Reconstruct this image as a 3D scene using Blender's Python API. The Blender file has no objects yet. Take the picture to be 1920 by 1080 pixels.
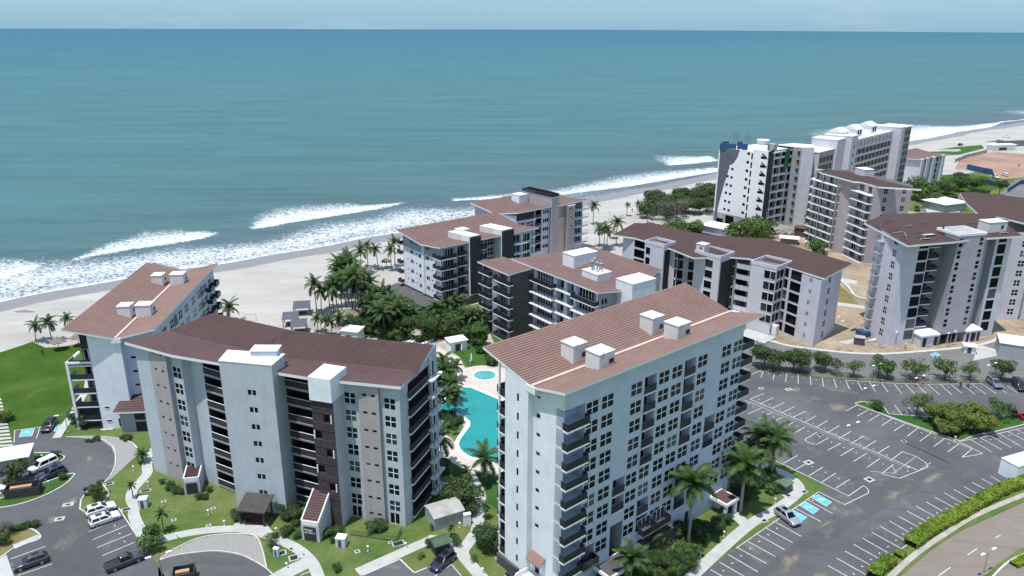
import bpy, bmesh, math, random
from mathutils import Vector, Matrix
R = math.radians
random.seed(7)
C = bpy.context.scene.collection

# ---------------------------------------------------------------- camera model
FPX, HCAM = 1440.0, 76.0                 # focal length in 1920-px units, height of the drone
PITCH, ROLL = math.atan(489/1440), 0.0042
cp, sp, cr, sr = math.cos(PITCH), math.sin(PITCH), math.cos(ROLL), math.sin(ROLL)
def ray(px, py):
    u, v = (px-960)/FPX, -(py-540)/FPX
    a, b = u*cr-v*sr, u*sr+v*cr
    return a, cp+b*sp, -sp+b*cp
def G(px, py, z=0.0):
    """survey helper: where the photograph's line of sight meets height z"""
    d = ray(px, py); t = (z-HCAM)/d[2]
    return (d[0]*t, d[1]*t)
def proj(x, y, z=0.0):
    dz = z-HCAM; f = y*cp-dz*sp; b = (y*sp+dz*cp)/f; a = x/f
    return (960+FPX*(a*cr+b*sr), 540-FPX*(-a*sr+b*cr))

# ---------------------------------------------------------------- objects
def tag(o, label=None, cat=None, group=None, kind=None):
    if label: o['label'] = label
    if cat: o['category'] = cat
    if group: o['group'] = group
    if kind: o['kind'] = kind
    return o
def thing(name, label, cat, loc=(0, 0, 0), rz=0.0, group=None):
    o = bpy.data.objects.new(name, None); C.objects.link(o)
    o.location = loc; o.rotation_euler = (0, 0, rz); o.empty_display_size = .5
    return tag(o, label, cat, group)
def put(name, mesh, parent=None, loc=(0, 0, 0), rz=0.0, sc=None):
    o = bpy.data.objects.new(name, mesh); C.objects.link(o)
    o.location = loc; o.rotation_euler = (0, 0, rz)
    if sc is not None: o.scale = (sc, sc, sc) if not hasattr(sc, '__len__') else sc
    if parent: o.parent = parent
    return o
class MB:
    def __init__(s): s.v=[]; s.f=[]; s.m=[]; s.mats=[]; s.uv={}
    def mi(s, m):
        if m not in s.mats: s.mats.append(m)
        return s.mats.index(m)
    def poly(s, pts, m, uv=None):
        i = len(s.v); s.v += [tuple(p) for p in pts]; s.f.append(tuple(range(i, i+len(pts)))); s.m.append(s.mi(m))
        if uv: s.uv[len(s.f)-1] = uv
        return s
    def hexa(s, p, m, skip=()):
        """8 corners: bottom 0-3 ccw, top 4-7"""
        i = len(s.v); s.v += [tuple(q) for q in p]; k = s.mi(m)
        for n, f in enumerate(((3,2,1,0),(4,5,6,7),(0,1,5,4),(1,2,6,5),(2,3,7,6),(3,0,4,7))):
            if n in skip: continue
            s.f.append(tuple(i+a for a in f)); s.m.append(k)
        return s
    def box(s, x0, x1, y0, y1, z0, z1, m, skip=()):
        return s.hexa([(x0,y0,z0),(x1,y0,z0),(x1,y1,z0),(x0,y1,z0),(x0,y0,z1),(x1,y0,z1),(x1,y1,z1),(x0,y1,z1)], m, skip)
    def obox(s, cx, cy, w, d, z0, z1, m, rz=0.):
        c, n = math.cos(rz), math.sin(rz)
        q = [(cx+c*a-n*b, cy+n*a+c*b) for a, b in ((-w/2,-d/2),(w/2,-d/2),(w/2,d/2),(-w/2,d/2))]
        return s.hexa([(x,y,z0) for x,y in q]+[(x,y,z1) for x,y in q], m)
    def prism(s, pts, z0, z1, m, mtop=None):
        n = len(pts); i = len(s.v); k = s.mi(m); kt = s.mi(mtop or m)
        s.v += [(x,y,z0) for x,y in pts]+[(x,y,z1) for x,y in pts]
        s.f.append(tuple(range(i+n, i+2*n))); s.m.append(kt)
        s.f.append(tuple(range(i+n-1, i-1, -1))); s.m.append(k)
        for a in range(n):
            b = (a+1) % n; s.f.append((i+a, i+b, i+n+b, i+n+a)); s.m.append(k)
        return s
    def tube(s, path, rad, m, n=6, cap=True):
        path = [Vector(p) for p in path]; k = s.mi(m); rings = []
        if not hasattr(rad, '__len__'): rad = [rad]*len(path)
        for j, p in enumerate(path):
            d = (path[min(j+1, len(path)-1)]-path[max(j-1, 0)]).normalized()
            a = d.cross(Vector((0, 0, 1)))
            if a.length < 1e-3: a = Vector((1, 0, 0))
            a.normalize(); b = d.cross(a); i = len(s.v)
            for q in range(n):
                t = 2*math.pi*q/n; w = p+(a*math.cos(t)+b*math.sin(t))*rad[j]; s.v.append(tuple(w))
            rings.append(i)
        for j in range(len(rings)-1):
            for q in range(n):
                r = (q+1) % n; s.f.append((rings[j]+q, rings[j]+r, rings[j+1]+r, rings[j+1]+q)); s.m.append(k)
        if cap:
            s.f.append(tuple(rings[0]+q for q in range(n-1, -1, -1))); s.m.append(k)
            s.f.append(tuple(rings[-1]+q for q in range(n))); s.m.append(k)
        return s
    def lathe(s, prof, m, n=12, c=(0, 0), jit=0.0):
        k = s.mi(m); rings = []
        for r, z in prof:
            i = len(s.v); rings.append(i)
            for q in range(n):
                t = 2*math.pi*q/n; rr = r*(1+random.uniform(-jit, jit)); s.v.append((c[0]+rr*math.cos(t), c[1]+rr*math.sin(t), z+(random.uniform(-jit, jit)*.6 if jit else 0)))
        for j in range(len(rings)-1):
            for q in range(n):
                r = (q+1) % n; s.f.append((rings[j]+q, rings[j]+r, rings[j+1]+r, rings[j+1]+q)); s.m.append(k)
        s.f.append(tuple(rings[0]+q for q in range(n-1, -1, -1))); s.m.append(k)
        s.f.append(tuple(rings[-1]+q for q in range(n))); s.m.append(k)
        return s
    def mesh(s, name, smooth=False):
        me = bpy.data.meshes.new(name); me.from_pydata(s.v, [], s.f)
        for m in s.mats: me.materials.append(m)
        me.polygons.foreach_set('material_index', s.m)
        if s.uv:
            L = me.uv_layers.new(name='UVMap')
            for fi, uv in s.uv.items():
                for li, c in zip(me.polygons[fi].loop_indices, uv): L.data[li].uv = c
        if smooth: me.polygons.foreach_set('use_smooth', [True]*len(me.polygons))
        me.update(); return me
    def build(s, name, parent=None, loc=(0, 0, 0), rz=0.0, smooth=False):
        return put(name, s.mesh(name, smooth), parent, loc, rz)

# ---------------------------------------------------------------- materials
def nodes(name):
    m = bpy.data.materials.new(name); m.use_nodes = True
    nt = m.node_tree; return m, nt, nt.nodes['Principled BSDF']
def N(nt, t, **kw):
    n = nt.nodes.new(t)
    for k, v in kw.items():
        if k.startswith('i_'): n.inputs[k[2:].replace('_', ' ')].default_value = v
        else: setattr(n, k, v)
    return n
def ramp(nt, src, stops):
    r = N(nt, 'ShaderNodeValToRGB'); e = r.color_ramp.elements
    while len(e) < len(stops): e.new(.5)
    for q, (p, c) in zip(e, stops): q.position = p; q.color = (*c, 1) if len(c) == 3 else c
    nt.links.new(src, r.inputs[0]); return r.outputs[0]
def noise(nt, scale, detail=4, rough=.55, vec=None, dist=0.):
    n = N(nt, 'ShaderNodeTexNoise'); n.inputs['Scale'].default_value = scale; n.inputs['Detail'].default_value = detail
    n.inputs['Roughness'].default_value = rough; n.inputs['Distortion'].default_value = dist
    if vec is not None: nt.links.new(vec, n.inputs['Vector'])
    return n.outputs[0]
def pos(nt): return N(nt, 'ShaderNodeNewGeometry').outputs['Position']
def objc(nt): return N(nt, 'ShaderNodeTexCoord').outputs['Object']
def scaled(nt, vec, s, rot=(0, 0, 0)):
    m = N(nt, 'ShaderNodeMapping'); m.inputs['Scale'].default_value = s; m.inputs['Rotation'].default_value = rot
    nt.links.new(vec, m.inputs['Vector']); return m.outputs[0]
def mixc(nt, fac, a, b, mode='MIX'):
    m = N(nt, 'ShaderNodeMix', data_type='RGBA', blend_type=mode)
    for s, v in ((0, fac), (6, a), (7, b)):
        if isinstance(v, (int, float)): m.inputs[s].default_value = v
        elif isinstance(v, tuple): m.inputs[s].default_value = (*v, 1) if len(v) == 3 else v
        else: nt.links.new(v, m.inputs[s])
    return m.outputs[2]
def math_(nt, op, a, b=None, clamp=False):
    m = N(nt, 'ShaderNodeMath', operation=op, use_clamp=clamp)
    for s, v in ((0, a), (1, b)):
        if v is None: continue
        if isinstance(v, (int, float)): m.inputs[s].default_value = v
        else: nt.links.new(v, m.inputs[s])
    return m.outputs[0]
def bump(nt, b, h, strength=.3, dist=.05):
    n = N(nt, 'ShaderNodeBump'); n.inputs['Strength'].default_value = strength; n.inputs['Distance'].default_value = dist
    nt.links.new(h, n.inputs['Height']); nt.links.new(n.outputs[0], b.inputs['Normal'])
def mat(name, c, rough=.7, var=.12, sc=.6, metal=0., bmp=0., bsc=6., spec=.5, fine=None):
    m, nt, b = nodes(name)
    p = pos(nt)
    f = noise(nt, sc, 5, .6, p)
    lo = tuple(x*(1-var*1.6) for x in c); hi = tuple(min(1, x*(1+var*1.1)) for x in c)
    col = ramp(nt, f, [(.3, lo), (.7, hi)])
    if fine:
        g = noise(nt, fine, 3, .6, p); col = mixc(nt, .5, col, ramp(nt, g, [(.3, (.35,)*3), (.7, (.65,)*3)]), 'OVERLAY')
    nt.links.new(col, b.inputs['Base Color'])
    b.inputs['Roughness'].default_value = rough; b.inputs['Metallic'].default_value = metal
    b.inputs['Specular IOR Level'].default_value = spec
    if bmp: bump(nt, b, noise(nt, bsc, 4, .6, p), bmp)
    return m
def wallmat(name, c, var=.065, streak=.17):
    """painted stucco: faint blotches and thin vertical rain streaks"""
    m, nt, b = nodes(name); p = pos(nt)
    col = ramp(nt, noise(nt, .35, 5, .65, p), [(.3, tuple(x*(1-var*1.5) for x in c)), (.7, tuple(min(1, x*(1+var)) for x in c))])
    st = noise(nt, 1., 3, .6, scaled(nt, p, (2.2, 2.2, .07)))
    col = mixc(nt, ramp(nt, st, [(.55, (0,)*3), (.8, (streak*2.2,)*3)]), col, tuple(x*.6 for x in c))
    nt.links.new(col, b.inputs['Base Color']); b.inputs['Roughness'].default_value = .85
    b.inputs['Specular IOR Level'].default_value = .25
    bump(nt, b, noise(nt, 9, 3, .6, p), .12)
    return m
M = {}
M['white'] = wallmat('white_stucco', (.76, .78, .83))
M['lav'] = wallmat('lavender_white_stucco', (.585, .57, .625))
M['pale'] = wallmat('pale_grey_and_shade_stucco', (.53, .565, .675))
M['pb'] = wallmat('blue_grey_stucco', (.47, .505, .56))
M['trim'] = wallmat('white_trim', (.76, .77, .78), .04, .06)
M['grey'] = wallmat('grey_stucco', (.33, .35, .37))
M['midgrey'] = wallmat('mid_grey_and_shade_stucco', (.24, .255, .27))
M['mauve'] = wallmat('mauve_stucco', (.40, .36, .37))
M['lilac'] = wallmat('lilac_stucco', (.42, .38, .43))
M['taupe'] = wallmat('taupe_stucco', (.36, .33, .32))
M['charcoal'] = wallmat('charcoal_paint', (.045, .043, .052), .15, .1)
M['concrete'] = mat('raw_concrete', (.36, .35, .34), .9, .15, .5, bmp=.15)
M['cementdark'] = mat('dark_concrete_and_shade', (.17, .165, .165), .9, .18, .4, bmp=.1)
M['plinth'] = mat('plinth_and_shade_paint', (.078, .073, .080), .8, .15)
M['roofflat'] = mat('white_roof_coating', (.66, .67, .68), .7, .05, .8)
M['boxw'] = wallmat('roof_box_paint', (.66, .64, .63), .05, .12)
def glass(name, c, rough=.08):
    m, nt, b = nodes(name)
    oi = N(nt, 'ShaderNodeObjectInfo').outputs['Random']
    col = ramp(nt, oi, [(.0, tuple(x*.6 for x in c)), (.6, c), (.7, tuple(x*1.5+.008 for x in c)), (.84, tuple(x*2+.02 for x in c)), (.9, (.055, .055, .058)), (1., (.13, .13, .125))])
    nt.links.new(col, b.inputs['Base Color']); b.inputs['Roughness'].default_value = rough
    b.inputs['Specular IOR Level'].default_value = .12
    return m
M['glass'] = glass('window_glass', (.010, .014, .022))
M['tint'] = glass('tinted_glass', (.007, .008, .014), .2)
M['rail'] = mat('dark_railing', (.019, .022, .038), .35, .12, 1.5)
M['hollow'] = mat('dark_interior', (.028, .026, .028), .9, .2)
M['black'] = mat('black_metal', (.02, .02, .022), .45, .1)
M['steel'] = mat('galvanised_steel', (.42, .43, .44), .4, .1, 2, metal=.7)
M['bluecover'] = mat('blue_net', (.02, .075, .19), .8, .35, 1.2)
M['greennet'] = mat('green_net', (.015, .12, .045), .85, .3, .8)
def tiles(name, c):
    m, nt, b = nodes(name); p = pos(nt)
    uv = N(nt, 'ShaderNodeUVMap'); sx = N(nt, 'ShaderNodeSeparateXYZ'); nt.links.new(uv.outputs[0], sx.inputs[0])
    patch = ramp(nt, noise(nt, .22, 5, .65, p), [(.28, tuple(x*.88 for x in c)), (.72, tuple(x*1.08 for x in c))])
    fr = math_(nt, 'FRACT', math_(nt, 'DIVIDE', sx.outputs[0], .33))
    alt = N(nt, 'ShaderNodeTexWhiteNoise', noise_dimensions='2D')
    cm = N(nt, 'ShaderNodeCombineXYZ'); nt.links.new(math_(nt, 'FLOOR', math_(nt, 'DIVIDE', sx.outputs[0], .99)), cm.inputs[0]); nt.links.new(math_(nt, 'FLOOR', math_(nt, 'DIVIDE', sx.outputs[1], .48)), cm.inputs[1])
    nt.links.new(cm.outputs[0], alt.inputs['Vector'])
    col = mixc(nt, .55, patch, ramp(nt, alt.outputs[0], [(0, (.45,)*3), (1, (.55,)*3)]), 'OVERLAY')
    col = mixc(nt, ramp(nt, noise(nt, .9, 4, .7, scaled(nt, p, (1, 1, .4))), [(.58, (0,)*3), (.85, (.22,)*3)]), col, tuple(x*.55 for x in c))
    nt.links.new(col, b.inputs['Base Color']); b.inputs['Roughness'].default_value = .78; b.inputs['Specular IOR Level'].default_value = .3
    bump(nt, b, fr, .25, .03)
    return m
M['tile'] = tiles('clay_roof_tile', (.205, .128, .107))
M['tileb'] = tiles('brown_roof_tile', (.092, .054, .053))
M['shingle'] = tiles('brown_shingle', (.064, .037, .033))
M['shinglep'] = tiles('terracotta_shingle', (.160, .098, .088))
M['gutter'] = mat('pink_gutter', (.56, .40, .34), .7, .1)
# ================================================================ THE SETTING
CO = Vector((-147.9, 208.5)); CT = Vector((math.cos(R(38.2)), math.sin(R(38.2)))); CN = Vector((-CT.y, CT.x))
def ts(x, y):
    d = Vector((x, y))-CO; return d.dot(CT), d.dot(CN)
def xy(t, s):
    p = CO+CT*t+CN*s; return p.x, p.y
def inpoly(x, y, P):
    c = False; j = len(P)-1
    for i in range(len(P)):
        if (P[i][1] > y) != (P[j][1] > y) and x < (P[j][0]-P[i][0])*(y-P[i][1])/(P[j][1]-P[i][1])+P[i][0]: c = not c
        j = i
    return c
def edged(x, y, P):
    b = 1e9; j = len(P)-1
    for i in range(len(P)):
        ax, ay = P[j]; bx, by = P[i]; dx, dy = bx-ax, by-ay; L = dx*dx+dy*dy or 1e-9
        q = max(0, min(1, ((x-ax)*dx+(y-ay)*dy)/L)); b = min(b, math.hypot(ax+q*dx-x, ay+q*dy-y)); j = i
    return b
def crossing(t, P):
    c = [P[i-1][1]+(P[i][1]-P[i-1][1])*(t-P[i-1][0])/(P[i][0]-P[i-1][0]) for i in range(len(P)) if (P[i][0] > t) != (P[i-1][0] > t)]
    return (min(c), max(c)) if c else (0, 1)
FOAM = [[(130,485),(165,468),(200,452),(240,440),(270,430),(330,428),(413,434),(380,446),(320,456),(250,466),(190,476),(145,486)],
 [(468,420),(480,400),(520,385),(560,382),(640,378),(690,381),(765,378),(735,386),(680,395),(600,408),(540,416),(500,425),(470,427)],
 [(-80,505),(0,480),(40,482),(85,492),(60,505),(0,524),(-80,550)],
 [(962,360),(1040,353),(1100,339),(1160,326),(1240,318),(1340,311),(1350,320),(1270,333),(1180,348),(1110,357),(1040,366),(985,368),(850,376),(840,371)],
 [(1222,289),(1330,291),(1350,300),(1300,306),(1250,309),(1225,298)],
 [(1510,250),(1530,241),(1600,237),(1690,232),(1780,235),(1880,229),(1860,237),(1800,247),(1740,259),(1700,266),(1560,266)],
 [(1880,206),(1920,202),(2000,200),(2000,216),(1900,214)]]
FOAMW = [[ts(*G(*p)) for p in P] for P in FOAM]
FOAMB = [(min(p[0] for p in P)-8, max(p[0] for p in P)+8, min(p[1] for p in P)-8, max(p[1] for p in P)+8) for P in FOAMW]
def shore(t):            # where the last of the wash stops, in metres seaward of the straight coast line
    return 2.2*math.sin(t*.021+.6)+1.3*math.sin(t*.06)+.7*math.sin(t*.17)+(4 if t > 200 else 0)*min(1, (t-200)/60 if t > 200 else 0)
def frange(a, b, d):
    r = []
    while a < b-1e-6: r.append(a); a += d
    return r
def sea():
    T = [-20000, -8000, -3000, -1200, -500, -220]+frange(-120, 330, 1.7)+frange(330, 760, 3.4)+[770, 850, 1000, 1400, 2500, 5000, 10000, 22000]
    S = frange(-14, 66, 1.3)+frange(66, 150, 4)+[160, 180, 210, 250, 300, 400, 600, 1000, 1800, 3500, 7000, 13000, 22000]
    v, fo = [], []
    for t in T:
        sh = shore(t)
        for s in S:
            x, y = xy(t, s); f = 0.
            for P, B in zip(FOAMW, FOAMB):
                if B[0] < t < B[1] and B[2] < s < B[3]:
                    e = edged(t, s, P)
                    if inpoly(t, s, P):
                        lo, hi = crossing(t, P); q_ = (s-lo)/max(.5, hi-lo)
                        f = max(f, min(1., .62+e/3.)*(.84-.42*q_**1.3))
                    else: f = max(f, max(0, .42-e/9.) if s > 20 else 0)
            d = s-sh
            if t < 330:
                w = 46+9*math.sin(t*.045+1)+5*math.sin(t*.13)
                lace = .70*max(0, 1-(abs(d-w*.30)/(w*.66))**1.6)
                if d < 5: lace = max(lace, .66)
                if d < 1.6: lace = .86
                if t > 150: lace *= max(.45, 1-(t-150)/260)
            else:
                lace = .42*max(0, 1-d/16) if d > 0 else .5
                if abs(d-12-2*math.sin(t*.03)) < 1.8: lace = .74
            f = max(f, lace if d > 0 else .8)
            z = -.42
            if 1 < d < 70:
                z += .10*math.sin(d*.55+1.2*math.sin(t*.03))*min(1, d/20)
            if f > .6 and d > 12: z += .5*(f-.5)
            if 30 < d < 62: z += .42*max(0, 1-abs(d-44-5*math.sin(t*.016))/4.)
            v.append((x, y, z)); fo.append(f)
    n = len(S); F = [(i*n+j, i*n+j+1, (i+1)*n+j+1, (i+1)*n+j) for i in range(len(T)-1) for j in range(n-1)]
    F = [tuple(reversed(f)) for f in F]
    me = bpy.data.meshes.new('sea'); me.from_pydata(v, [], F)
    a = me.attributes.new('foam', 'FLOAT', 'POINT'); a.data.foreach_set('value', fo)
    me.polygons.foreach_set('use_smooth', [True]*len(F)); me.update()
    m, nt, b = nodes('sea_water'); p = pos(nt)
    dot = N(nt, 'ShaderNodeVectorMath', operation='DOT_PRODUCT'); dot.inputs[1].default_value = (CN.x, CN.y, 0); nt.links.new(p, dot.inputs[0])
    s_ = math_(nt, 'SUBTRACT', dot.outputs['Value'], CO.dot(CN))
    q = math_(nt, 'LOGARITHM', math_(nt, 'MAXIMUM', s_, 1.), 10.)      # 0 .. 4.3
    q = math_(nt, 'ADD', q, math_(nt, 'MULTIPLY', math_(nt, 'SUBTRACT', noise(nt, .0035, 3, .5, scaled(nt, p, (.35, 1.3, 1), (0, 0, R(-38)))), .5), .5))
    base = ramp(nt, math_(nt, 'DIVIDE', q, 4.4), [(.0, (.155, .17, .19)), (.30, (.072, .105, .128)), (.40, (.054, .120, .125)), (.54, (.042, .132, .140)), (.68, (.033, .132, .155)), (.80, (.018, .112, .160)), (.95, (.010, .098, .162))])
    swell = noise(nt, .022, 5, .65, scaled(nt, p, (.34, 1.9, 1), (0, 0, R(-16))))
    base = mixc(nt, .75, base, ramp(nt, swell, [(.28, (.36,)*3), (.72, (.62,)*3)]), 'OVERLAY')
    lane = noise(nt, .0016, 4, .6, scaled(nt, p, (.5, 2.5, 1), (0, 0, R(-20))))
    base = mixc(nt, .30, base, ramp(nt, lane, [(.35, (.42,)*3), (.65, (.58,)*3)]), 'OVERLAY')
    at = N(nt, 'ShaderNodeAttribute', attribute_name='foam').outputs['Fac']
    n1 = noise(nt, .75, 7, .68, scaled(nt, p, (.8, 1.25, 1), (0, 0, R(-38))), .9)
    vo = N(nt, 'ShaderNodeTexVoronoi', feature='DISTANCE_TO_EDGE'); vo.inputs['Scale'].default_value = .6
    wv = N(nt, 'ShaderNodeVectorMath', operation='ADD'); wn = N(nt, 'ShaderNodeTexNoise'); wn.inputs['Scale'].default_value = .5; wn.inputs['Detail'].default_value = 4
    sc_ = N(nt, 'ShaderNodeVectorMath', operation='SCALE'); sc_.inputs['Scale'].default_value = 3.2
    nt.links.new(p, wn.inputs['Vector']); nt.links.new(wn.outputs['Color'], sc_.inputs[0]); nt.links.new(p, wv.inputs[0]); nt.links.new(sc_.outputs[0], wv.inputs[1]); nt.links.new(wv.outputs[0], vo.inputs['Vector'])
    lacy = math_(nt, 'SUBTRACT', .30, math_(nt, 'MULTIPLY', vo.outputs[0], .9))
    h = math_(nt, 'ADD', math_(nt, 'ADD', math_(nt, 'SUBTRACT', math_(nt, 'MULTIPLY', n1, 1.5), .25), math_(nt, 'MULTIPLY', lacy, .9)), math_(nt, 'MULTIPLY', at, 1.25))
    fm = ramp(nt, h, [(1.08, (0,)*3), (1.36, (1,)*3)]) if False else None
    fac = N(nt, 'ShaderNodeMapRange'); fac.interpolation_type = 'SMOOTHSTEP'
    fac.inputs['From Min'].default_value = 1.16; fac.inputs['From Max'].default_value = 1.74; nt.links.new(h, fac.inputs['Value'])
    gate = N(nt, 'ShaderNodeMapRange'); gate.inputs['From Min'].default_value = .05; gate.inputs['From Max'].default_value = .3; nt.links.new(at, gate.inputs['Value'])
    fac = math_(nt, 'MULTIPLY', fac.outputs[0], gate.outputs[0])
    # thin far-off streaks of foam on the open water
    st = noise(nt, .0011, 2, .4, scaled(nt, p, (.5, 3.5, 1), (0, 0, R(-8))), 1.2)
    stf = math_(nt, 'MULTIPLY', math_(nt, 'MULTIPLY', ramp(nt, st, [(.70, (0,)*3), (.715, (1,)*3), (.73, (0,)*3)]), ramp(nt, noise(nt, .0006, 2, .5, p), [(.55, (0,)*3), (.62, (1,)*3)])), .22)
    fac = math_(nt, 'MAXIMUM', fac, stf)
    ftone = ramp(nt, noise(nt, .8, 6, .7, scaled(nt, p, (.5, 1.5, 1), (0, 0, R(-30))), .8), [(.30, (.40, .47, .51)), (.48, (.64, .69, .72)), (.66, (.80, .82, .83))])
    col = mixc(nt, fac, base, ftone)
    hh = math_(nt, 'ADD', math_(nt, 'MULTIPLY', noise(nt, .16, 5, .6, scaled(nt, p, (.45, 1.5, 1), (0, 0, R(-30)))), 1.), math_(nt, 'MULTIPLY', fac, .5))
    hh = math_(nt, 'ADD', hh, math_(nt, 'MULTIPLY', noise(nt, .035, 3, .5, scaled(nt, p, (.3, 2.2, 1), (0, 0, R(-14)))), 6.))
    bn = N(nt, 'ShaderNodeBump'); bn.inputs['Strength'].default_value = .6; bn.inputs['Distance'].default_value = .9; nt.links.new(hh, bn.inputs['Height'])
    df = N(nt, 'ShaderNodeBsdfDiffuse'); gl = N(nt, 'ShaderNodeBsdfGlossy'); gl.inputs['Roughness'].default_value = .28
    nt.links.new(col, df.inputs['Color']); nt.links.new(bn.outputs[0], df.inputs['Normal']); nt.links.new(bn.outputs[0], gl.inputs['Normal'])
    lw = N(nt, 'ShaderNodeFresnel'); lw.inputs['IOR'].default_value = 1.33; nt.links.new(bn.outputs[0], lw.inputs['Normal'])
    gf = math_(nt, 'MULTIPLY', math_(nt, 'MINIMUM', lw.outputs[0], .35), math_(nt, 'SUBTRACT', .6, math_(nt, 'MULTIPLY', fac, .6)))
    mx = N(nt, 'ShaderNodeMixShader'); nt.links.new(gf, mx.inputs[0]); nt.links.new(df.outputs[0], mx.inputs[1]); nt.links.new(gl.outputs[0], mx.inputs[2]); nt.links.new(mx.outputs[0], nt.nodes['Material Output'].inputs[0])
    me.materials.append(m); tag(put('sea', me), kind='structure')
sea()

def beach():
    T = [-3000, -1000, -500]+frange(-220, 760, 6)+[800, 1000, 1600, 3000, 6000]
    S = [-78, -60, -45, -34]+frange(-30, 26, 2.0)
    v = []; 
    for t in T:
        sh = shore(t)
        for s in S:
            d = s-sh; z = .03 if d < -26 else .03-.42*((d+26)/26)**1.3 if d < 0 else -.39-.03*d
            z += .05*math.sin(t*.11+s*.2)*(1 if -40 < d < -4 else 0)
            if s <= -60: z = .03
            v.append((*xy(t, s), z))
    n = len(S); F = [(i*n+j, (i+1)*n+j, (i+1)*n+j+1, i*n+j+1) for i in range(len(T)-1) for j in range(n-1)]
    me = bpy.data.meshes.new('beach'); me.from_pydata(v, [], F)
    wet = [max(0, min(1, (ts(x, y)[1]-shore(ts(x, y)[0])+11.5)/5.)) for x, y, z in v]
    a = me.attributes.new('wet', 'FLOAT', 'POINT'); a.data.foreach_set('value', wet)
    me.polygons.foreach_set('use_smooth', [True]*len(F)); me.update()
    m, nt, b = nodes('beach_sand'); p = pos(nt)
    dry = ramp(nt, noise(nt, .05, 6, .65, scaled(nt, p, (.6, 2.0, 1), (0, 0, R(-38)))), [(.28, (.295, .278, .256)), (.5, (.365, .346, .322)), (.74, (.425, .408, .384))])
    rip = noise(nt, .9, 4, .6, scaled(nt, p, (.3, 1.6, 1), (0, 0, R(-38))))
    dry = mixc(nt, .35, dry, ramp(nt, rip, [(.3, (.42,)*3), (.7, (.58,)*3)]), 'OVERLAY')
    at = N(nt, 'ShaderNodeAttribute', attribute_name='wet').outputs['Fac']
    f = math_(nt, 'ADD', at, math_(nt, 'MULTIPLY', math_(nt, 'SUBTRACT', noise(nt, .12, 4, .6, p), .5), .5), True)
    fr = ramp(nt, f, [(.35, (0,)*3), (.62, (1,)*3)])
    nt.links.new(mixc(nt, fr, dry, (.205, .195, .19)), b.inputs['Base Color'])
    rg = N(nt, 'ShaderNodeMapRange'); rg.inputs['To Min'].default_value = .9; rg.inputs['To Max'].default_value = .35; nt.links.new(fr, rg.inputs['Value'])
    nt.links.new(rg.outputs[0], b.inputs['Roughness']); bump(nt, b, rip, .3, .08)
    me.materials.append(m); M['sand'] = m; tag(put('beach', me), kind='structure')
beach()

def grassmat(name, stops, sc=.13):
    m, nt, b = nodes(name); p = pos(nt)
    col = ramp(nt, noise(nt, sc, 6, .68, p, .4), stops)
    col = mixc(nt, .5, col, ramp(nt, noise(nt, 1.6, 4, .7, p), [(.3, (.36,)*3), (.7, (.64,)*3)]), 'OVERLAY')
    col = mixc(nt, .35, col, ramp(nt, noise(nt, 11, 3, .7, p), [(.3, (.32,)*3), (.7, (.68,)*3)]), 'OVERLAY')
    nt.links.new(col, b.inputs['Base Color']); b.inputs['Roughness'].default_value = .95; b.inputs['Specular IOR Level'].default_value = .1
    bump(nt, b, noise(nt, 7, 4, .75, p), .8, .12); return m
M['grass'] = grassmat('garden_grass', [(.26, (.045, .088, .022)), (.44, (.082, .136, .036)), (.60, (.130, .160, .056)), (.8, (.20, .175, .095))])
M['lawn'] = grassmat('beach_lawn', [(.26, (.026, .066, .009)), (.48, (.042, .092, .013)), (.66, (.072, .115, .024)), (.82, (.13, .13, .055))], .10)
M['green'] = grassmat('bright_grass', [(.3, (.028, .075, .02)), (.55, (.045, .105, .024)), (.75, (.08, .13, .036))])
M['dry'] = grassmat('dry_grass', [(.3, (.13, .115, .045)), (.55, (.19, .165, .07)), (.75, (.24, .20, .11))])
M['verge'] = grassmat('worn_verge', [(.3, (.07, .085, .05)), (.5, (.12, .125, .085)), (.75, (.17, .165, .13))])
def asphalt(name, c, patch=.16):
    m, nt, b = nodes(name); p = pos(nt)
    col = ramp(nt, noise(nt, .055, 5, .6, p, .6), [(.32, tuple(x*(1-patch) for x in c)), (.68, tuple(x*(1+patch) for x in c))])
    st = ramp(nt, noise(nt, .11, 5, .7, p, 1.5), [(.57, (0,)*3), (.74, (.55,)*3)])
    col = mixc(nt, st, col, (.24, .22, .19))
    col = mixc(nt, .4, col, ramp(nt, noise(nt, 5, 4, .7, p), [(.3, (.40,)*3), (.7, (.60,)*3)]), 'OVERLAY')
    ln = ramp(nt, noise(nt, .4, 3, .5, scaled(nt, p, (.2, 1.6, 1), (0, 0, R(-40))), 1.), [(.56, (0,)*3), (.75, (.5,)*3)])
    col = mixc(nt, ln, col, tuple(x*.6 for x in c))
    nt.links.new(col, b.inputs['Base Color']); b.inputs['Roughness'].default_value = .88; b.inputs['Specular IOR Level'].default_value = .3
    bump(nt, b, noise(nt, 22, 3, .7, p), .25, .02); return m
M['asphalt'] = asphalt('worn_asphalt', (.090, .091, .098), .24)
M['asphaltl'] = asphalt('pale_asphalt', (.150, .150, .150), .12)
M['roadtan'] = asphalt('dusty_road', (.194, .164, .140), .10)
M['path'] = mat('concrete_path', (.40, .41, .395), .85, .09, .5, bmp=.1)
M['kerb'] = mat('kerb_paint', (.47, .47, .45), .8, .12, .9)
M['paint'] = mat('road_paint', (.54, .54, .54), .7, .14, 1.4)
M['bluepaint'] = mat('blue_road_paint', (.10, .42, .52), .7, .12, 1.1)
M['dirt'] = mat('building_site_dirt', (.30, .235, .165), .95, .26, .09, bmp=.6, bsc=1.5, fine=.7)
M['red'] = mat('red_earth', (.31, .195, .145), .95, .16, .05, bmp=.3, bsc=.6, fine=.25)
M['courtsand'] = mat('court_sand', (.36, .33, .29), .95, .2, .25, fine=2.)
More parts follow.
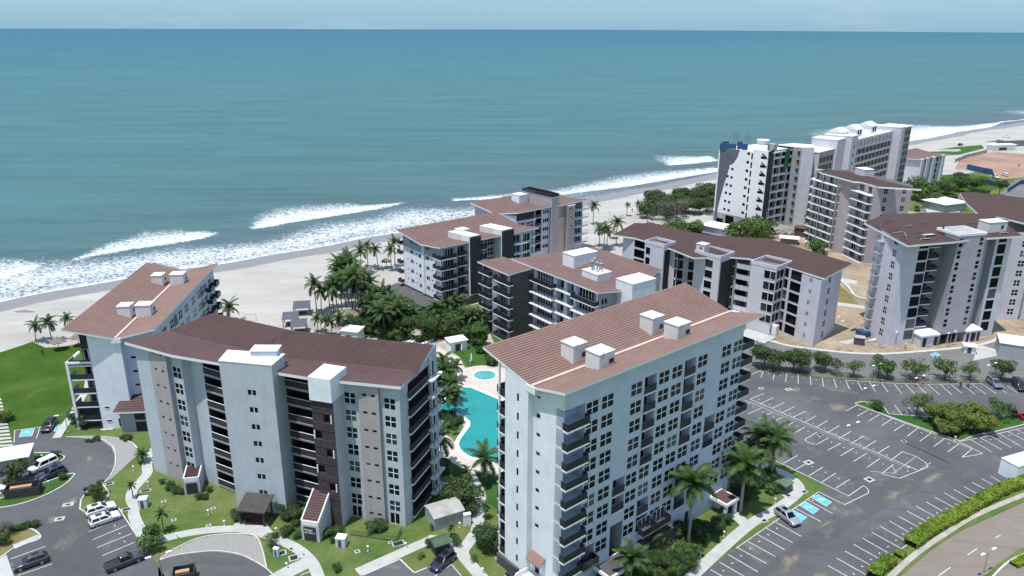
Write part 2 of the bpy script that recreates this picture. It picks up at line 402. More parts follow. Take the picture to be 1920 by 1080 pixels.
M['deck'] = mat('pool_deck', (.50, .44, .40), .8, .07, .6, fine=2.)
M['gravel'] = mat('grey_gravel', (.25, .245, .235), .95, .25, .6, bmp=.5, bsc=4)
def paver():
    m, nt, b = nodes('wavy_pavers'); p = pos(nt)
    w = N(nt, 'ShaderNodeTexWave', wave_type='BANDS', bands_direction='X'); w.inputs['Scale'].default_value = .95; w.inputs['Distortion'].default_value = 0
    cm = N(nt, 'ShaderNodeCombineXYZ'); sx = N(nt, 'ShaderNodeSeparateXYZ'); nt.links.new(p, sx.inputs[0])
    zig = math_(nt, 'MULTIPLY', math_(nt, 'SINE', math_(nt, 'MULTIPLY', sx.outputs[1], 6.5)), .10)
    nt.links.new(math_(nt, 'ADD', sx.outputs[0], zig), cm.inputs[0]); nt.links.new(cm.outputs[0], w.inputs['Vector'])
    col = ramp(nt, w.outputs[1], [(.3, (.20, .195, .19)), (.65, (.31, .30, .29))])
    col = mixc(nt, .5, col, ramp(nt, noise(nt, 2.5, 4, .6, p), [(.3, (.38,)*3), (.7, (.62,)*3)]), 'OVERLAY')
    nt.links.new(col, b.inputs['Base Color']); b.inputs['Roughness'].default_value = .85; return m
M['paver'] = paver(); M['sandpath'] = mat('beige_footway', (.36, .335, .29), .9, .12, .5)
def water(name, c, dk):
    m, nt, b = nodes(name); p = pos(nt)
    col = ramp(nt, noise(nt, .35, 4, .6, p, .5), [(.3, dk), (.7, c)])
    nt.links.new(col, b.inputs['Base Color']); b.inputs['Roughness'].default_value = .06
    bump(nt, b, noise(nt, 2.4, 3, .6, p, .6), .12, .05); return m
M['pool'] = water('pool_water', (.014, .262, .258), (.009, .215, .22))
M['pool2'] = water('shallow_pool_water', (.10, .36, .36), (.08, .30, .31))
M['poolblue'] = water('spa_water', (.17, .36, .45), (.13, .30, .40))

def smooth(P, n=5, closed=False):
    r = []; L = len(P)
    for i in range(L if closed else L-1):
        p0, p1, p2, p3 = (P[(i-1) % L] if closed or i > 0 else P[0]), P[i], P[(i+1) % L], (P[(i+2) % L] if closed or i+2 < L else P[-1])
        for k in range(n):
            t = k/n; r.append(tuple(.5*(2*b+(c-a)*t+(2*a-5*b+4*c-d)*t*t+(3*b-a-3*c+d)*t**3) for a, b, c, d in zip(p0, p1, p2, p3)))
    if not closed: r.append(P[-1])
    return r
def sheet(name, px, z, m, curve=0, world=False):
    P = [tuple(p) for p in px] if world else [G(*p) for p in px]
    if curve: P = smooth(P, curve, True)
    A = sum(P[i-1][0]*P[i][1]-P[i][0]*P[i-1][1] for i in range(len(P)))
    if A < 0: P = P[::-1]
    return tag(MB().poly([(x, y, z) for x, y in P], m).build(name), kind='structure')
def strip(mb, P, w, z0, z1, m, closed=False):
    n = len(P); Lp, Rp = [], []
    for i in range(n):
        a = P[i-1] if (i > 0 or closed) else P[i]; b = P[(i+1) % n] if (i < n-1 or closed) else P[i]
        d = Vector((b[0]-a[0], b[1]-a[1])); d = d.normalized() if d.length > 1e-6 else Vector((1, 0)); q = Vector((-d.y, d.x))*w/2
        Lp.append((P[i][0]+q.x, P[i][1]+q.y)); Rp.append((P[i][0]-q.x, P[i][1]-q.y))
    for i in range(n if closed else n-1):
        j = (i+1) % n
        mb.poly([(*Rp[i], z1), (*Rp[j], z1), (*Lp[j], z1), (*Lp[i], z1)], m)
        if z1-z0 > .02:
            mb.poly([(*Rp[i], z0), (*Rp[j], z0), (*Rp[j], z1), (*Rp[i], z1)], m); mb.poly([(*Lp[j], z0), (*Lp[i], z0), (*Lp[i], z1), (*Lp[j], z1)], m)
def kerb(name, px, w=.22, h=.13, curve=0, closed=False, z=.04, m=None):
    P = [G(*p) for p in px]
    if curve: P = smooth(P, curve, closed)
    mb = MB(); strip(mb, P, w, z, z+h, m or M['kerb'], closed); return tag(mb.build(name), kind='structure')

# land: one sheet, from behind the beach to far inland
sheet('ground', [xy(-3000, -52), xy(6000, -52), xy(6000, -4000), xy(-3000, -4000)], 0.0, M['grass'], world=True)
sheet('lawn', [(-60,680),(0,661),(35,650),(60,641),(85,652),(120,650),(150,644),(168,660),(155,742),(134,778),(118,795),(27,807),(24,832),(-80,870)], .06, M['lawn'])
sheet('garden_ground', [(520,640),(560,606),(600,600),(650,612),(700,600),(740,575),(840,600),(905,590),(925,640),(955,690),(850,668),(815,650),(700,640),(600,645)], .05, M['courtsand'])
sheet('construction_ground', [(1425,640),(1480,650),(1600,663),(1660,664),(1790,655),(1880,640),(1990,630),(1990,560),(1760,470),(1745,405),(1640,380),(1500,395),(1420,405),(1310,430),(1200,470),(1150,560),(1300,640)], .03, M['dirt'])
sheet('red_earth_lot', [(1790,317),(1800,298),(1830,291),(1862,284),(1920,289),(1990,300),(1960,330),(1880,336),(1860,326),(1840,321),(1815,318)], .05, M['red'])
sheet('far_lawn', [(1740,283),(1790,276),(1840,272),(1846,278),(1800,290),(1760,292)], .06, M['green'])
sheet('far_verge', [(1848,266),(1880,262),(1886,267),(1850,271)], .06, M['green'])
sheet('park_lawn', [(1716,352),(1745,330),(1800,326),(1850,330),(1875,350),(1840,368),(1790,362),(1730,380)], .055, M['lawn'])
sheet('park_road', [(1712,408),(1730,392),(1765,374),(1800,366),(1808,372),(1775,386),(1740,404)], .065, M['asphaltl'])
sheet('side_road', [(1860,378),(1890,350),(1905,338),(1990,345),(1990,395),(1900,385)], .065, M['asphaltl'])
# left car park
sheet('car_park_west', [(-90,858),(0,838),(24,831),(27,807),(118,794),(126,800),(108,820),(124,820),(174,820),(190,823),(211,837),(217,855),(215,876),(204,897),(192,908),(168,917),(152,938),(150,955),(162,975),(225,953),(262,1010),(286,1046),(312,1085),(320,1140),(-120,1140)], .04, M['asphalt'])
sheet('drop_off', [(296,1053),(330,1042),(400,1034),(443,1039),(468,1048),(500,1067),(516,1084),(525,1130),(300,1130)], .04, M['asphalt'])
sheet('car_park_centre', [(676,1082),(750,1049),(777,1075),(800,1064),(846,1057),(868,1080),(900,1130),(640,1130)], .04, M['asphalt'])
sheet('paver_crescent_north', [(124,820),(174,818),(200,820),(228,824),(249,832),(258,842),(258,853),(230,879),(210,897),(192,908),(206,894),(214,874),(215,853),(208,838),(188,824)], .045, M['paver'])
sheet('paver_crescent_south', [(297,1052),(310,1042),(335,1026),(372,1010),(412,1003),(455,1002),(480,1007),(491,1028),(500,1067),(468,1048),(443,1039),(400,1034),(335,1041)], .045, M['paver'])
for P in ([(190,823),(211,837),(217,855),(215,876),(204,897),(192,908)], [(297,1052),(335,1041),(400,1034),(443,1039),(468,1048),(500,1067),(516,1084)], [(297,1052),(310,1042),(335,1026),(372,1010),(412,1003),(455,1002),(480,1007),(491,1028),(500,1066)], [(124,820),(174,819),(200,820),(228,824),(249,832),(258,842)]):
    kerb('kerb', P, .2, .12, 5)
def island(px, m='green', curve=3, name='planted_island'):
    sheet(name, px, .14, M[m], curve); kerb('kerb', px, .24, .13, curve, True)
island([(-60,958),(0,953),(45,944),(90,927),(123,908),(139,892),(138,889),(128,890),(100,900),(60,914),(0,936),(-60,952)])
island([(58,852),(80,850),(105,851),(118,855),(121,859),(112,866),(96,868),(78,878),(62,868)])
island([(152,938),(150,955),(160,962),(190,945),(200,936),(205,925),(192,908),(168,917)], 'grass', 0)
island([(-30,1010),(0,998),(20,994),(52,992),(66,996),(76,1006),(70,1014),(30,1026),(10,1040),(-30,1060)], 'dry', 2)
sheet('path', [(24,1023),(70,1004),(77,1009),(28,1031)], .15, M['path'])
sheet('path', [(-40,1056),(12,1040),(26,1080),(30,1120),(-40,1120)], .06, M['path'])
# paths
_pz = [.074]
def path(px, w, curve=6, name='path'):
    _pz[0] += .004
    mb = MB(); strip(mb, smooth([G(*p) for p in px], curve), w, .0, _pz[0], M['path'])
    P = smooth([G(*p) for p in px], curve); return tag(mb.build(name), kind='structure')
path([(296,835),(285,850),(276,872),(276,888),(262,905),(249,920),(246,936),(252,950),(251,966),(262,992),(278,1014),(300,1012),(338,1003),(387,995),(440,992),(470,994),(510,1008),(548,1024),(571,1040),(588,1060),(600,1090)], 1.75)
sheet('path', [(432,997),(440,982),(455,976),(500,978),(506,992),(520,1006),(490,1006)], .112, M['path'])
path([(500,1096),(540,1073),(582,1053)], 2.6, 2)
path([(670,1074),(735,1045),(800,1016),(812,1012)], 1.9, 3)
path([(915,1096),(888,1066),(871,1046),(868,1034),(880,1016),(893,996),(897,972),(897,950),(901,930),(890,905),(880,886)], 1.9)
path([(802,1012),(825,1014),(848,1022),(866,1034)], 2.2)
path([(1290,1088),(1315,1064),(1352,1030),(1388,998),(1416,977),(1452,958),(1490,930),(1498,914),(1484,897),(1460,884),(1408,868)], 1.9)
path([(1372,962),(1385,972),(1398,984)], 2.0, 3)
path([(106,822),(120,800),(138,775),(152,748),(162,735)], 1.6)
for k in range(14):
    y = 752+k*6.6; sheet('stepping_slab', [(-40-k, y+1), (1+k*1.7, y-5), (3.5+k*1.7, y-1.5), (-40, y+4.5)], .075, M['path'])
# right car park
sheet('car_park_east', [(1290,1120),(1312,1080),(1380,1028),(1535,922),(1549,914),(1500,887),(1455,862),(1400,832),(1378,800),(1392,705),(1398,640),(1430,637),(1445,640),(1480,649),(1540,657),(1600,663),(1660,664),(1720,660),(1790,655),(1830,650),(1880,640),(2000,628),(2010,860),(1940,892),(1894,915),(1800,957),(1700,1020),(1672,1042),(1628,1080),(1590,1120)], .04, M['asphalt'])
sheet('street', [(1392,700),(1398,640),(1430,637),(1445,640),(1480,649),(1540,657),(1600,663),(1660,664),(1720,660),(1790,655),(1830,650),(1880,640),(2000,628),(2000,705),(1850,712),(1740,713),(1640,708),(1560,700),(1480,692),(1420,686)], .05, M['asphaltl'])
kerb('kerb', [(1425,637),(1445,640),(1480,649),(1540,657),(1600,663),(1660,664),(1720,660),(1790,654),(1830,649),(1862,640),(1880,630)], 1.0, .14, 4)
sheet('tree_strip', [(1400,682),(1440,688),(1500,694),(1560,701),(1640,709),(1740,714),(1850,713),(1860,717),(1740,719),(1640,716),(1560,710),(1500,704),(1440,696),(1400,690)], .10, M['verge'])
island([(1603,757),(1615,754),(1652,757),(1666,777),(1720,781),(1770,784),(1800,785),(1870,783),(1912,783),(1922,796),(1900,802),(1865,810),(1828,817),(1800,828),(1740,808),(1690,790),(1640,772),(1607,760)], 'green', 0)
sheet('paved_apron', [(1815,645),(1832,646),(1850,650),(1890,663),(1824,677),(1830,662)], .07, M['path'])
sheet('verge', [(1628,1090),(1672,1043),(1700,1022),(1800,959),(1894,917),(1960,890),(1990,905),(1920,930),(1830,970),(1772,1004),(1715,1043),(1664,1092)], .05, M['grass'])
kerb('kerb', [(1668,1084),(1717,1040),(1774,1001),(1830,967),(1920,929),(1990,903)], .9, .14, 4, m=M['sandpath'])
sheet('verge', [(1668,1086),(1718,1042),(1776,1002),(1832,969),(1990,905),(1990,916),(1920,940),(1802,994),(1746,1030),(1686,1082)], .045, M['grass'])
sheet('road', [(1640,1130),(1686,1083),(1746,1032),(1802,996),(1920,942),(2010,910),(2010,1130)], .05, M['roadtan'])
sheet('median', [(1836,1090),(1872,1058),(1905,1034),(1990,1000),(1990,1016),(1920,1040),(1886,1057),(1856,1086)], .16, M['grass'])
kerb('kerb', [(1856,1088),(1886,1058),(1920,1040),(1990,1014)], .3, .14, 3)
for a, b in (((1760,1080),(1782,1064)), ((1814,1041),(1832,1029)), ((1866,1009),(1876,1004))):
    mb = MB(); strip(mb, [G(*a), G(*b)], .14, 0, .056, M['paint']); tag(mb.build('lane_dash'), kind='structure')
# site paths between the two half-finished blocks
sheet('site_path', [(1560,566),(1625,574),(1625,580),(1560,572)], .07, M['path'])
sheet('site_lawn', [(1562,536),(1572,533),(1590,548),(1606,566),(1612,572),(1562,564)], .06, M['dry'])
kerb('site_wall', [(1566,524),(1576,528),(1590,540),(1602,556),(1620,562),(1632,562)], .8, .5, 4)
sheet('site_slab', [(1570,520),(1608,527),(1605,534),(1580,530)], .08, M['path'])
sheet('site_slab', [(1570,642),(1615,632),(1622,638),(1590,646)], .08, M['path'])
sheet('yard_slab', [(1735,392),(1785,372),(1802,380),(1800,398),(1740,402)], .09, M['path'])
# pool court
sheet('pool_deck', [(808,652),(824,651),(842,664),(862,671),(872,690),(900,685),(950,690),(975,760),(965,905),(935,894),(905,885),(888,881),(886,898),(872,899),(873,881),(840,864),(806,856),(812,826),(830,812),(846,822),(852,830),(870,800),(855,778),(812,780),(806,760),(830,745),(850,730),(856,712),(852,690),(815,668)], .06, M['deck'])
POOL = [(806,764),(822,757),(845,742),(855,734),(871,726),(884,726),(903,734),(948,753),(970,800),(962,877),(880,859),(867,851),(860,844),(856,833),(860,823),(878,799),(878,792),(867,782),(852,774),(830,777),(808,776)]
sheet('swimming_pool', POOL, .075, M['pool']); kerb('pool_coping', POOL, .8, .10, 0, True, z=.05, m=M['trim'])
c = G(909, 704); K = [(c[0]+2.75*math.cos(t*.2094), c[1]+2.75*math.sin(t*.2094)) for t in range(30)]
sheet('paddling_pool', K, .08, M['pool2'], world=True); mb = MB(); strip(mb, K, .4, .05, .12, M['trim'], True); tag(mb.build('pool_coping'), kind='structure')
c = G(812, 812); K = [(c[0]+2.4*math.cos(t*.2094), c[1]+2.4*math.sin(t*.2094)) for t in range(30)]
sheet('spa_pool', K, .085, M['poolblue'], world=True); mb = MB(); strip(mb, K, .4, .05, .14, M['trim'], True); tag(mb.build('pool_coping'), kind='structure')
sheet('court_lawn', [(838,655),(852,664),(866,672),(880,688),(915,684),(925,665),(880,640)], .065, M['green'])
sheet('court_lawn', [(852,872),(870,880),(871,893),(850,890)], .065, M['green'])
sheet('court_lawn', [(886,884),(934,896),(940,960),(910,940),(888,905)], .065, M['green'])
sheet('court_path', [(828,560),(905,548),(915,566),(870,575),(840,585)], .08, M['deck'])

M['asphaltd'] = asphalt('newer_asphalt', (.080, .081, .088), .12); M['mud'] = mat('dried_mud', (.25, .22, .18), .95, .25, .7, fine=2.)
sheet('asphalt_patch', [(1526,812),(1552,824),(1606,856),(1632,878),(1642,902),(1600,900),(1560,884),(1530,852)], .053, M['asphaltd'])
sheet('asphalt_patch', [(1655,905),(1745,870),(1790,872),(1700,930),(1560,1010),(1440,1078),(1400,1085),(1500,1010)], .053, M['asphaltd'])
def stain(px):
    P = smooth([G(*p) for p in px], 4, True); c = (sum(p[0] for p in P)/len(P), sum(p[1] for p in P)/len(P)); n = len(P); v, at = [], []
    for k in range(6):
        f = .02+k*.26
        for p in P: v.append((c[0]+(p[0]-c[0])*f, c[1]+(p[1]-c[1])*f, .0565)); at.append(1-k/5.)
    F = [(k*n+i, (k+1)*n+i, (k+1)*n+(i+1) % n, k*n+(i+1) % n) for k in range(5) for i in range(n)]; F.append(tuple(range(n)))
    A = sum(P[i-1][0]*P[i][1]-P[i][0]*P[i-1][1] for i in range(n))
    if A < 0: F = [tuple(reversed(f)) for f in F]
    me = bpy.data.meshes.new('mud_stain'); me.from_pydata(v, [], F); me.attributes.new('cover', 'FLOAT', 'POINT').data.foreach_set('value', at); me.materials.append(M['mudfade']); tag(put('mud_stain', me), kind='structure')
def mudfade():
    m, nt, b = nodes('dried_mud_film'); p = pos(nt); b.inputs['Roughness'].default_value = .95
    nt.links.new(ramp(nt, noise(nt, 1.1, 5, .7, p), [(.3, (.17, .155, .13)), (.7, (.26, .23, .19))]), b.inputs['Base Color'])
    at = N(nt, 'ShaderNodeAttribute', attribute_name='cover').outputs['Fac']
    f = math_(nt, 'ADD', at, math_(nt, 'MULTIPLY', math_(nt, 'SUBTRACT', noise(nt, .9, 6, .7, p), .5), 1.5))
    f = ramp(nt, f, [(.30, (0,)*3), (.85, (.8,)*3)]); t = N(nt, 'ShaderNodeBsdfTransparent'); mx = N(nt, 'ShaderNodeMixShader')
    nt.links.new(f, mx.inputs[0]); nt.links.new(t.outputs[0], mx.inputs[1]); nt.links.new(b.outputs[0], mx.inputs[2]); nt.links.new(mx.outputs[0], nt.nodes['Material Output'].inputs[0]); return m
M['mudfade'] = mudfade()
for P in ([(1456,1062),(1468,1036),(1486,1040),(1500,1028),(1508,1046),(1492,1062),(1476,1080),(1460,1082)], [(1522,996),(1534,984),(1560,972),(1569,976),(1552,986),(1536,994)], [(1552,948),(1566,944),(1576,954),(1562,960)], [(1520,1076),(1545,1070),(1556,1084),(1520,1092)], [(1476,727),(1494,724),(1506,733),(1488,739)], [(1600,816),(1622,812),(1640,826),(1624,828)], [(120,950),(128,935),(150,930),(146,944)], [(160,860),(170,850),(176,862),(166,872)], [(84,976),(100,966),(112,974),(96,984)], [(1650,935),(1690,915),(1700,922),(1664,942)], [(1540,760),(1580,752),(1600,768),(1560,776)], [(1720,905),(1760,880),(1772,890),(1736,915)], [(1700,690),(1740,682),(1770,690),(1730,698)]): stain(P)
# painted bays and lines
marks = MB(); blots = []
def seg(a, b, w=.13, z=.062): strip(marks, [G(*a), G(*b)], w, 0, z, M['paint'])
def rows(o, s, L, dots=True, w=.13):
    L = [((o[0]+a*s, o[1]+b*s), (o[0]+c*s, o[1]+d*s)) for a, b, c, d in L]
    for a, b in L: seg(a, b, w)
    if dots:
        for (a, b), (c, d) in zip(L, L[1:]):
            q = tuple(.5*(a[i]*.72+b[i]*.28+c[i]*.72+d[i]*.28) for i in (0, 1))
            if math.dist(G(*a), G(*c)) < 3.6: blots.append(q)
def pl(o, s, P, w=.13):
    for a, b in zip(P, P[1:]): seg((o[0]+a[0]*s, o[1]+a[1]*s), (o[0]+b[0]*s, o[1]+b[1]*s), w)
rows((1400,640), 1/9., [(255,485,80,565),(280,505,240,610),(475,525,445,645),(675,550,655,690),(868,570,868,718),(1070,595,1085,740),(1272,615,1300,770),(1468,635,1518,790),(1668,655,1735,808),(1875,685,1950,828),(2075,695,2172,852),(2280,710,2387,862),(2485,720,2612,880),(2675,720,2835,890),(2860,725,3045,900),(3050,722,3255,905),(3260,730,3465,905),(3450,732,3630,880)])
E2=(1380,640); S2=.28125
rows(E2, S2, [(1510,290,1592,355),(1575,288,1668,355),(1640,285,1738,352),(1725,290,1805,348),(1810,298,1875,345)])
pl(E2, S2, [(740,262),(900,272),(1100,283),(1300,287),(1640,284)])
pl(E2, S2, [(60,395),(1150,852)], .16); pl(E2, S2, [(92,386),(1222,866)], .16)
rows(E2, S2, [(95,385,185,350),(165,415,250,378),(235,450,322,408),(300,480,388,437),(375,510,463,468),(450,545,535,497),(530,577,610,530),(605,613,690,563),(685,650,768,600),(765,683,850,632),(845,720,935,663),(940,750,1022,700),(1025,800,1110,737)])
rows(E2, S2, [(95,410,50,430),(170,445,80,485),(240,475,152,517),(310,508,222,550),(385,540,325,572),(460,573,395,610),(540,607,460,655),(620,643,535,690),(700,680,610,728),(785,712,697,765),(870,748,783,803),(960,782,872,843),(1050,822,968,885)])
pl(E2, S2, [(1110,737),(1205,770),(1270,815),(1280,840),(1090,915),(975,885),(968,880)]); pl(E2, S2, [(460,655),(472,672),(530,690)])
pl(E2, S2, [(1200,770),(1050,880)], .08); pl(E2, S2, [(1300,810),(1215,865)], .08); pl(E2, S2, [(890,868),(1060,882)], .08); pl(E2, S2, [(1040,832),(1068,880)], .08)
rows(E2, S2, [(805,427,730,468),(880,460,808,500),(957,490,885,532),(1040,518,970,565),(1127,550,1052,600),(1213,580,1140,635),(1300,613,1225,668),(1393,648,1318,703),(1485,685,1410,740)])
pl(E2, S2, [(805,425),(1485,682),(1575,718)]); pl(E2, S2, [(1480,665),(1645,750),(1505,775),(1575,718)])
rows(E2, S2, [(1560,655,1705,738),(1620,640,1770,723),(1690,628,1835,710),(1750,615,1895,697),(1810,602,1960,680),(1870,590,2020,668)])
pl(E2, S2, [(1495,668),(1640,640),(1920,578)])
rows(E2, S2, [(1020,488,980,435),(1108,490,1055,425),(1192,488,1142,433),(1262,490,1225,440)]); pl(E2, S2, [(1020,488),(1250,500)])
rows(E2, S2, [(1795,505,1765,485),(1870,500,1840,480)], False); pl(E2, S2, [(1690,512),(1875,505)])
rows(E2, S2, [(410,762,315,815),(490,805,398,855),(580,840,485,898),(665,880,572,940),(757,922,663,982)])
pl(E2, S2, [(260,795),(750,1032),(848,965),(872,978),(885,1002),(880,1015),(725,1090),(550,1005),(0,1380)])
E3=(1380,800)
rows(E3, S2, [(470,485,645,582),(385,540,567,635),(250,630,435,733),(190,672,378,775),(130,712,325,823),(70,762,263,868),(10,808,203,915),(-50,855,145,970),(-110,905,88,1020),(-170,955,30,1070)])
rows(E3, S2, [(1830,410,1700,332),(1785,430,1640,350),(1720,450,1575,373),(1668,482,1518,400),(1608,507,1450,420),(1540,530,1388,442),(1475,553,1328,473),(1412,585,1268,503),(1352,617,1200,530),(1297,650,1140,563),(1240,685,1085,600),(1180,722,1022,630),(1140,767,960,665),(1095,810,903,705),(1038,857,843,745),(985,900,782,785),(925,940,727,832),(868,990,670,878),(812,1040,612,927)])
pl(E3, S2, [(1038,857),(1140,790)])
E4=(0,700); S4=.352
pl(E4, S4, [(632,718),(762,918)], .16); rows(E4, S4, [(650,772,472,845),(675,812,495,887),(702,855,517,930),(728,897,545,973)])
rows((0,960), .15625, [(550,415,130,565),(630,625,215,768)]); pl(E4, S4, [(75,370),(78,305),(340,270)]); pl(E4, S4, [(215,285),(193,350)]); pl(E4, S4, [(352,262),(308,342)], .2)
E5=(440,790); S5=.2708
pl(E5, S5, [(885,1068),(1145,955),(1200,1010),(1245,1050),(1330,1015)], .2); pl(E5, S5, [(1385,1075),(1500,992),(1570,1072)]); pl(E5, S5, [(455,1068),(540,1035),(560,1080)])
for q in blots:
    x, y = G(*q); marks.obox(x, y, .34, .17, .05, .062, M['paint'], random.uniform(0, 3))
tag(marks.build('parking_markings'), kind='structure')
def bay(P, sym=True):
    W_ = [G(*p) for p in P]; mb = MB(); mb.poly([(x, y, .0625) for x, y in W_][::-1], M['bluepaint'])
    strip(mb, W_, .14, 0, .066, M['paint'], True)
    if sym:   # wheelchair mark: head, body, wheel
        cx, cy = sum(p[0] for p in W_)/4, sum(p[1] for p in W_)/4
        ux = Vector((W_[0][0]-W_[3][0], W_[0][1]-W_[3][1])).normalized(); uy = Vector((W_[1][0]-W_[0][0], W_[1][1]-W_[0][1])).normalized()
        def L(a, b): return (cx+ux.x*a+uy.x*b, cy+ux.y*a+uy.y*b)
        ring = [L(.12+.38*math.cos(t*.5236), -.05+.38*math.sin(t*.5236)) for t in range(-3, 8)]
        strip(mb, ring, .11, 0, .069, M['paint']); strip(mb, [L(.62, -.1), L(.05, -.05), L(0, .42), L(-.35, .55)], .12, 0, .072, M['paint']); strip(mb, [L(.78, -.1), L(.66, -.1)], .2, 0, .07, M['paint'])
    tag(mb.build('accessible_bay'), kind='structure')
for P in ([(505,475),(548,455),(637,505),(600,532)], [(422,525),(465,503),(553,553),(515,583)], [(330,578),(375,556),(473,605),(435,633)]): bay([(1380+a*S2, 800+b*S2) for a, b in P])
bay([(a*S4, 700+b*S4) for a, b in ((118,303),(183,295),(170,335),(102,340))]); bay([(a*S4, 700+b*S4) for a, b in ((300,278),(318,280),(305,312),(288,310))], False)
bay([(1744,665),(1755,661),(1763,666),(1750,670)], False)
# drain channel and covers in the east car park
mb = MB(); strip(mb, [G(1700,832), G(1783,870)], .28, 0, .063, M['black']); tag(mb.build('drain_channel'), kind='structure')
mb = MB(); strip(mb, [G(1402,752), G(1704,880)], .5, .04, .10, M['asphaltl']); tag(mb.build('parking_divider'), kind='structure')
def cover(px, w=1.1, d=1.1, rz=.6, m='path', inner='black', f=.45, h=.125):
    x, y = G(*px); mb = MB(); mb.obox(0, 0, w, d, 0, h, M[m], 0); mb.obox(0, 0, w*f, d*f, h-.02, h+.012, M[inner], 0)
    return mb, x, y, rz
for px, w, d, rz, f in (((1516,868),1.7,1.3,.5,.45),((1630,900),1.6,1.4,.5,.5),((1538,816),1.2,.8,.4,.8),((1695,828),1.0,.8,.4,.7),((1427,729),1.2,1.0,.4,.5),((1479,731),1.6,1.1,.4,.4),((128,947),1.7,1.1,.3,.4),((112,974),1.5,1.1,.3,.45),
    ((205,908),1.5,.9,.4,.7),((273,921),1.8,.8,.4,.75),((237,956),1.6,.9,.4,.7),((307,941),.8,.7,.5,.5),((326,976),.8,.7,.5,.5),((391,986),.8,.7,.5,.5),((400,954),.8,.7,.5,.5),((443,967),.7,.6,.5,.5),((670,1035),.8,.8,.5,.5),((546,1030),.7,.7,.5,.6),((551,1047),1.5,1.4,.4,.7),((527,1038),1.6,1.2,.4,.7),((747,1020),1.9,1.1,.4,.8),((732,1018),.7,.6,.4,.5),((938,1048),1.4,1.0,.4,.3),((1508,923),1.2,.9,.5,.6),((1433,977),1.2,.9,.5,.6),((1478,930),1.8,1.3,.5,.4),((195,806),1.2,.7,0,.1),((207,805),1.2,.7,0,.1)):
    mb, x, y, rz = cover(px, w, d, rz, f=f); tag(mb.build('drain_cover', None, (x, y, 0), rz), kind='structure')
# ================================================================ BUILDINGS
_cache = {}
def winmesh(w, h, nx, nz, fr=.135, m='trim', glz='glass', single=False):
    k = (round(w, 2), round(h, 2), nx, nz, m, glz)
    if k not in _cache:
        a, b = MB(), MB(); t = M[m]
        a.box(-.05, w+.05, -.035, .05, -.07, 0, t); a.box(-.05, w+.05, -.02, .05, h, h+.04, t)
        a.box(-.05, 0, -.02, .05, 0, h, t); a.box(w, w+.05, -.02, .05, 0, h, t)
        for i in range(1, nx): a.box(w*i/nx-fr/2, w*i/nx+fr/2, -.015, .05, 0, h, t)
        for j in range(1, nz): a.box(-.0, w, -.011, .05, h*j/nz-fr/2, h*j/nz+fr/2, t)
        b.poly([(0, .0, 0), (w, .0, 0), (w, .0, h), (0, .0, h)], M[glz])
        _cache[k] = (a.mesh('window'), b.mesh('pane'))
    return _cache[k]
def balmesh(w, d, m='rail', slab='trim', h=1.05, solid=True, cap=None):
    k = ('b', round(w, 2), round(d, 2), m, slab, h, solid, cap)
    if k not in _cache:
        a, b = MB(), MB(); r = M[m]
        a.box(0, w, -d, .0, -.22, 0, M[slab])
        if solid: 
            for q in ((.03, w-.03, -d+.03, -d+.08), (.03, .08, -d+.08, -.02), (w-.08, w-.03, -d+.08, -.02)): b.box(q[0], q[1], q[2], q[3], .06, h, r)
        b.box(.0, w, -d, -d+.1, h, h+.06, M[cap] if cap else r); b.box(0, .1, -d+.1, 0, h, h+.05, r); b.box(w-.1, w, -d+.1, 0, h, h+.05, r)
        n = max(2, int(w/1.2))
        for i in range(n+1):
            x = .02+(w-.1)*i/n; b.box(x, x+.05, -d+.02, -d+.07, 0, h, M['black'])
        _cache[k] = (a.mesh('balcony'), b.mesh('railing'))
    return _cache[k]
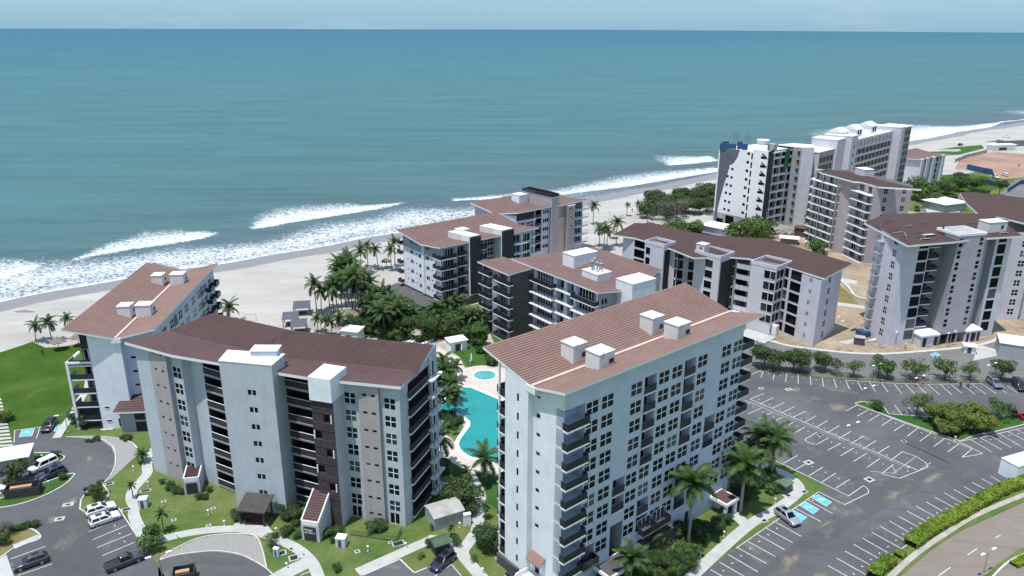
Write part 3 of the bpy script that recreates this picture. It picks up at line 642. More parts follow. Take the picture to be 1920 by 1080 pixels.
class Bld:
    def __init__(s, name, label, cat, O, ang, group=None):
        s.e = thing(name, label, cat, (O[0], O[1], 0), R(ang), group); s.O = O; s.a = R(ang); s.w = MB(); s.x = {}; s.nw = 0
    def W(s, u, v): c, n = math.cos(s.a), math.sin(s.a); return s.O[0]+c*u-n*v, s.O[1]+n*u+c*v
    def L(s, px, py, z):
        x, y = G(px, py, z); dx, dy = x-s.O[0], y-s.O[1]; c, n = math.cos(s.a), math.sin(s.a); return (c*dx+n*dy, -n*dx+c*dy)
    def on(s, px, py, p0, p1):
        """(along, z) of a pixel on the upright plane through local p0,p1"""
        a, b = s.W(*p0), s.W(*p1); d = ray(px, py); ex, ey = b[0]-a[0], b[1]-a[1]; L = math.hypot(ex, ey); ex /= L; ey /= L
        t = (-ey*a[0]+ex*a[1])/(-ey*d[0]+ex*d[1]); return ((t*d[0]-a[0])*ex+(t*d[1]-a[1])*ey, HCAM+t*d[2])
    def part(s, name, mb, smooth=False): return mb.build(name, s.e, smooth=smooth)
    def window(s, p0, p1, u, z, w, h, nx=2, nz=2, depth=.06, far=False, glz='glass', m='trim', name='window'):
        dx, dy = p1[0]-p0[0], p1[1]-p0[1]; L = math.hypot(dx, dy); dx /= L; dy /= L; th = math.atan2(dy, dx)
        x, y = p0[0]+dx*u-dy*depth, p0[1]+dy*u+dx*depth
        a, b = winmesh(w, h, nx, nz, m=m, glz=glz)
        if far: 
            return put(name, b, s.e, (x, y, z), th)
        o = put(name, a, s.e, (x, y, z), th); put('pane', b, o); return o
    def balcony(s, p0, p1, u, z, w, d, m='rail', slab='trim', back=0., solid=True, h=1.05, cap=None):
        dx, dy = p1[0]-p0[0], p1[1]-p0[1]; L = math.hypot(dx, dy); dx /= L; dy /= L; th = math.atan2(dy, dx)
        a, b = balmesh(w, d+back, m, slab, h, solid, cap)
        o = put('balcony', a, s.e, (p0[0]+dx*u-dy*back, p0[1]+dy*u+dx*back, z), th); put('railing', b, o); return o
    def facade(s, p0, p1, z0, z1, holes=(), m='white', top=None, mb=None, cornice=None):
        """upright wall p0->p1, outside on the right; holes (u0,u1,za,zb,depth[,inner material]); top [(u,z)...] above z1"""
        mb = mb or s.w; m = M[m]; dx, dy = p1[0]-p0[0], p1[1]-p0[1]; L = math.hypot(dx, dy); dx /= L; dy /= L
        P = lambda u, z, d=0.: (p0[0]+dx*u-dy*d, p0[1]+dy*u+dx*d, z)
        us = sorted({0., L}|{min(L, max(0, h[i])) for h in holes for i in (0, 1)}); zs = sorted({z0, z1}|{h[i] for h in holes for i in (2, 3) if z0 < h[i] < z1})
        for i in range(len(us)-1):
            if us[i+1]-us[i] < 1e-4: continue
            run = None
            for j in range(len(zs)-1):
                cu, cz = (us[i]+us[i+1])/2, (zs[j]+zs[j+1])/2
                inside = any(h[0] < cu < h[1] and h[2] < cz < h[3] for h in holes)
                if not inside:
                    if run is None: run = zs[j]
                if (inside or j == len(zs)-2) and run is not None:
                    e = zs[j] if inside else zs[j+1]
                    mb.poly([P(us[i], run), P(us[i+1], run), P(us[i+1], e), P(us[i], e)], m); run = None
        for h in holes:
            a, b, c, d, dep = h[:5]; k = M[h[5]] if len(h) > 5 else m
            mb.poly([P(a, c), P(a, c, dep), P(a, d, dep), P(a, d)], k); mb.poly([P(b, c, dep), P(b, c), P(b, d), P(b, d, dep)], k)
            mb.poly([P(a, d), P(a, d, dep), P(b, d, dep), P(b, d)], k); mb.poly([P(a, c, dep), P(a, c), P(b, c), P(b, c, dep)], k)
            mb.poly([P(a, c, dep), P(b, c, dep), P(b, d, dep), P(a, d, dep)], M[h[6]] if len(h) > 6 else k)
        if top:
            for (a, za), (b, zb) in zip(top, top[1:]): mb.poly([P(a, z1), P(b, z1), P(b, zb), P(a, za)], m)
        return P
    def done(s): s.part('wall', s.w); return s.e
def roof_strip(bld, low, high, rows, m='tile', th=.34, lip=.066, name='roof', trim='trim', mod=None):
    """low/high: matching 3-D polylines (local); tile courses climb from low to high, white fascia all round"""
    mb = MB(); n = len(low); low = [Vector(p) for p in low]; high = [Vector(p) for p in high]
    s = [0.]
    for a, b in zip(low, low[1:]): s.append(s[-1]+(b-a).length)
    up = Vector((0, 0, 1)); off = 1000.*rows+low[0].x
    for i in range(n-1):
        dv = (high[i]-low[i]).length/rows
        for k in range(rows):
            f0, f1 = k/rows, (k+1)/rows
            A = low[i].lerp(high[i], f0)+up*lip; B = low[i+1].lerp(high[i+1], f0)+up*lip
            c = low[i+1].lerp(high[i+1], f1); d = low[i].lerp(high[i], f1)
            uv = [(s[i]+off, k*dv+.02), (s[i+1]+off, k*dv+.02), (s[i+1]+off, k*dv+dv-.02), (s[i]+off, k*dv+dv-.02)]
            uv = [(p[0], (k+.1)*.48 if j < 2 else (k+.9)*.48) for j, p in enumerate(uv)]
            mb.poly([A, B, c, d], M[m], uv)
            e, f = low[i].lerp(high[i], f0), low[i+1].lerp(high[i+1], f0)
            mb.poly([e, f, B, A], M['roofjoint'], None)
        t = M[trim]; z = up*th
        mb.poly([low[i]-z, high[i]-z, high[i+1]-z, low[i+1]-z], t)
        mb.poly([low[i]-z, low[i+1]-z, low[i+1], low[i]], t)
        mb.poly([high[i+1]-z, high[i]-z, high[i], high[i+1]], t)
    z = up*th; t = M[trim]
    mb.poly([high[0]-z, low[0]-z, low[0]+up*lip, high[0]+up*.01], t); mb.poly([low[-1]-z, high[-1]-z, high[-1]+up*.01, low[-1]+up*lip], t)
    # dark drip edge along the gable ends
    return bld.part(name, mb)
M['roofjoint'] = mat('tile_joint', (.042, .024, .024), .9, .2)
def box_part(bld, name, u, v, w, d, z0, z1, m='boxw', top='roofflat', rz=0., lip=.12):
    mb = MB(); mb.obox(u, v, w, d, z0, z1, M[m], rz); mb.obox(u, v, w+.16, d+.16, z1, z1+lip, M[top], rz)
    return bld.part(name, mb)
def vent(bld, u, v, w, d, z0, z1): 
    o = box_part(bld, 'roof_vent_box', u, v, w, d, z0, z1)
    mb = MB(); mb.tube([(u-w*.3, v-d*.5-.15, z1-.5), (u-w*.3, v-d*.5-.15, z1+.5)], .05, M['steel'], 5); mb.box(u+w*.15, u+w*.45, v-d*.5-.05, v-d*.5, z0+.9, z0+1.6, M['black'])
    mb.build('vent_pipe', o)

# ---------------------------------------------------------------- 1. the near tower on the right
def tower():
    b = Bld('apartment_tower', 'tall white tower with pinkish tile roof and four white roof boxes beside the pool', 'apartment building', (6.76, 87.4), 40, 'tile roofed white apartment blocks')
    Lw, D, FH = 38.9, 11.0, 2.87
    zc = lambda k: 28.62-FH*k
    U = [4.0, 6.92, 9.85, 12.72, 15.5, 18.65, 21.55, 24.4, 27.6, 30.6, 33.6, 36.6]; ww, wh = 2.2, 1.82
    holes, wins, bals = [], [], []
    pat = {0: 'wwwwwwwwB', 1: 'wwwwwwwww', 2: '.....BB.E', 3: 'wwwwwwwww', 4: 'BBBBBwwBB', 5: 'wwwwwwwww', 6: 'wwwwwwwww', 7: 'BBBBBwwBB', 8: 'wwwwwwwww', 9: '....BB.w.', 10: 'wwwwwwwww', 11: 'wwwwwwwww'}
    for ci, u in enumerate(U):
        for k in range(9):
            c = pat[ci][k]; z = zc(k)
            if c == 'w': holes.append((u, u+ww, z-wh/2, z+wh/2, .1)); wins.append((u, z-wh/2))
            elif c == 'B': holes.append((u, u+2.55, z-1.45, z+1.18, 1.5)); bals.append((u, z-1.45))
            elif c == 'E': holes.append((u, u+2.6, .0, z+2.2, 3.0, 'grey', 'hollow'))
    for k in range(9): holes.append((.0, 3.75, zc(k)-1.42, zc(k)+1.15, 1.5))
    p0, p1 = (0, 0), (Lw, 0); rz = lambda v: 33-(v+.95)*1.45/6.2 if v < 5.25 else 31.55+(v-5.25)*2.39/10.15
    zt = rz(0)-.36
    b.facade(p0, p1, 0, zt, holes, 'pale')  # front's shade put into a darker, bluer stucco than the lit end wall
    for u, z in wins: b.window(p0, p1, u, z, ww, wh, 2, 2)
    for i, (u, z) in enumerate(bals):
        b.balcony(p0, p1, u, z+.02, 2.55, .12)
        b.window(p0, p1, u+.9, z+.05, 1.5, 2.2, 2, 1, depth=1.46, name='balcony_door')
    for k in range(9):
        z = zc(k)-1.42; b.balcony(p0, p1, -.35, z+.02, 4.1, 1.0)
        b.window(p0, p1, .3, z+1.35, 2.0, 1.0, 2, 1, depth=1.46, name='balcony_window')
    # end wall in two planes
    hs, ws = [], []
    for k in range(8):
        z = 30.0-FH*k; hs.append((6.1+1.05, 6.1+1.05+.75, z-.28, z+.28, .12)); ws.append((7.15, z-.28))
    q0, q1 = (0, 10.7), (0, 0)
    hs2 = [(h[0]-1.75, h[1]-1.75, h[2], h[3], .12) for h in hs]; brk = [0, 13.2-5.25, 13.2]
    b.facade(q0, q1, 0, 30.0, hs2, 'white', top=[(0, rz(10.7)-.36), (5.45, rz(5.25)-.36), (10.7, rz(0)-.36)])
    for u, z in ws: b.window(q0, q1, u-1.75, z, .75, .56, 1, 1)
    # the forward plane of the end wall with its own column of slit windows
    r0, r1 = (-1.0, 10.7), (-1.0, 5.9); h3 = [(2.5, 2.92, 29.0-FH*k-.6, 29.0-FH*k+.55, .14) for k in range(10)]
    b.facade(r0, r1, 0, 30.5, h3, 'white', top=[(0, rz(10.7)-.36), (4.8, rz(5.9)-.36)])
    for h in h3: b.window(r0, r1, h[0], h[2], .42, 1.15, 1, 1)
    b.facade((-1.0, 5.9), (0, 5.9), 0, rz(5.9)-.36, (), 'white')
    # sea-side balconies seen edge-on past the end wall
    b.facade((.9, 12.2), (.9, 10.7), 0, rz(11)-.4, (), 'midgrey'); b.facade((.9, 10.7), (-1.0, 10.7), 0, rz(10.7)-.4, (), 'white')
    mb = MB(); mb.box(-1.0, -.75, 11.95, 12.2, 2, rz(12)-.4, M['trim']); b.part('corner_post', mb)
    for k in range(10):
        z = 2.0+FH*k; b.balcony((-1.0, 12.2), (-1.0, 10.7), 0.02, z, 1.46, .02, back=1.8, solid=True)
        b.balcony((2.4, 12.2), (-.8, 12.2), 0.1, z+.01, 3.0, .7, m='rail')
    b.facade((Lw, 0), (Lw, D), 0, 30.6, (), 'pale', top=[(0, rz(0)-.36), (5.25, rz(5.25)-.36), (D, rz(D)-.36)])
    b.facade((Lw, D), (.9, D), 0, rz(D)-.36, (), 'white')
    for k in range(9): b.balcony((Lw, .1), (Lw, 6), 0, zc(k)-1.4, 3.4, 3.6)
    e = (-.95, 43.0)
    roof_strip(b, [(e[1], 5.25, 31.55), (-.95, 5.25, 31.55)], [(e[1], -.95, 33), (-.95, -.95, 33)], 13, 'tile')
    roof_strip(b, [(-.95, 5.35, 31.57), (e[1], 5.35, 31.57)], [(-1.15, 15.4, 33.94), (e[1]+.6, 15.4, 33.94)], 21, 'tile')
    mb = MB(); mb.box(-.9, e[1]-.1, 5.05, 5.6, 31.5, 31.78, M['gutter']); b.part('valley_gutter', mb)
    mb = MB(); mb.box(-1.05, -.4, 4.6, 6.4, 30.6, 31.62, M['trim']); b.part('gutter_head', mb)
    for u in (9.4, 26.0): vent(b, u-.5, 7.6, 2.6, 2.5, 31.6, 34.5); vent(b, u+.6, 3.6, 3.0, 2.6, 31.7, 34.3)
    mb = MB(); mb.tube([(11.2, 5.9, 31.7), (11.2, 5.9, 35.4)], .04, M['steel'], 5); mb.tube([(11.0, 5.9, 35.2), (11.5, 5.9, 35.2)], .03, M['steel'], 4); b.part('antenna', mb)
    # terrace, awning and low walls at the foot of the end wall
    mb = MB(); mb.box(-3.4, 0, -.2, 5.8, .0, 2.0, M['trim']); mb.box(-3.4, -3.15, -.2, 5.8, 2.0, 2.55, M['trim']); mb.box(-3.15, -1.0, 5.6, 5.8, 2.0, 2.9, M['trim']); b.part('terrace', mb)
    mb = MB(); mb.box(-1.5, -1.42, .1, 2.9, 2.0, 3.1, M['rail']); mb.box(-1.42, -.05, .1, .18, 2.0, 3.1, M['rail']); b.part('terrace_railing', mb)
    mb = MB(); mb.hexa([(-1.35, 2.9, 4.55), (-1.35, 5.7, 4.55), (-.02, 5.7, 5.3), (-.02, 2.9, 5.3), (-1.35, 2.9, 4.67), (-1.35, 5.7, 4.67), (-.02, 5.7, 5.42), (-.02, 2.9, 5.42)], M['tile']); b.part('tiled_awning', mb)
    b.window(q0, q1, 5.6, 2.05, .9, 2.1, 1, 1, depth=-.03, name='terrace_door')
    mb = MB(); mb.box(-1.4, -1.01, 7.5, 12.2, 0, 1.7, M['plinth']); mb.box(-2.6, -1.9, 6.6, 8.6, 0, 1.1, M['rail']); mb.box(-3.4, -2.9, 6.6, 8.2, 0, .9, M['white']); b.part('plant_enclosure', mb)
    # porch roof and planter terraces along the front
    mb = MB(); mb.box(6.5, 12.8, -3.4, -.05, 2.3, 2.75, M['trim']); mb.box(6.8, 12.5, -3.1, -.3, 2.75, 2.8, M['plinth']); mb.box(6.6, 6.9, -3.3, -3.0, 0, 2.3, M['trim']); mb.box(12.4, 12.7, -3.3, -3.0, 0, 2.3, M['trim']); b.part('entrance_canopy', mb)
    mb = MB(); mb.box(33.8, 37.2, -3.6, -.05, 2.4, 2.9, M['trim']); mb.poly([(34.1, -3.3, 2.92), (36.9, -3.3, 2.92), (36.9, -.3, 2.92), (34.1, -.3, 2.92)], M['tileb']); mb.box(34.0, 34.4, -3.4, -2.9, 0, 2.4, M['trim']); mb.box(36.6, 37.0, -3.4, -2.9, 0, 2.4, M['trim']); mb.box(35.5, 37.1, -.9, -.05, 0, 2.4, M['white']); b.part('side_canopy', mb)
    mb = MB(); mb.box(12.9, 24, -1.9, -.03, .0, 2.2, M['plinth']); mb.box(12.9, 24, -2.0, -1.9, .0, 3.0, M['rail']); b.part('ground_terrace', mb)
    for u, z in ((3.2, 4.2), (15.8, 3.9), (19.1, 3.9)): b.balcony(p0, p1, u, z, 3.2, 1.3, slab='cementdark')  # dark slab colour stands in for the shade of a recess
    for u, z in ((15.9, 4.1), (19.3, 4.1)): b.window(p0, p1, u, z, 2.8, 2.0, 3, 1, depth=-.03, name='balcony_door')
    for u in (1.0, 16.0, 20.0, 27.5): b.window(p0, p1, u, .3, 2.1, 2.2, 2, 1, depth=-.03, name='patio_door')
    b.done()
tower()

# ---------------------------------------------------------------- 2. the block at the far left (same kind of roof)
def west():
    b = Bld('apartment_block', 'white apartment block with clay tile butterfly roof standing between the big lawn and the beach', 'apartment building', (-70.1, 138.8), 95, 'tile roofed white apartment blocks')
    P = lambda px, py, z: (*b.L(px, py, z), z)
    a, c = P(290,617,20.5), P(407,493,20.5); v0, v1 = P(216,635.5,19.3), P(347,509,19.3); l0, l1 = P(114,618,22), P(275,491.8,22)
    c = (c[0], a[1], 20.5); 
    roof_strip(b, [v1, v0], [c, a], 12, 'tile'); roof_strip(b, [(v0[0], v0[1]+.1, 19.32), (v1[0], v1[1]+.1, 19.32)], [l0, l1], 19, 'tile')
    mb = MB(); mb.hexa([(v0[0]+.1, v0[1]-.25, 19.25), (v1[0], v1[1]-.25, 19.25), (v1[0], v1[1]+.3, 19.25), (v0[0]+.1, v0[1]+.3, 19.25)]+[(v0[0]+.1, v0[1]-.25, 19.55), (v1[0], v1[1]-.25, 19.55), (v1[0], v1[1]+.3, 19.55), (v0[0]+.1, v0[1]+.3, 19.55)], M['gutter']); b.part('valley_gutter', mb)
    mb = MB(); mb.box(v0[0]-.05, v0[0]+.7, v0[1]-.9, v0[1]+.9, 18.4, 19.36, M['trim']); b.part('gutter_head', mb)
    for px, py, w in ((238,592,2.5),(274,590,3.0),(299,533,2.4),(336,531,3.0)):
        u, v = b.L(px, py, 19.6); vent(b, u, v, 2.6, w, 19.4, 22.0)
    e0, e1 = (v0[0]+.5, v0[1]+5.4), (a[0]+1, 0)
    k0, k1 = (e0[0]-.1, e0[1]), (v0[0]+.35, v0[1]-.6)
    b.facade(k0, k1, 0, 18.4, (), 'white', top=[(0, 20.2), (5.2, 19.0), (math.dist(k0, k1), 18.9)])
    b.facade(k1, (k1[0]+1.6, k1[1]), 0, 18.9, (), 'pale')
    f0, f1 = (k1[0]+1.6, k1[1]), (a[0]+1.2, .0); LL = math.dist(f0, f1)
    hs = [(.8, 1.7, 17.2-2.95*k, 17.65-2.95*k, .12) for k in range(5)]
    b.facade(f0, f1, 0, 18.9, hs, 'pale', top=[(0, 18.95), (LL, 19.9)])
    for h in hs: b.window(f0, f1, h[0], h[2], .9, .45, 1, 1)
    Lw = c[0]-1
    s0, s1 = (f1[0], 0), (Lw, 0); hs = []
    for k in range(6):
        for u in (5, 9.5, 15, 19, 24, 28, 33, 37): hs.append((u, u+2.2, 17-2.95*k-.9, 17-2.95*k+.9, .1))
        for u in (12, 30.5): hs.append((u, u+2, 17-2.95*k-1.3, 17-2.95*k+1.2, 1.4))
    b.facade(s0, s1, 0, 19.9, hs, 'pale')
    for h in hs:
        if h[4] < .5: b.window(s0, s1, h[0], h[2], 2.2, 1.8, 2, 2)
        else: b.balcony(s0, s1, h[0], h[2]+.02, 2.0, .1)
    for k in range(5):
        for u in (34.5, 39.0): b.balcony(s0, s1, u-f1[0]*0, 15.6-2.95*k, 2.6, 1.3)
    d1 = l0[1]-1.0
    b.facade((Lw, 0), (Lw, d1), 0, 19, (), 'white', top=[(0, 20), (6, 18.9), (d1, 21.4)]); b.facade((Lw, d1), (e0[0]+2.2, d1), 0, 21.3, (), 'white')
    b.facade((k0[0]+2.4, d1), (k0[0]+2.4, k0[1]), 0, 20.6, (), 'charcoal'); b.facade((k0[0]+2.4, k0[1]), k0, 0, 20.1, (), 'pale')
    # open frame of white posts and slabs with balconies at the sea corner
    mb = MB(); q = k0[1]; x0 = k0[0]-.2
    mb.box(x0, x0+.45, q+4.3, q+4.75, 0, 14.6, M['trim']); mb.box(x0, x0+.5, q+.02, q+4.3, 14.2, 14.6, M['trim']); mb.box(x0+.5, x0+5.5, q+4.3, q+4.7, 14.2, 14.6, M['trim']); b.part('balcony_frame', mb)
    for k in range(5):
        z = 2.0+2.95*k; b.balcony((x0+.3, q+4.3), (x0+.3, q), .02, z, 4.2, .1, back=2.2); b.window((k0[0]+2.4, d1), (k0[0]+2.4, q), .3, z+.1, 2.6, 2.3, 3, 1, depth=-.04, name='balcony_door')
    b.facade((x0+.4, q+4.2), (x0+.4, q+.1), 0, 5.3, [(.3, 3.7, .4, 2.4, .3, 'charcoal', 'hollow'), (.3, 3.7, 2.9, 4.9, .3, 'charcoal', 'hollow')], 'charcoal')
    for z in (.35, 3.3): b.window(k0, k1, 3.2, z, 2.0, 1.9, 2, 1 if z < 1 else 2, depth=-.03); b.window(k0, k1, 1.0, z+1.2, .9, .4, 1, 1, depth=-.03)
    # lean-to porch
    mb = MB(); u, v = b.L(262, 800, 0); mb.box(u-2.4, u+2.2, v-2.6, v+2.4, 0, 5.2, M['grey']); mb.box(u-2.43, u-2.3, v-2.4, v-.4, .3, 2.4, M['hollow']); mb.box(u-2.43, u-2.3, v-2.4, v-.4, 2.8, 4.9, M['hollow']); b.part('porch', mb)
    roof_strip(b, [(u-3.2, v+3.2, 5.0), (u-3.2, v-3.0, 5.0)], [(u+2.8, v+2.6, 7.0), (u+2.8, v-3.0, 7.0)], 9, 'tileb', name='porch_roof')
    b.done()
west()

# ---------------------------------------------------------------- 3. the curved block with the entrance
def curved():
    O = (-45.5, 109.2)
    b = Bld('curved_apartment_block', 'grey block with bent dark brown tile roof, plain stair core and dark open galleries', 'apartment building', O, 0)
    l = lambda x, y: (x-O[0], y-O[1]); FH = 3.02
    lz = lambda px, py, z: (*b.L(px, py, z), z)
    E = 25.1
    # roof, front slope (rises to the eave) and back slope with visible tile courses
    val = [(313,621.5,24.3), (400,644,24.3), (467,657.5,24.3), (532,672,24.3), (647,682.5,24.3), (784,697.5,24.3)]
    eav = [(233,641,E), (321,665,E), (415,681,E), (514,697,E), (589,709,E), (751,725,E)]
    bk = [(399,587,27.6), (470,602,27.6), (545,619,27.6), (615,627,27.6), (700,636,27.6), (813,646,27.6)]
    V = [lz(*p) for p in val]; Ev = [lz(*p) for p in eav]; Bk = [lz(*p) for p in bk]
    roof_strip(b, V[::-1], Ev[::-1], 11, 'tileb', th=.5); roof_strip(b, [(p[0]+.02, p[1]+.05, p[2]+.06) for p in V], Bk, 24, 'tileb', th=.4)
    W0 = [l(-64.3,120.6), l(-61.2,118.8), l(-57.3,116.5), l(-56.9,117.2), l(-54.6,116.0), l(-53.9,117.3), l(-50.9,115.5), l(-45.7,112.6)]
    sm = lambda p0, p1, u, z, w=.75, h=.42: b.window(p0, p1, u, z, w, h, 1, 1)
    zt = E-.5
    b.facade(W0[0], W0[1], 0, zt, (), 'pb')
    h = [(u, u+.7, 2.9+FH*k, 3.3+FH*k, .12) for k in range(8) if 3.3+FH*k < zt for u in (1.1, 2.9)]
    b.facade(W0[1], W0[2], 0, zt, h, 'mauve')
    for q in h: sm(W0[1], W0[2], q[0], q[2], .7, .4)
    b.facade(W0[2], W0[3], 0, zt, (), 'grey')
    h = [(.35, 2.15, 2.2+FH*k, 4.1+FH*k, .1) for k in range(7)]; b.facade(W0[3], W0[4], 0, zt, h, 'pb')
    for q in h: b.window(W0[3], W0[4], .35, q[2], 1.8, 1.9, 2, 2)
    b.facade(W0[4], W0[5], 0, zt, (), 'pb'); b.facade(W0[5], W0[6], 0, zt, (), 'pb')
    def gallery(p0, p1, mm='charcoal'):
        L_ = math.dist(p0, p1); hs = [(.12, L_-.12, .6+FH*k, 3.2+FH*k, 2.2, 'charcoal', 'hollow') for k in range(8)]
        b.facade(p0, p1, 0, zt, hs, 'grey')
        for k in range(8):
            mb = balk.get(round(L_, 1))
            o = b.balcony(p0, p1, .1, .62+FH*k, L_-.2, .10, m='charcoal', slab='concrete', h=1.15, cap='trim')
            b.window(p0, p1, L_*.45, 2.4+FH*k, 1.2, .4, 2, 1, depth=2.15, name='gallery_window')
    balk = {}
    gallery(W0[6], W0[7])
    # core
    K = [l(-45.6,112.9), l(-45.5,109.2), l(-36.8,107.5), l(-36.0,111.6)]; ZC = 26.7
    b.facade(K[0], K[1], 0, ZC, (), 'pb'); b.facade(K[2], K[3], 0, ZC, (), 'pb')
    h = [(4.35, 5.75, 3.25+FH*k, 4.15+FH*k, .12) for k in range(7)]; b.facade(K[1], K[2], 0, ZC, h, 'pb')
    for q in h: b.window(K[1], K[2], q[0], q[2], 1.4, .9, 2, 1)
    mb = MB(); mb.prism([(K[1][0]-.05, K[1][1]-.05), (K[2][0]+.05, K[2][1]-.05), (K[3][0]+.1, K[3][1]+.3), (K[0][0], K[0][1]+.5)], ZC, ZC+.15, M['roofflat']); b.part('core_roof', mb)
    u, v = b.L(497, 664, 27); box_part(b, 'roof_vent_box', u, v+.6, 4.2, 2.4, 24.8, 27.7, 'pb')
    gallery(l(-36.1,110.9), l(-30.6,108.6))
    # slatted stair tower and white box above it
    T = [l(-30.7,109.2), l(-30.5,105.0), l(-26.9,103.9), l(-26.1,107.6)]
    hs = []
    for k in range(6): hs.append((.25 if k % 2 == 0 else 2.0, 1.45 if k % 2 == 0 else 3.2, 3.6+FH*k, 5.0+FH*k, .9, 'charcoal', 'hollow'))
    b.facade(T[0], T[1], 0, 22.4, (), 'slat'); b.facade(T[1], T[2], 0, 22.4, hs, 'slat'); b.facade(T[2], T[3], 0, 22.4, (), 'pb')
    mb = MB(); 
    d = Vector((T[2][0]-T[1][0], T[2][1]-T[1][1])).normalized(); nrm = Vector((d.y, -d.x))
    for j in range(60):
        z = .3+j*.37; p = Vector(T[1])+nrm*.06; r = Vector(T[2])+nrm*.06
        for uu in ((0, .98),):
            if any(hh[2]-.15 < z < hh[3]+.1 for hh in hs): continue
            a_, c_ = p, r; mb.hexa([(a_.x, a_.y, z), (c_.x, c_.y, z), (c_.x-nrm.x*.05, c_.y-nrm.y*.05, z), (a_.x-nrm.x*.05, a_.y-nrm.y*.05, z), (a_.x, a_.y, z+.16), (c_.x, c_.y, z+.16), (c_.x-nrm.x*.05, c_.y-nrm.y*.05, z+.2), (a_.x-nrm.x*.05, a_.y-nrm.y*.05, z+.2)], M['slat'])
    b.part('slat_screen', mb)
    mb = MB()
    for hh in hs:
        for q in ((hh[1]-.02,) if hh[0] > 1 else (hh[0]-.16,)):
            p = Vector(T[1])+d*q; r = p+d*.18
            mb.hexa([(p.x+nrm.x*.12, p.y+nrm.y*.12, hh[2]), (r.x+nrm.x*.12, r.y+nrm.y*.12, hh[2]), (r.x, r.y, hh[2]), (p.x, p.y, hh[2]), (p.x+nrm.x*.12, p.y+nrm.y*.12, hh[3]), (r.x+nrm.x*.12, r.y+nrm.y*.12, hh[3]), (r.x, r.y, hh[3]), (p.x, p.y, hh[3])], M['trim'])
    b.part('opening_trim', mb)
    mb = MB(); bx = [l(-30.6,104.7), l(-27.0,103.6), l(-25.5,108.2), l(-29.2,109.4)]; mb.prism(bx, 22.4, 26.3, M['white'], M['roofflat']); b.part('stair_head_box', mb)
    # right-hand wing
    Rr = [l(-26.3,107.3), l(-23.6,106.5), l(-23.5,105.9), l(-20.2,104.9), l(-20.1,105.5), l(-16.9,104.4), l(-16.2,105.2), l(-12.4,116.2)]
    h = [(.3, 2.1, 2.6+FH*k, 4.4+FH*k, .1) for k in range(7)]+[(.3, 1.9, .2, 2.1, .1)]
    for (p0, p1, du) in ((Rr[0], Rr[1], .45), (Rr[4], Rr[5], .75)):
        hh = [(q[0]+du-.3, q[1]+du-.3, q[2], q[3], q[4]) for q in h]; b.facade(p0, p1, 0, zt, hh, 'pb')
        for q in hh: b.window(p0, p1, q[0], q[2], q[1]-q[0], q[3]-q[2], 2, 2 if q[2] > 1 else 1)
    b.facade(Rr[1], Rr[2], 0, zt, (), 'mauve'); hh = [(u, u+.72, 1.5+FH*k, 1.92+FH*k, .12) for k in range(8) for u in (.7, 2.15)]
    b.facade(Rr[2], Rr[3], 0, zt, hh, 'mauve')
    for q in hh: sm(Rr[2], Rr[3], q[0], q[2], .72, .42)
    b.facade(Rr[3], Rr[4], 0, zt, (), 'grey'); b.facade(Rr[5], Rr[6], 0, zt, (), 'pb')
    hs = [(1.0, 10.4, .9+FH*k, 3.3+FH*k, 1.3, 'charcoal', 'hollow') for k in range(8)]
    b.facade(Rr[6], Rr[7], 0, 24.4, hs, 'pb', top=[(0, 24.7), (4, 24.4), (math.dist(Rr[6], Rr[7]), 26.9)])
    for k in range(8): b.balcony(Rr[6], Rr[7], .8, .9+FH*k, 6.2, .45, m='charcoal'); b.balcony(Rr[6], Rr[7], 7.6, .9+FH*k, 4.0, 1.1, m='rail', solid=False)
    mb = MB(); p = Rr[6]; mb.obox(p[0]+3.0, p[1]+8.2, .5, .5, 0, 25.6, M['pb'], R(71)); b.part('corner_post', mb)
    # back and left end
    bk0 = [Rr[7], l(-25,117.5), l(-43,122.5), l(-55,128), l(-60,124), W0[0]]
    ht = [26.4, 26.6, 26.6, 25.0, 23.9, 23.9]
    for p, q, a, c in zip(bk0, bk0[1:], ht, ht[1:]): b.facade(p, q, 0, 23, (), 'white', top=[(0, a), (math.dist(p, q), c)])
    # two small entrance blocks with brown lean-to roofs
    def entry(px, base, name, w, d, zf, zb, ang, sign):
        x, y = G(*px); x -= O[0]; y -= O[1]; c, n = math.cos(R(ang)), math.sin(R(ang)); q = lambda a, e: (x+c*a-n*e, y+n*a+c*e)
        mb = MB(); t = M['pb']
        F4 = [q(0, 0), q(w, 0), q(w, d), q(0, d)]; Z = [zf, zf, zb, zb]
        mb.hexa([(*p, 0) for p in F4]+[(*p, z-.75) for p, z in zip(F4, Z)], t)
        o = b.part('entrance_block', mb)
        mb = MB(); 
        for (i, j) in ((0, 1), (1, 2), (3, 0)):
            a, e = Vector(F4[i]), Vector(F4[j]); k = (e-a).normalized(); nn = Vector((k.y, -k.x))*-.18
            mb.hexa([(a.x, a.y, Z[i]-.8), (e.x, e.y, Z[j]-.8), (e.x+nn.x, e.y+nn.y, Z[j]-.8), (a.x+nn.x, a.y+nn.y, Z[i]-.8), (a.x, a.y, Z[i]+.03), (e.x, e.y, Z[j]+.03), (e.x+nn.x, e.y+nn.y, Z[j]+.03), (a.x+nn.x, a.y+nn.y, Z[i]+.03)], M['trim'])
        mb.build('parapet', o)
        a, e = q(.2, .2), q(w-.2, .2); g, h_ = q(w-.2, d), q(.2, d); mb = MB(); NR = 12
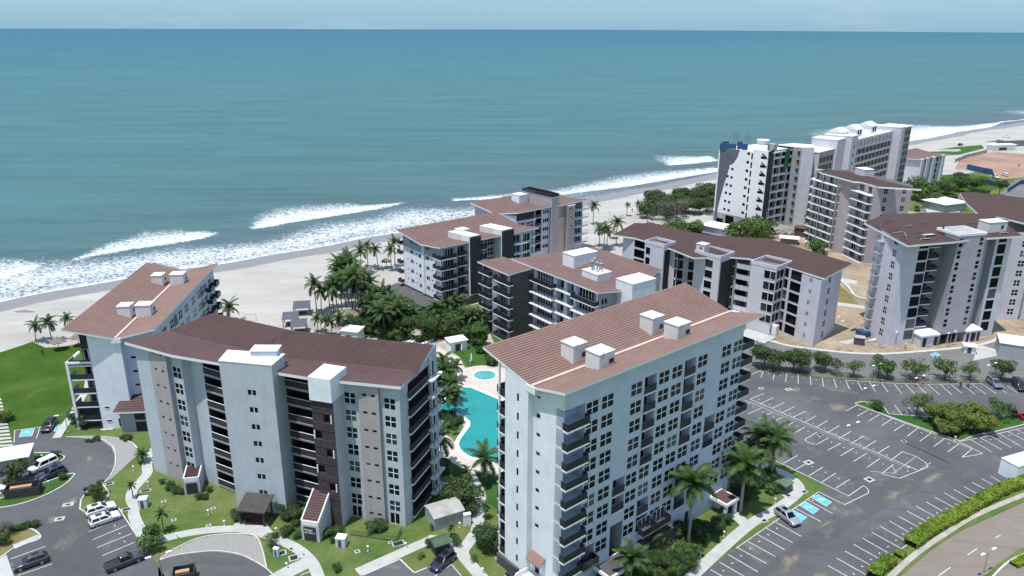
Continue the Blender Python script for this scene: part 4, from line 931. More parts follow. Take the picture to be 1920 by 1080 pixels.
        for k in range(NR):
            f0, f1 = k/NR, (k+1)/NR
            I = lambda A_, B_, f, up=0: (A_[0]+(B_[0]-A_[0])*f, A_[1]+(B_[1]-A_[1])*f, zf-.22+(zb-zf)*f+up)
            mb.poly([I(a, h_, f0, .09), I(e, g, f0, .09), I(e, g, f1), I(a, h_, f1)], M['tileb'], [(0, k*.48), (2, k*.48), (2, k*.48+.4), (0, k*.48+.4)]); mb.poly([I(a, h_, f0), I(e, g, f0), I(e, g, f0, .09), I(a, h_, f0, .09)], M['roofjoint'])
        mb.build('lean_to_roof', o)
        mb = MB(); s0, s1 = q(w*.14, -.03), q(w*.82, -.03); z0, z1 = .15, zf-1.0
        n2 = Vector((n, -c))*.08
        mb.hexa([(s0[0]+n2.x, s0[1]+n2.y, z0), (s1[0]+n2.x, s1[1]+n2.y, z0), (*s1, z0), (*s0, z0), (s0[0]+n2.x, s0[1]+n2.y, z1), (s1[0]+n2.x, s1[1]+n2.y, z1), (*s1, z1), (*s0, z1)], M['charcoal'])
        so = mb.build('name_sign', o)
        for j, txt in enumerate(sign):
            cu = bpy.data.curves.new('sign_lettering', 'FONT'); cu.body = txt; cu.size = .42; cu.extrude = .015; cu.align_x = 'LEFT'
            p = q(w*.20, -.14); tmp = bpy.data.objects.new('tmp', cu); C.objects.link(tmp); bpy.context.view_layer.update()
            me = bpy.data.meshes.new_from_object(tmp.evaluated_get(bpy.context.evaluated_depsgraph_get())); bpy.data.objects.remove(tmp)
            me.materials.clear(); me.materials.append(M['trim'])
            lo = bpy.data.objects.new('sign_lettering', me); C.objects.link(lo); lo.parent = so; lo.location = (*p, z1-.62-.5*j); lo.rotation_euler = (R(90), 0, R(ang))
    entry((567, 1012), 0, '', 3.0, 4.6, 3.6, 6.4, -13, ['Pangaea', 'San Blas 4'])
    entry((347, 928), 0, '', 2.6, 3.6, 3.2, 3.6, 12, [])
    # dark timber entrance canopy in front of the core
    x, y = G(482, 975); x -= O[0]; y -= O[1]; mb = MB()
    mb.hexa([(x-2.6, y-1.6, 2.7), (x+2.2, y-2.3, 2.7), (x+2.7, y+1.5, 3.6), (x-2.1, y+2.2, 3.6), (x-2.6, y-1.6, 2.9), (x+2.2, y-2.3, 2.9), (x+2.7, y+1.5, 3.8), (x-2.1, y+2.2, 3.8)], M['timber'])
    for a, e in ((-2.2, -1.2), (1.8, -1.8), (2.2, 1.0), (-1.8, 1.7)): mb.box(x+a-.12, x+a+.12, y+e-.12, y+e+.12, 0, 2.9, M['timber'])
    mb.box(x-1.6, x+1.7, y-1.5, y+1.8, .05, .22, M['tileb']); b.part('entrance_canopy', mb)
    mb = MB(); u, v = b.L(509, 640, 26); mb.tube([(u, v, 25.4), (u, v, 29.2)], .045, M['steel'], 5); b.part('lightning_rod', mb)
    b.done()
M['slat'] = mat('dark_brick_slats', (.055, .038, .045), .8, .35, 2.5, bmp=.3, bsc=4)
M['timber'] = mat('dark_timber', (.05, .042, .040), .7, .25, 2)
curved()
# ---------------------------------------------------------------- 4. the blocks in the middle distance
def stack(b, p0, p1, u, zs, w, h, nx=2, nz=1, m='pale', **kw):
    for z in zs: b.window(p0, p1, u, z, w, h, nx, nz, **kw)
def beach_block():
    b = Bld('beachfront_block', 'low white block with terracotta roof and black slab cores on a dark podium', 'apartment building', (-19.75, 204.1), 39, 'low blocks near the beach')
    Lw, D = 33, 20; F = 3.0; zs = [3.0+F*k for k in range(5)]
    rl = lambda u, v, z: (u, v, z)
    roof_strip(b, [(35.2, 8.5, 17.7), (-1.2, 8.5, 17.7)], [(35.2, -1, 18.7), (-1, -1, 18.7)], 8, 'shinglep', lip=.03)
    roof_strip(b, [(-1.2, 8.5, 17.72), (35.2, 8.5, 17.72)], [(-1.6, 21, 19.5), (35.4, 21, 19.5)], 12, 'shinglep', lip=.03)
    p0, p1 = (0, D), (0, 0); hs = []; wn = []
    for k in range(5):
        z = zs[k]
        for u, w, h, dz in ((2.2, .5, .5, 1.7), (4.0, 1.6, 1.1, 1.2), (6.8, .8, .4, 1.5), (8.6, 1.0, 1.1, .9), (12.4, 1.6, 1.1, 1.2), (15.0, .8, .4, 1.4), (16.9, .8, .4, 1.2)):
            if k == 4 and u not in (4.0, 6.8, 12.4): continue
            hs.append((u, u+w, z+dz, z+dz+h, .1)); wn.append((u, z+dz, w, h))
    b.facade(p0, p1, 2.6, 14.6, [h for h in hs if h[3] < 14.6], 'white'); b.facade(p0, p1, 14.6, 17.3, [h for h in hs if h[2] > 14.6], 'grey', top=[(0, 19.0), (11.5, 17.3), (20, 18.2)])
    for u, z, w, h in wn: 
        if not (z < 14.6 < z+h): b.window(p0, p1, u, z, w, h, 2 if w > 1.2 else 1, 1)
    mb = MB(); mb.box(-.35, -.01, 8.3, 9.3, 2.6, 17.4, M['trim']); b.part('pilaster', mb)
    mb = MB(); mb.box(-.02, 30, -1.5, 22, .0, 2.6, M['plinth']); mb.hexa([(-5.5, -3.5, 0), (-.02, -3.5, 0), (-.02, 24, 0), (-5.5, 24, 0), (-5.5, -3.5, 1.0), (-.02, -3.5, 2.0), (-.02, 24, 2.0), (-5.5, 24, 1.0)], M['plinth']); b.part('podium', mb)
    q0, q1 = (0, 0), (Lw, 0); hs = []
    for z in zs: hs += [(1.0, 4.3, z+.1, z+2.5, .7), (5.6, 8.2, z+.1, z+2.6, 1.2)]
    b.facade(q0, (8.9, 0), 2.6, 18.2, hs, 'grey')
    for z in zs:
        b.window(q0, q1, 1.0, z+.12, 3.3, 2.35, 4, 1, depth=.65); b.window(q0, q1, 5.6, z+.12, 2.6, 2.4, 3, 1, depth=1.15)
        b.balcony(q0, q1, -1.0, z+.05, 5.4, 1.3); b.balcony(q0, q1, 5.5, z+.06, 2.9, .8)
        b.balcony((0, 2.8), (0, 0), 0, z+.04, 2.6, 1.0)
        b.balcony((.2, D+1.8), (.2, D), -.2, z+.04, 1.9, 1.3)
    def core(u0, u1, name):
        mb = MB(); mb.box(u0, u1, -1.6, -1.3, 3.2, 20.0, M['charcoal']); mb.box(u1-.05, u1+.25, -1.28, 2, 2.6, 20.02, M['charcoal']); mb.box(u0-.01, u0+1.0, -1.29, 3, 2.6, 20.05, M['white']); mb.box(u0+1.01, u1-.06, -1.29, 1.5, 2.6, 19.9, M['grey']); b.part(name, mb)
        mb = MB(); mb.hexa([(u0+.0, -1.25, 17.8), (u1-.1, -1.25, 17.8), (u1-.1, 9.5, 17.8), (u0, 9.5, 17.8), (u0, -1.25, 20.3), (u1-.1, -1.25, 20.3), (u1-.1, 9.5, 19.6), (u0, 9.5, 19.6)], M['boxw']); b.part('roof_core_box', mb)
    core(9.0, 12.7, 'stair_core'); core(20.5, 24.8, 'stair_core'); box_part(b, 'roof_vent_box', 13.0, 8.0, 3.2, 3.0, 17.6, 20.0)
    r0, r1 = (12.9, 2.0), (20.6, 2.0); hs = [(.6, 7.2, z+.3, z+2.6, .6, 'taupe') for z in zs[1:]]
    b.facade(r0, r1, 2.6, 18.0, hs, 'taupe')
    for z in zs[1:]: b.window(r0, r1, .7, z+.4, 3.0, 2.0, 3, 2, depth=.55); b.window(r0, r1, 4.2, z+.4, 2.9, 2.0, 3, 2, depth=.55); b.balcony(r0, r1, .2, z, 3.4, 1.4)
    s0, s1 = (25.0, 0), (Lw, 0); hs = [(.8, 3.6, z+.1, z+2.5, 1.0) for z in zs]+[(4.6, 7.4, z+.1, z+2.4, .6) for z in zs]
    b.facade(s0, s1, 2.6, 18.2, hs, 'pale')
    for z in zs: b.window(s0, s1, .8, z+.1, 2.8, 2.3, 3, 1, depth=.95); b.window(s0, s1, 4.6, z+.1, 2.8, 2.2, 3, 1, depth=.55); b.balcony(s0, s1, .3, z, 5.2, 1.2, solid=False)
    b.facade((Lw, 0), (Lw, D), 0, 17.3, (), 'white', top=[(0, 18.2), (8.5, 17.3), (D, 18.9)]); b.facade((Lw, D), (0, D), 0, 18.9, (), 'white')
    b.done()
beach_block()

def beach_block_far():
    b = Bld('beachfront_block', 'grey block with terracotta roof and tall mauve roof core with black railings', 'apartment building', (-.6, 245.4), 41, 'low blocks near the beach')
    Lw, D = 34, 18; F = 3.0; zs = [3.0+F*k for k in range(5)]
    roof_strip(b, [(18.6, 6.5, 17.3), (-1.2, 6.5, 17.3)], [(18.6, -1, 18.4), (2.5, -1, 18.4)], 7, 'shinglep', lip=.03)
    roof_strip(b, [(-1.2, 6.5, 17.32), (18.6, 6.5, 17.32)], [(-2.2, 18.5, 19.2), (18.6, 18.5, 19.2)], 11, 'shinglep', lip=.03)
    roof_strip(b, [(35.5, 6.5, 17.3), (20.5, 6.5, 17.3)], [(36.5, -1.6, 18.6), (20.5, -1.6, 18.3)], 7, 'shinglep', lip=.03)
    roof_strip(b, [(20.5, 6.5, 17.32), (35.5, 6.5, 17.32)], [(20.5, 18, 19.2), (33, 18, 19.2)], 10, 'shinglep', lip=.03)
    b.facade((-.6, D), (-.6, 5), 0, 17.0, (), 'mauve', top=[(0, 18.7), (11, 17.0), (13, 17.0)]); b.facade((-.6, 5), (2.6, 0), 0, 17.2, [(2.0, 2.6, 14.5, 15.1, .1)], 'pale')
    p0, p1 = (2.6, 0), (18.6, 0); hs = []
    for i, z in enumerate(zs): hs += [(.4, 3.6, z+.3, z+2.5, .4), (4.3, 7.6, z+.3, z+2.6, .3), (8.4, 11.2, z+.1, z+2.9, 1.6, 'charcoal', 'hollow'), (12.0, 14.6, z+1.0, z+2.2, .1)]
    b.facade(p0, p1, 0, 17.6, hs, 'pale')
    mb = MB(); mb.box(2.7, 10.6, -.06, -.01, 15.3, 17.55, M['charcoal']); b.part('dark_cladding', mb)
    for z in zs: b.window(p0, p1, .4, z+.3, 3.2, 2.1, 4, 1, depth=.35); b.window(p0, p1, 4.3, z+.3, 3.3, 2.2, 3, 2, depth=.25); b.window(p0, p1, 12.0, z+1.0, 2.6, 1.2, 3, 1); b.balcony(p0, p1, 3.4, z, 4.6, 1.0, solid=False); b.balcony(p0, p1, 8.4, z+.12, 2.8, .1)
    box_part(b, 'roof_core_box', 19.2, 6.5, 3.4, 15.5, 0, 21.2, 'mauve', 'mauve')
    mb = MB()
    for q in range(9): mb.box(17.6, 20.9, -1.0+q*1.85, -.9+q*1.85, 21.3, 22.4, M['black'])
    for u in (17.55, 20.85): mb.box(u, u+.08, -1.1, 14.0, 21.4, 22.5, M['rail'])
    b.part('roof_railing', mb); box_part(b, 'roof_vent_box', 15.0, 12.5, 4, 4, 17.8, 20.8, 'white')
    box_part(b, 'side_core', 26.4, -.6, 3.6, 2.6, 0, 17.5, 'taupe', 'trim'); box_part(b, 'stair_core', 23.0, .2, 3.2, 1.5, 0, 13.2, 'gutter', 'trim')
    s0, s1 = (28.4, 0), (Lw, 0); hs = [(.3, 5.2, z+.2, z+2.5, .7) for z in zs]
    b.facade((20.9, 0), (28.4, 0), 0, 17.6, (), 'mauve'); b.facade(s0, s1, 0, 17.8, hs, 'pale')
    for z in zs: b.window(s0, s1, .4, z+.3, 1.4, 1.9, 2, 2, depth=.6); b.window(s0, s1, 2.2, z+.3, 2.8, 2.0, 3, 1, depth=.6); b.balcony(s0, s1, 1.4, z, 6.2, 1.2, solid=False)
    for z in zs: b.window((24.6, -1.9), (28.2, -1.9), 1.0, z+1.0, 1.2, .8, 2, 1, depth=-.03)
    b.facade((Lw, 0), (Lw, D), 0, 17.0, (), 'white', top=[(0, 17.9), (6.5, 17), (D, 18.8)]); b.facade((Lw, D), (-.6, D), 0, 18.7, (), 'white')
    b.done()
beach_block_far()

def garden_block():
    b = Bld('garden_block', 'grey balconied block with terracotta roof and a cluster of steel pipes on top', 'apartment building', (.8, 191.3), -53.7, 'low blocks near the beach')
    F = 3.05; zs = [.3+F*k for k in range(6)]
    roof_strip(b, [(33.2, 9.0, 17.9), (-2, 9.0, 17.9)], [(32.4, -.6, 19), (-.6, -.6, 19)], 9, 'shinglep', lip=.03)
    roof_strip(b, [(-2, 9.0, 17.92), (33.2, 9.0, 17.92)], [(5.5, 22, 20), (30.8, 22, 20)], 12, 'shinglep', lip=.03)
    roof_strip(b, [(8.2, -8.0, 18.3), (-5.8, -8.0, 18.3)], [(7.6, -.6, 18.7), (-4.2, -.6, 18.7)], 7, 'shinglep', lip=.03)
    w0, w1, w2, w3 = (-5.0, -7.0), (7.3, -7.0), (7.3, .4), (31.4, .4)
    hs = []
    for z in zs: hs += [(.4, 4.4, z+.1, z+2.5, .5), (7.4, 11.2, z+.1, z+2.5, 1.0)]
    b.facade(w0, w1, 0, 17.9, hs, 'grey')
    for z in zs: b.window(w0, w1, .5, z+.1, 3.8, 2.35, 4, 1, depth=.45); b.window(w0, w1, 7.5, z+.1, 3.6, 2.35, 4, 1, depth=.95); b.balcony(w0, w1, -.6, z, 5.2, .9, m='rail'); b.balcony(w0, w1, 6.8, z, 6.9, 1.3)
    b.facade(w1, w2, 0, 17.9, (), 'plinth'); b.facade(w2, w3, 0, 18.4, [h for z in zs for h in ((.6, 8.2, z+.1, z+2.6, .9), (9.2, 12.0, z+.1, z+2.6, 1.5, 'pale'), (13.2, 15.6, z+.1, z+2.6, 1.5, 'pale'), (16.6, 23.4, z+.1, z+2.6, .9))], 'pale')  # wing's side wall: its shade painted in with the dark plinth colour
    for i, z in enumerate(zs):
        b.window(w2, w3, .8, z+.1, 7.2, 2.4, 7, 1, depth=.85); b.window(w2, w3, 9.3, z+.1, 2.6, 2.4, 2, 1, depth=1.45); b.window(w2, w3, 13.3, z+.1, 2.2, 2.4, 2, 1, depth=1.45); b.window(w2, w3, 16.8, z+.1, 6.4, 2.4, 6, 1, depth=.85)
        b.balcony(w2, w3, .2, z+.02, 9.0, 1.6, solid=(i == 5)); b.balcony(w2, w3, 9.4, z+.04, 6.6, .8, solid=False); b.balcony(w2, w3, 16.2, z-.1, 8.4, 1.6, solid=(i == 5))
        mb = MB()
    b.facade(w3, (31.4, 21), 0, 17.4, [(1.2, 3.0, 15.3, 16.6, .1), (7.0, 9.0, 15.2, 16.6, .4, 'charcoal')], 'grey', top=[(0, 18.4), (8.6, 17.5), (20.6, 19.4)])
    for z in zs[:5]: b.window(w3, (31.4, 21), 1.2, z+.9, 1.8, 1.3, 2, 1, depth=-.02)
    b.window(w3, (31.4, 21), 1.2, 15.3, 1.8, 1.3, 2, 1); b.window(w3, (31.4, 21), 7.2, 15.3, 1.6, 1.2, 2, 1, depth=.35)
    b.facade((31.4, 21), (4, 21), 0, 19.5, (), 'white'); b.facade((4, 21), (-5, -1), 0, 18, (), 'white'); b.facade((-5, -1), w0, 0, 17.8, (), 'grey')
    box_part(b, 'side_core', 33.6, 10.2, 5.4, 7.6, 0, 20.6, 'white'); box_part(b, 'roof_vent_box', 10.6, 13.0, 4.4, 8.0, 17.9, 21.2, 'white')
    o = box_part(b, 'roof_vent_box', 21.8, 8.6, 5.6, 4.6, 17.6, 19.8, 'white'); mb = MB()
    for i, (u, v, h, r) in enumerate(((19.9, 7.2, 2.4, .09), (20.6, 8.8, 2.9, .2), (21.3, 7.6, 2.6, .28), (22.2, 9.4, 1.9, .25), (22.7, 7.9, 2.5, .2), (23.6, 8.8, 2.2, .14), (24.1, 7.2, 2.8, .08), (21.7, 10.1, 2.3, .12))):
        mb.tube([(u, v, 19.8), (u, v, 19.8+h)], r, M['steel'], 8); mb.lathe([(r*1.7, 19.7+h), (r*1.7, 19.8+h), (r*.5, 20.0+h)], M['steel'], 8, (u, v))
    mb.build('vent_stack', o)
    roof_strip(b, [(33.4, -2.2, 14.2), (31.5, 5.5, 14.2)], [(41, -1, 15.0), (40, 6.5, 15.0)], 8, 'shinglep', lip=.03, name='porch_roof')
    mb = MB(); mb.box(31.45, 39.6, -.6, 5.6, 0, 13.7, M['pale']); b.part('side_wing', mb)
    b.done()
garden_block()

def brown_block():
    b = Bld('brown_roof_block', 'long white six storey block with bent dark brown roof, tall blank cores and black glazing', 'apartment building', (29.7, 219.1), -47, 'new white blocks with brown roofs')
    P = lambda px, py, z: (*b.L(px, py, z), z)
    ev = [P(1150,440,18), P(1191,446,18), P(1258,466,18), P(1300,483,18), P(1366,481,18), P(1402,484,18), P(1466,497,18), P(1546,522,18)]
    bk = [P(1190,418,19.5), P(1235,420,19.5), P(1290,434,19.6), P(1325,440,19.6), P(1380,444,19.6), P(1440,447,19.6), P(1500,465,19.6), P(1598,494,19.3)]
    lo = sorted(ev, key=lambda p: p[0]); 
    roof_strip(b, bk, ev, 16, 'shingle', lip=.03, th=.45)
    # wall line set in from the eave
    A = [(1.4, 3.0), (21, 2.6), (33, 7.2), (39.5, 10.2), (48.4, 9.6), (61.0, 6.2)]; zt = 17.6; F = 2.95; zs = [.2+F*k for k in range(6)]
    def dk(p0, p1, us, w, m='lav', z0=0, extra=()):
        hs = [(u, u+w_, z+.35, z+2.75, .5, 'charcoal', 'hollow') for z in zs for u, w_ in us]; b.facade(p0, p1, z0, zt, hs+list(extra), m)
        for z in zs:
            for u, w_ in us: b.window(p0, p1, u, z+.36, w_, 2.36, 1, 1, depth=.3, glz='tint', m='black')
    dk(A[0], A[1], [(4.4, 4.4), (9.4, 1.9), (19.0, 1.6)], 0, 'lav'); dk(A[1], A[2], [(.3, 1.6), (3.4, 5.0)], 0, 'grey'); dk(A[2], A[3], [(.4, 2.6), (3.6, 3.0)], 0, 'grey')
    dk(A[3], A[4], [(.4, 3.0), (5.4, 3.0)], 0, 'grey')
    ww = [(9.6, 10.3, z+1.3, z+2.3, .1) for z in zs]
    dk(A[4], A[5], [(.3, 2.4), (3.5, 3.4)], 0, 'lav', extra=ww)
    for h in ww: b.window(A[4], A[5], 9.6, h[2], .7, 1.0, 2, 1)
    e0, e1 = A[5], (59.6, 20.5); hs = [(u, u+1.5, z+.6, z+2.2, .1) for z in zs for u in (5.2,)]
    b.facade(e0, e1, 0, zt, hs, 'lav', top=[(0, zt+.05), (14, zt+1.1)])
    for h in hs: b.window(e0, e1, h[0], h[2], 1.5, 1.6, 2, 2, m='grey')
    for p, q in ((e1, (35, 19)), ((35, 19), (2, 17)), ((2, 17), A[0])): b.facade(p, q, 0, zt, (), 'lav', top=[(0, zt+1), (math.dist(p, q), zt+1)])
    def core(u0, u1, v0, d, z1, win, zb=0., side=False, name='stair_core'):
        mb = MB(); mb.box(u0, u1, v0, v0+d, zb, z1, M['lav']); mb.box(u0+.1, u1-.1, v0+.1, v0+d-.1, z1, z1+.03, M['cementdark']); r_ = .95; mb.box(u0-.06, u1+.06, v0-.06, v0+.14, z1, z1+r_, M['lav']); mb.box(u0-.06, u0+.14, v0+.14, v0+d, z1, z1+r_, M['lav']); mb.box(u1-.14, u1+.06, v0+.14, v0+d, z1, z1+r_, M['lav']); mb.box(u0-.06, u1+.06, v0+d, v0+d+.2, z1, z1+r_, M['lav'])  # darker floor patch carries the shade inside the parapet
        if side: mb.box(u1+.0, u1+.05, v0+.5, v0+d-.2, max(.3, zb), z1-.9, M['hollow'])
        b.part(name, mb)
        for k in range(1, 6):
            for u, w in win: b.window((u0, v0), (u1, v0), u, zs[k]+.3, w, 2.1, 1, 1, depth=-.03, glz='tint', m='trim')
    core(12.0, 18.6, -.4, 5.3, 18.2, [(.5, 1.5)], side=True); core(27.2, 35.2, 1.8, 6.6, 18.1, [(3.6, 2.3)], 3.2, True); core(42.6, 49.8, 4.6, 7.5, 18.0, [(4.0, 1.6), (5.75, 1.4)])
    mb = MB(); mb.box(27.9, 34.6, 3.6, 8.2, 0, 3.2, M['grey']); b.part('core_base', mb)
    box_part(b, 'roof_vent_box', 28.6, 3.3, 2.6, 2.6, 18, 20.8, 'lav', 'lav'); mb = MB(); mb.box(28.6, 29.1, 1.93, 1.99, 19.6, 20.2, M['hollow']); b.part('vent_opening', mb)
    for z in zs: b.window((49.8, 4.6), (49.8, 9), .3, z+.35, 3.4, 2.3, 2, 1, depth=-.03, glz='tint', m='trim'); b.balcony((36.4, 8.4), (42.4, 9.2), .4, z+.3, 5.2, 1.2, m='lav', slab='lav')
    mb = MB(); mb.box(44, 52, -1.5, 4.4, .0, .35, M['path']); mb.box(49.9, 51.2, 5.4, 6.9, 0, 2.8, M['trim']); b.part('entrance_slab', mb)
    mb = MB(); mb.box(37, 43, 3.2, 8, 2.7, 3.0, M['trim']); mb.box(37.3, 37.7, 3.4, 3.8, 0, 2.7, M['trim']); mb.box(42.3, 42.7, 3.4, 3.8, 0, 2.7, M['trim']); b.part('porch_slab', mb)
    b.done()
brown_block()

def site_tower():
    b = Bld('unfinished_tower', 'nine storey white and lilac tower with half tiled brown roof and an unfinished ground floor', 'apartment building', (98.7, 179.7), 15, 'new white blocks with brown roofs')
    F = 2.98; zs = [1.6+F*k for k in range(9)]; zt = 27.2; P = lambda px, py, z: (*b.L(px, py, z), z)
    # roof
    ev = [P(1702,460,27.5), P(1787,453,27.5), P(1833,447,27.5), P(1917,442,27.5)]
    bk = [P(1620,417,27.7), P(1657,403,28.3), P(1753,398,28.6), P(1860,402,28.4)]
    roof_strip(b, bk, ev, 20, 'shingle', lip=.03, th=.5); 
    c0, c1, c2 = (-3.4, 9.2), (-4.15, .6), (0, 0)
    hs = [(5.3, 6.6, z+.4, z+2.1, .1) for z in zs]; L_ = math.dist(c0, c1)
    b.facade(c0, c1, 0, zt, hs, 'lav', top=[(0, zt+.8), (L_, zt+.1)])
    for h in hs: b.window(c0, c1, h[0], h[2], 1.3, 1.7, 2, 2)
    for z in zs: b.balcony(c0, c1, -.4, z, 2.2, 1.2, solid=False, slab='concrete')
    b.facade(c1, c2, 0, zt, (), 'lav')
    fr = (28, 0)
    def glazed(p0, p1, u, w):
        for z in zs: b.window(p0, p1, u, z-.0, w, 2.45, 1, 1, depth=.05, glz='tint', m='trim', name='window')
        return [(u, u+w, z, z+2.45, .1) for z in zs]
    b.facade(c2, (3.1, 0), 0, zt, glazed(c2, fr, .1, 2.8), 'lav')
    b.facade((3.1, 0), (3.1, 3), 0, zt, (), 'grey'); rec = [(.3, 3.4, z+.1, z+2.6, 1.3, 'grey', 'hollow') for z in zs]
    b.facade((3.1, 2.2), (9.2, 2.2), 0, zt, rec, 'midgrey')
    for z in zs: b.balcony((3.1, 2.2), (9.2, 2.2), .1, z+.05, 3.6, 1.9, m='charcoal')
    w9 = [(u, u+1.1, z+.3, z+2.3, .12) for z in zs[1:] for u in (.5, 6.6)]
    b.facade((9.2, 2.2), (9.2, -2.0), 0, 28.4, (), 'grey'); b.facade((9.2, -2.0), (17.4, -2.0), 2.8, 28.4, w9, 'lilac'); b.facade((17.4, -2.0), (17.4, 2.2), 0, 28.4, (), 'midgrey')  # core's right side coloured mid grey for its shade
    for h in w9: b.window((9.2, -2), (17.4, -2), h[0], h[2], 1.1, 2.0, 1, 2, glz='tint', m='trim')
    mb = MB()
    for q in ((9.1, 17.5, -2.1, -1.85), (9.1, 17.5, 4.8, 5.0), (9.1, 9.3, -1.85, 4.8), (17.3, 17.5, -1.85, 4.8)): mb.box(q[0], q[1], q[2], q[3], 28.4, 29.0, M['trim'])
    mb.box(9.3, 17.3, -1.85, 4.8, 27.9, 28.45, M['concrete']); b.part('roof_parapet', mb)
    b.facade((17.4, 2.2), (23.0, 2.2), 0, zt, (), 'lav'); b.facade((23, 2.2), (23, .0), 0, zt, (), 'grey')
    b.facade((23, .0), (28, .0), 0, zt, glazed((23, 0), fr, .9, 2.5), 'lav'); b.facade((28, 0), (28, 16), 0, zt, (), 'grey', top=[(0, zt+.2), (16, zt+.9)])
    for p, q in (((28, 16), (16, 19)), ((16, 19), (3, 18)), ((3, 18), c0)): b.facade(p, q, 0, zt+.8, (), 'lav')
    box_part(b, 'roof_vent_box', 24.4, 3.2, 5.6, 3.4, 27.4, 30.2, 'boxw'); mb = MB(); mb.box(25.3, 26.1, 1.44, 1.49, 28.6, 29.4, M['black']); b.part('vent_opening', mb)
    # open ground floor with columns and two white porches
    mb = MB(); mb.box(9.2, 17.4, .5, .8, 0, 2.8, M['hollow'])
    for u in (9.3, 12, 14.6, 17.1): mb.box(u, u+.35, -1.9, -1.5, 0, 2.8, M['concrete'])
    b.part('ground_floor', mb)
    for u0, u1, op in ((3.2, 8.9, ((.9, 2.0), (4.3, 5.3))), (17.0, 22.0, ((.5, 1.2), (1.9, 3.2), (3.8, 4.5)))):
        mb = MB(); mb.box(u0, u1, -2.6, 2.1, 2.9, 3.25, M['trim']); mb.hexa([(u0, -2.6, 3.25), (u1, -2.6, 3.25), (u1, 2, 3.25), (u0, 2, 3.25), (u0+.6, -2.0, 3.8), (u1-.6, -2.0, 3.8), (u1-.6, 2, 3.8), (u0+.6, 2, 3.8)], M['roofflat']); mb.box(u0+.2, u1-.2, -2.3, 2.1, 0, 2.9, M['lav'])
        for a, c in op: mb.box(u0+a, u0+c, -2.34, -2.28, .05, 2.5, M['hollow'])
        b.part('porch', mb)
    # loose battens and bare patches on the roof
    mb = MB()
    for u, v, l in ((-2, 3, 2.4), (-1, 6.5, 3.2), (1.5, 2, 2.2), (0, 9, 2.8), (4, 5, 3), (6, 11, 2.2), (3, 15, 2.8), (12, 12, 2.4), (-2.5, 12, 2), (21, 6, 3), (24, 9, 2.6), (2.5, 0.5, 2)):
        z = 27.62+(v+1.3)*.0425; mb.obox(u, v, l, .12, z+.05, z+.14, M['timber' if (u+v) % 3 < 2 else 'concrete'], .1)
    b.part('roof_battens', mb)
    b.done()
site_tower()

def slab_tower():
    b = Bld('balcony_tower', 'grey unpainted nine storey tower with white balcony slabs wrapped around its corner', 'apartment building', (111.8, 281.5), -75.4, 'new white blocks with brown roofs')
    zt = 26.3; F = 2.9; zs = [.3+F*k for k in range(9)]; P = lambda px, py, z: (*b.L(px, py, z), z)
    A, Bq, Cq, Dq = (0, 0), (15.0, 0), (20.3, 1.2), (31.2, .4)
    ev = [P(1529,317,27), P(1541,324,26.6), P(1600,340,26.6), P(1615,341,26.6), P(1647,350,26.6)]
    bk = [P(1529.5,316,27.6), P(1560,319,27.6), P(1610,325,27.6), P(1660,340,27.6), P(1728,355,27.6)]
    roof_strip(b, bk, ev, 12, 'shingle', lip=.03, th=.5)
    rec = lambda us: [(u, u+w, z+.1, z+2.5, .6, 'concrete', 'hollow') for z in zs for u, w in us]
    b.facade(A, Bq, 0, zt, rec([(1.0, 1.2), (3.2, 2.6), (8.2, 2.4), (11.8, 1.8)]), 'concrete')
    b.facade(Bq, Cq, 0, zt, (), 'mauve'); b.facade(Cq, Dq, 0, zt, rec([(2.4, 3.2), (7.4, 2.2)]), 'concrete')
    for z in zs:
        for u, w in ((3.2, 2.6), (8.2, 2.4), (11.8, 1.8)): b.window(A, Bq, u, z+.12, w, 2.3, 3, 1, depth=.55)
        for u, w in ((2.4, 3.2), (7.4, 2.2)): b.window(Cq, Dq, u, z+.12, w, 2.3, 3, 1, depth=.55)
        b.balcony(A, Bq, -.6, z, 7.0, 1.7, solid=False); b.balcony(A, Bq, 6.6, z+.01, 8.2, 1.7, solid=False); b.balcony(Cq, Dq, .2, z, 10.6, 1.6, solid=False); b.balcony((0, 8), A, 2, z+.02, 6.2, 2.0, solid=False)
    mb = MB()
    for u in (6.3, 14.8): mb.box(u, u+.3, -1.7, -1.3, 0, zt, M['concrete'])
    b.part('column', mb)
    e1 = b.L(1712, 360, 26.8); e1 = (e1[0], e1[1]); e = (33.5, 13.0)
    hs = [(u, u+1.3, z+.6, z+2.2, .1) for z in zs for u in (3.2, 9.6)]
    b.facade(Dq, e, 0, zt, hs, 'lilac', top=[(0, zt+.1), (12.8, zt+.7)])
    for h in hs: b.window(Dq, e, h[0], h[2], 1.3, 1.6, 2, 2, m='concrete')
    b.facade(e, (2, 13), 0, zt+.6, (), 'lilac'); b.facade((2, 13), A, 0, zt+.4, (), 'concrete')
    u, v = b.L(1620, 327, 27.6); box_part(b, 'roof_vent_box', u, v, 5, 4, 27, 29.6, 'lav')
    b.done()
slab_tower()

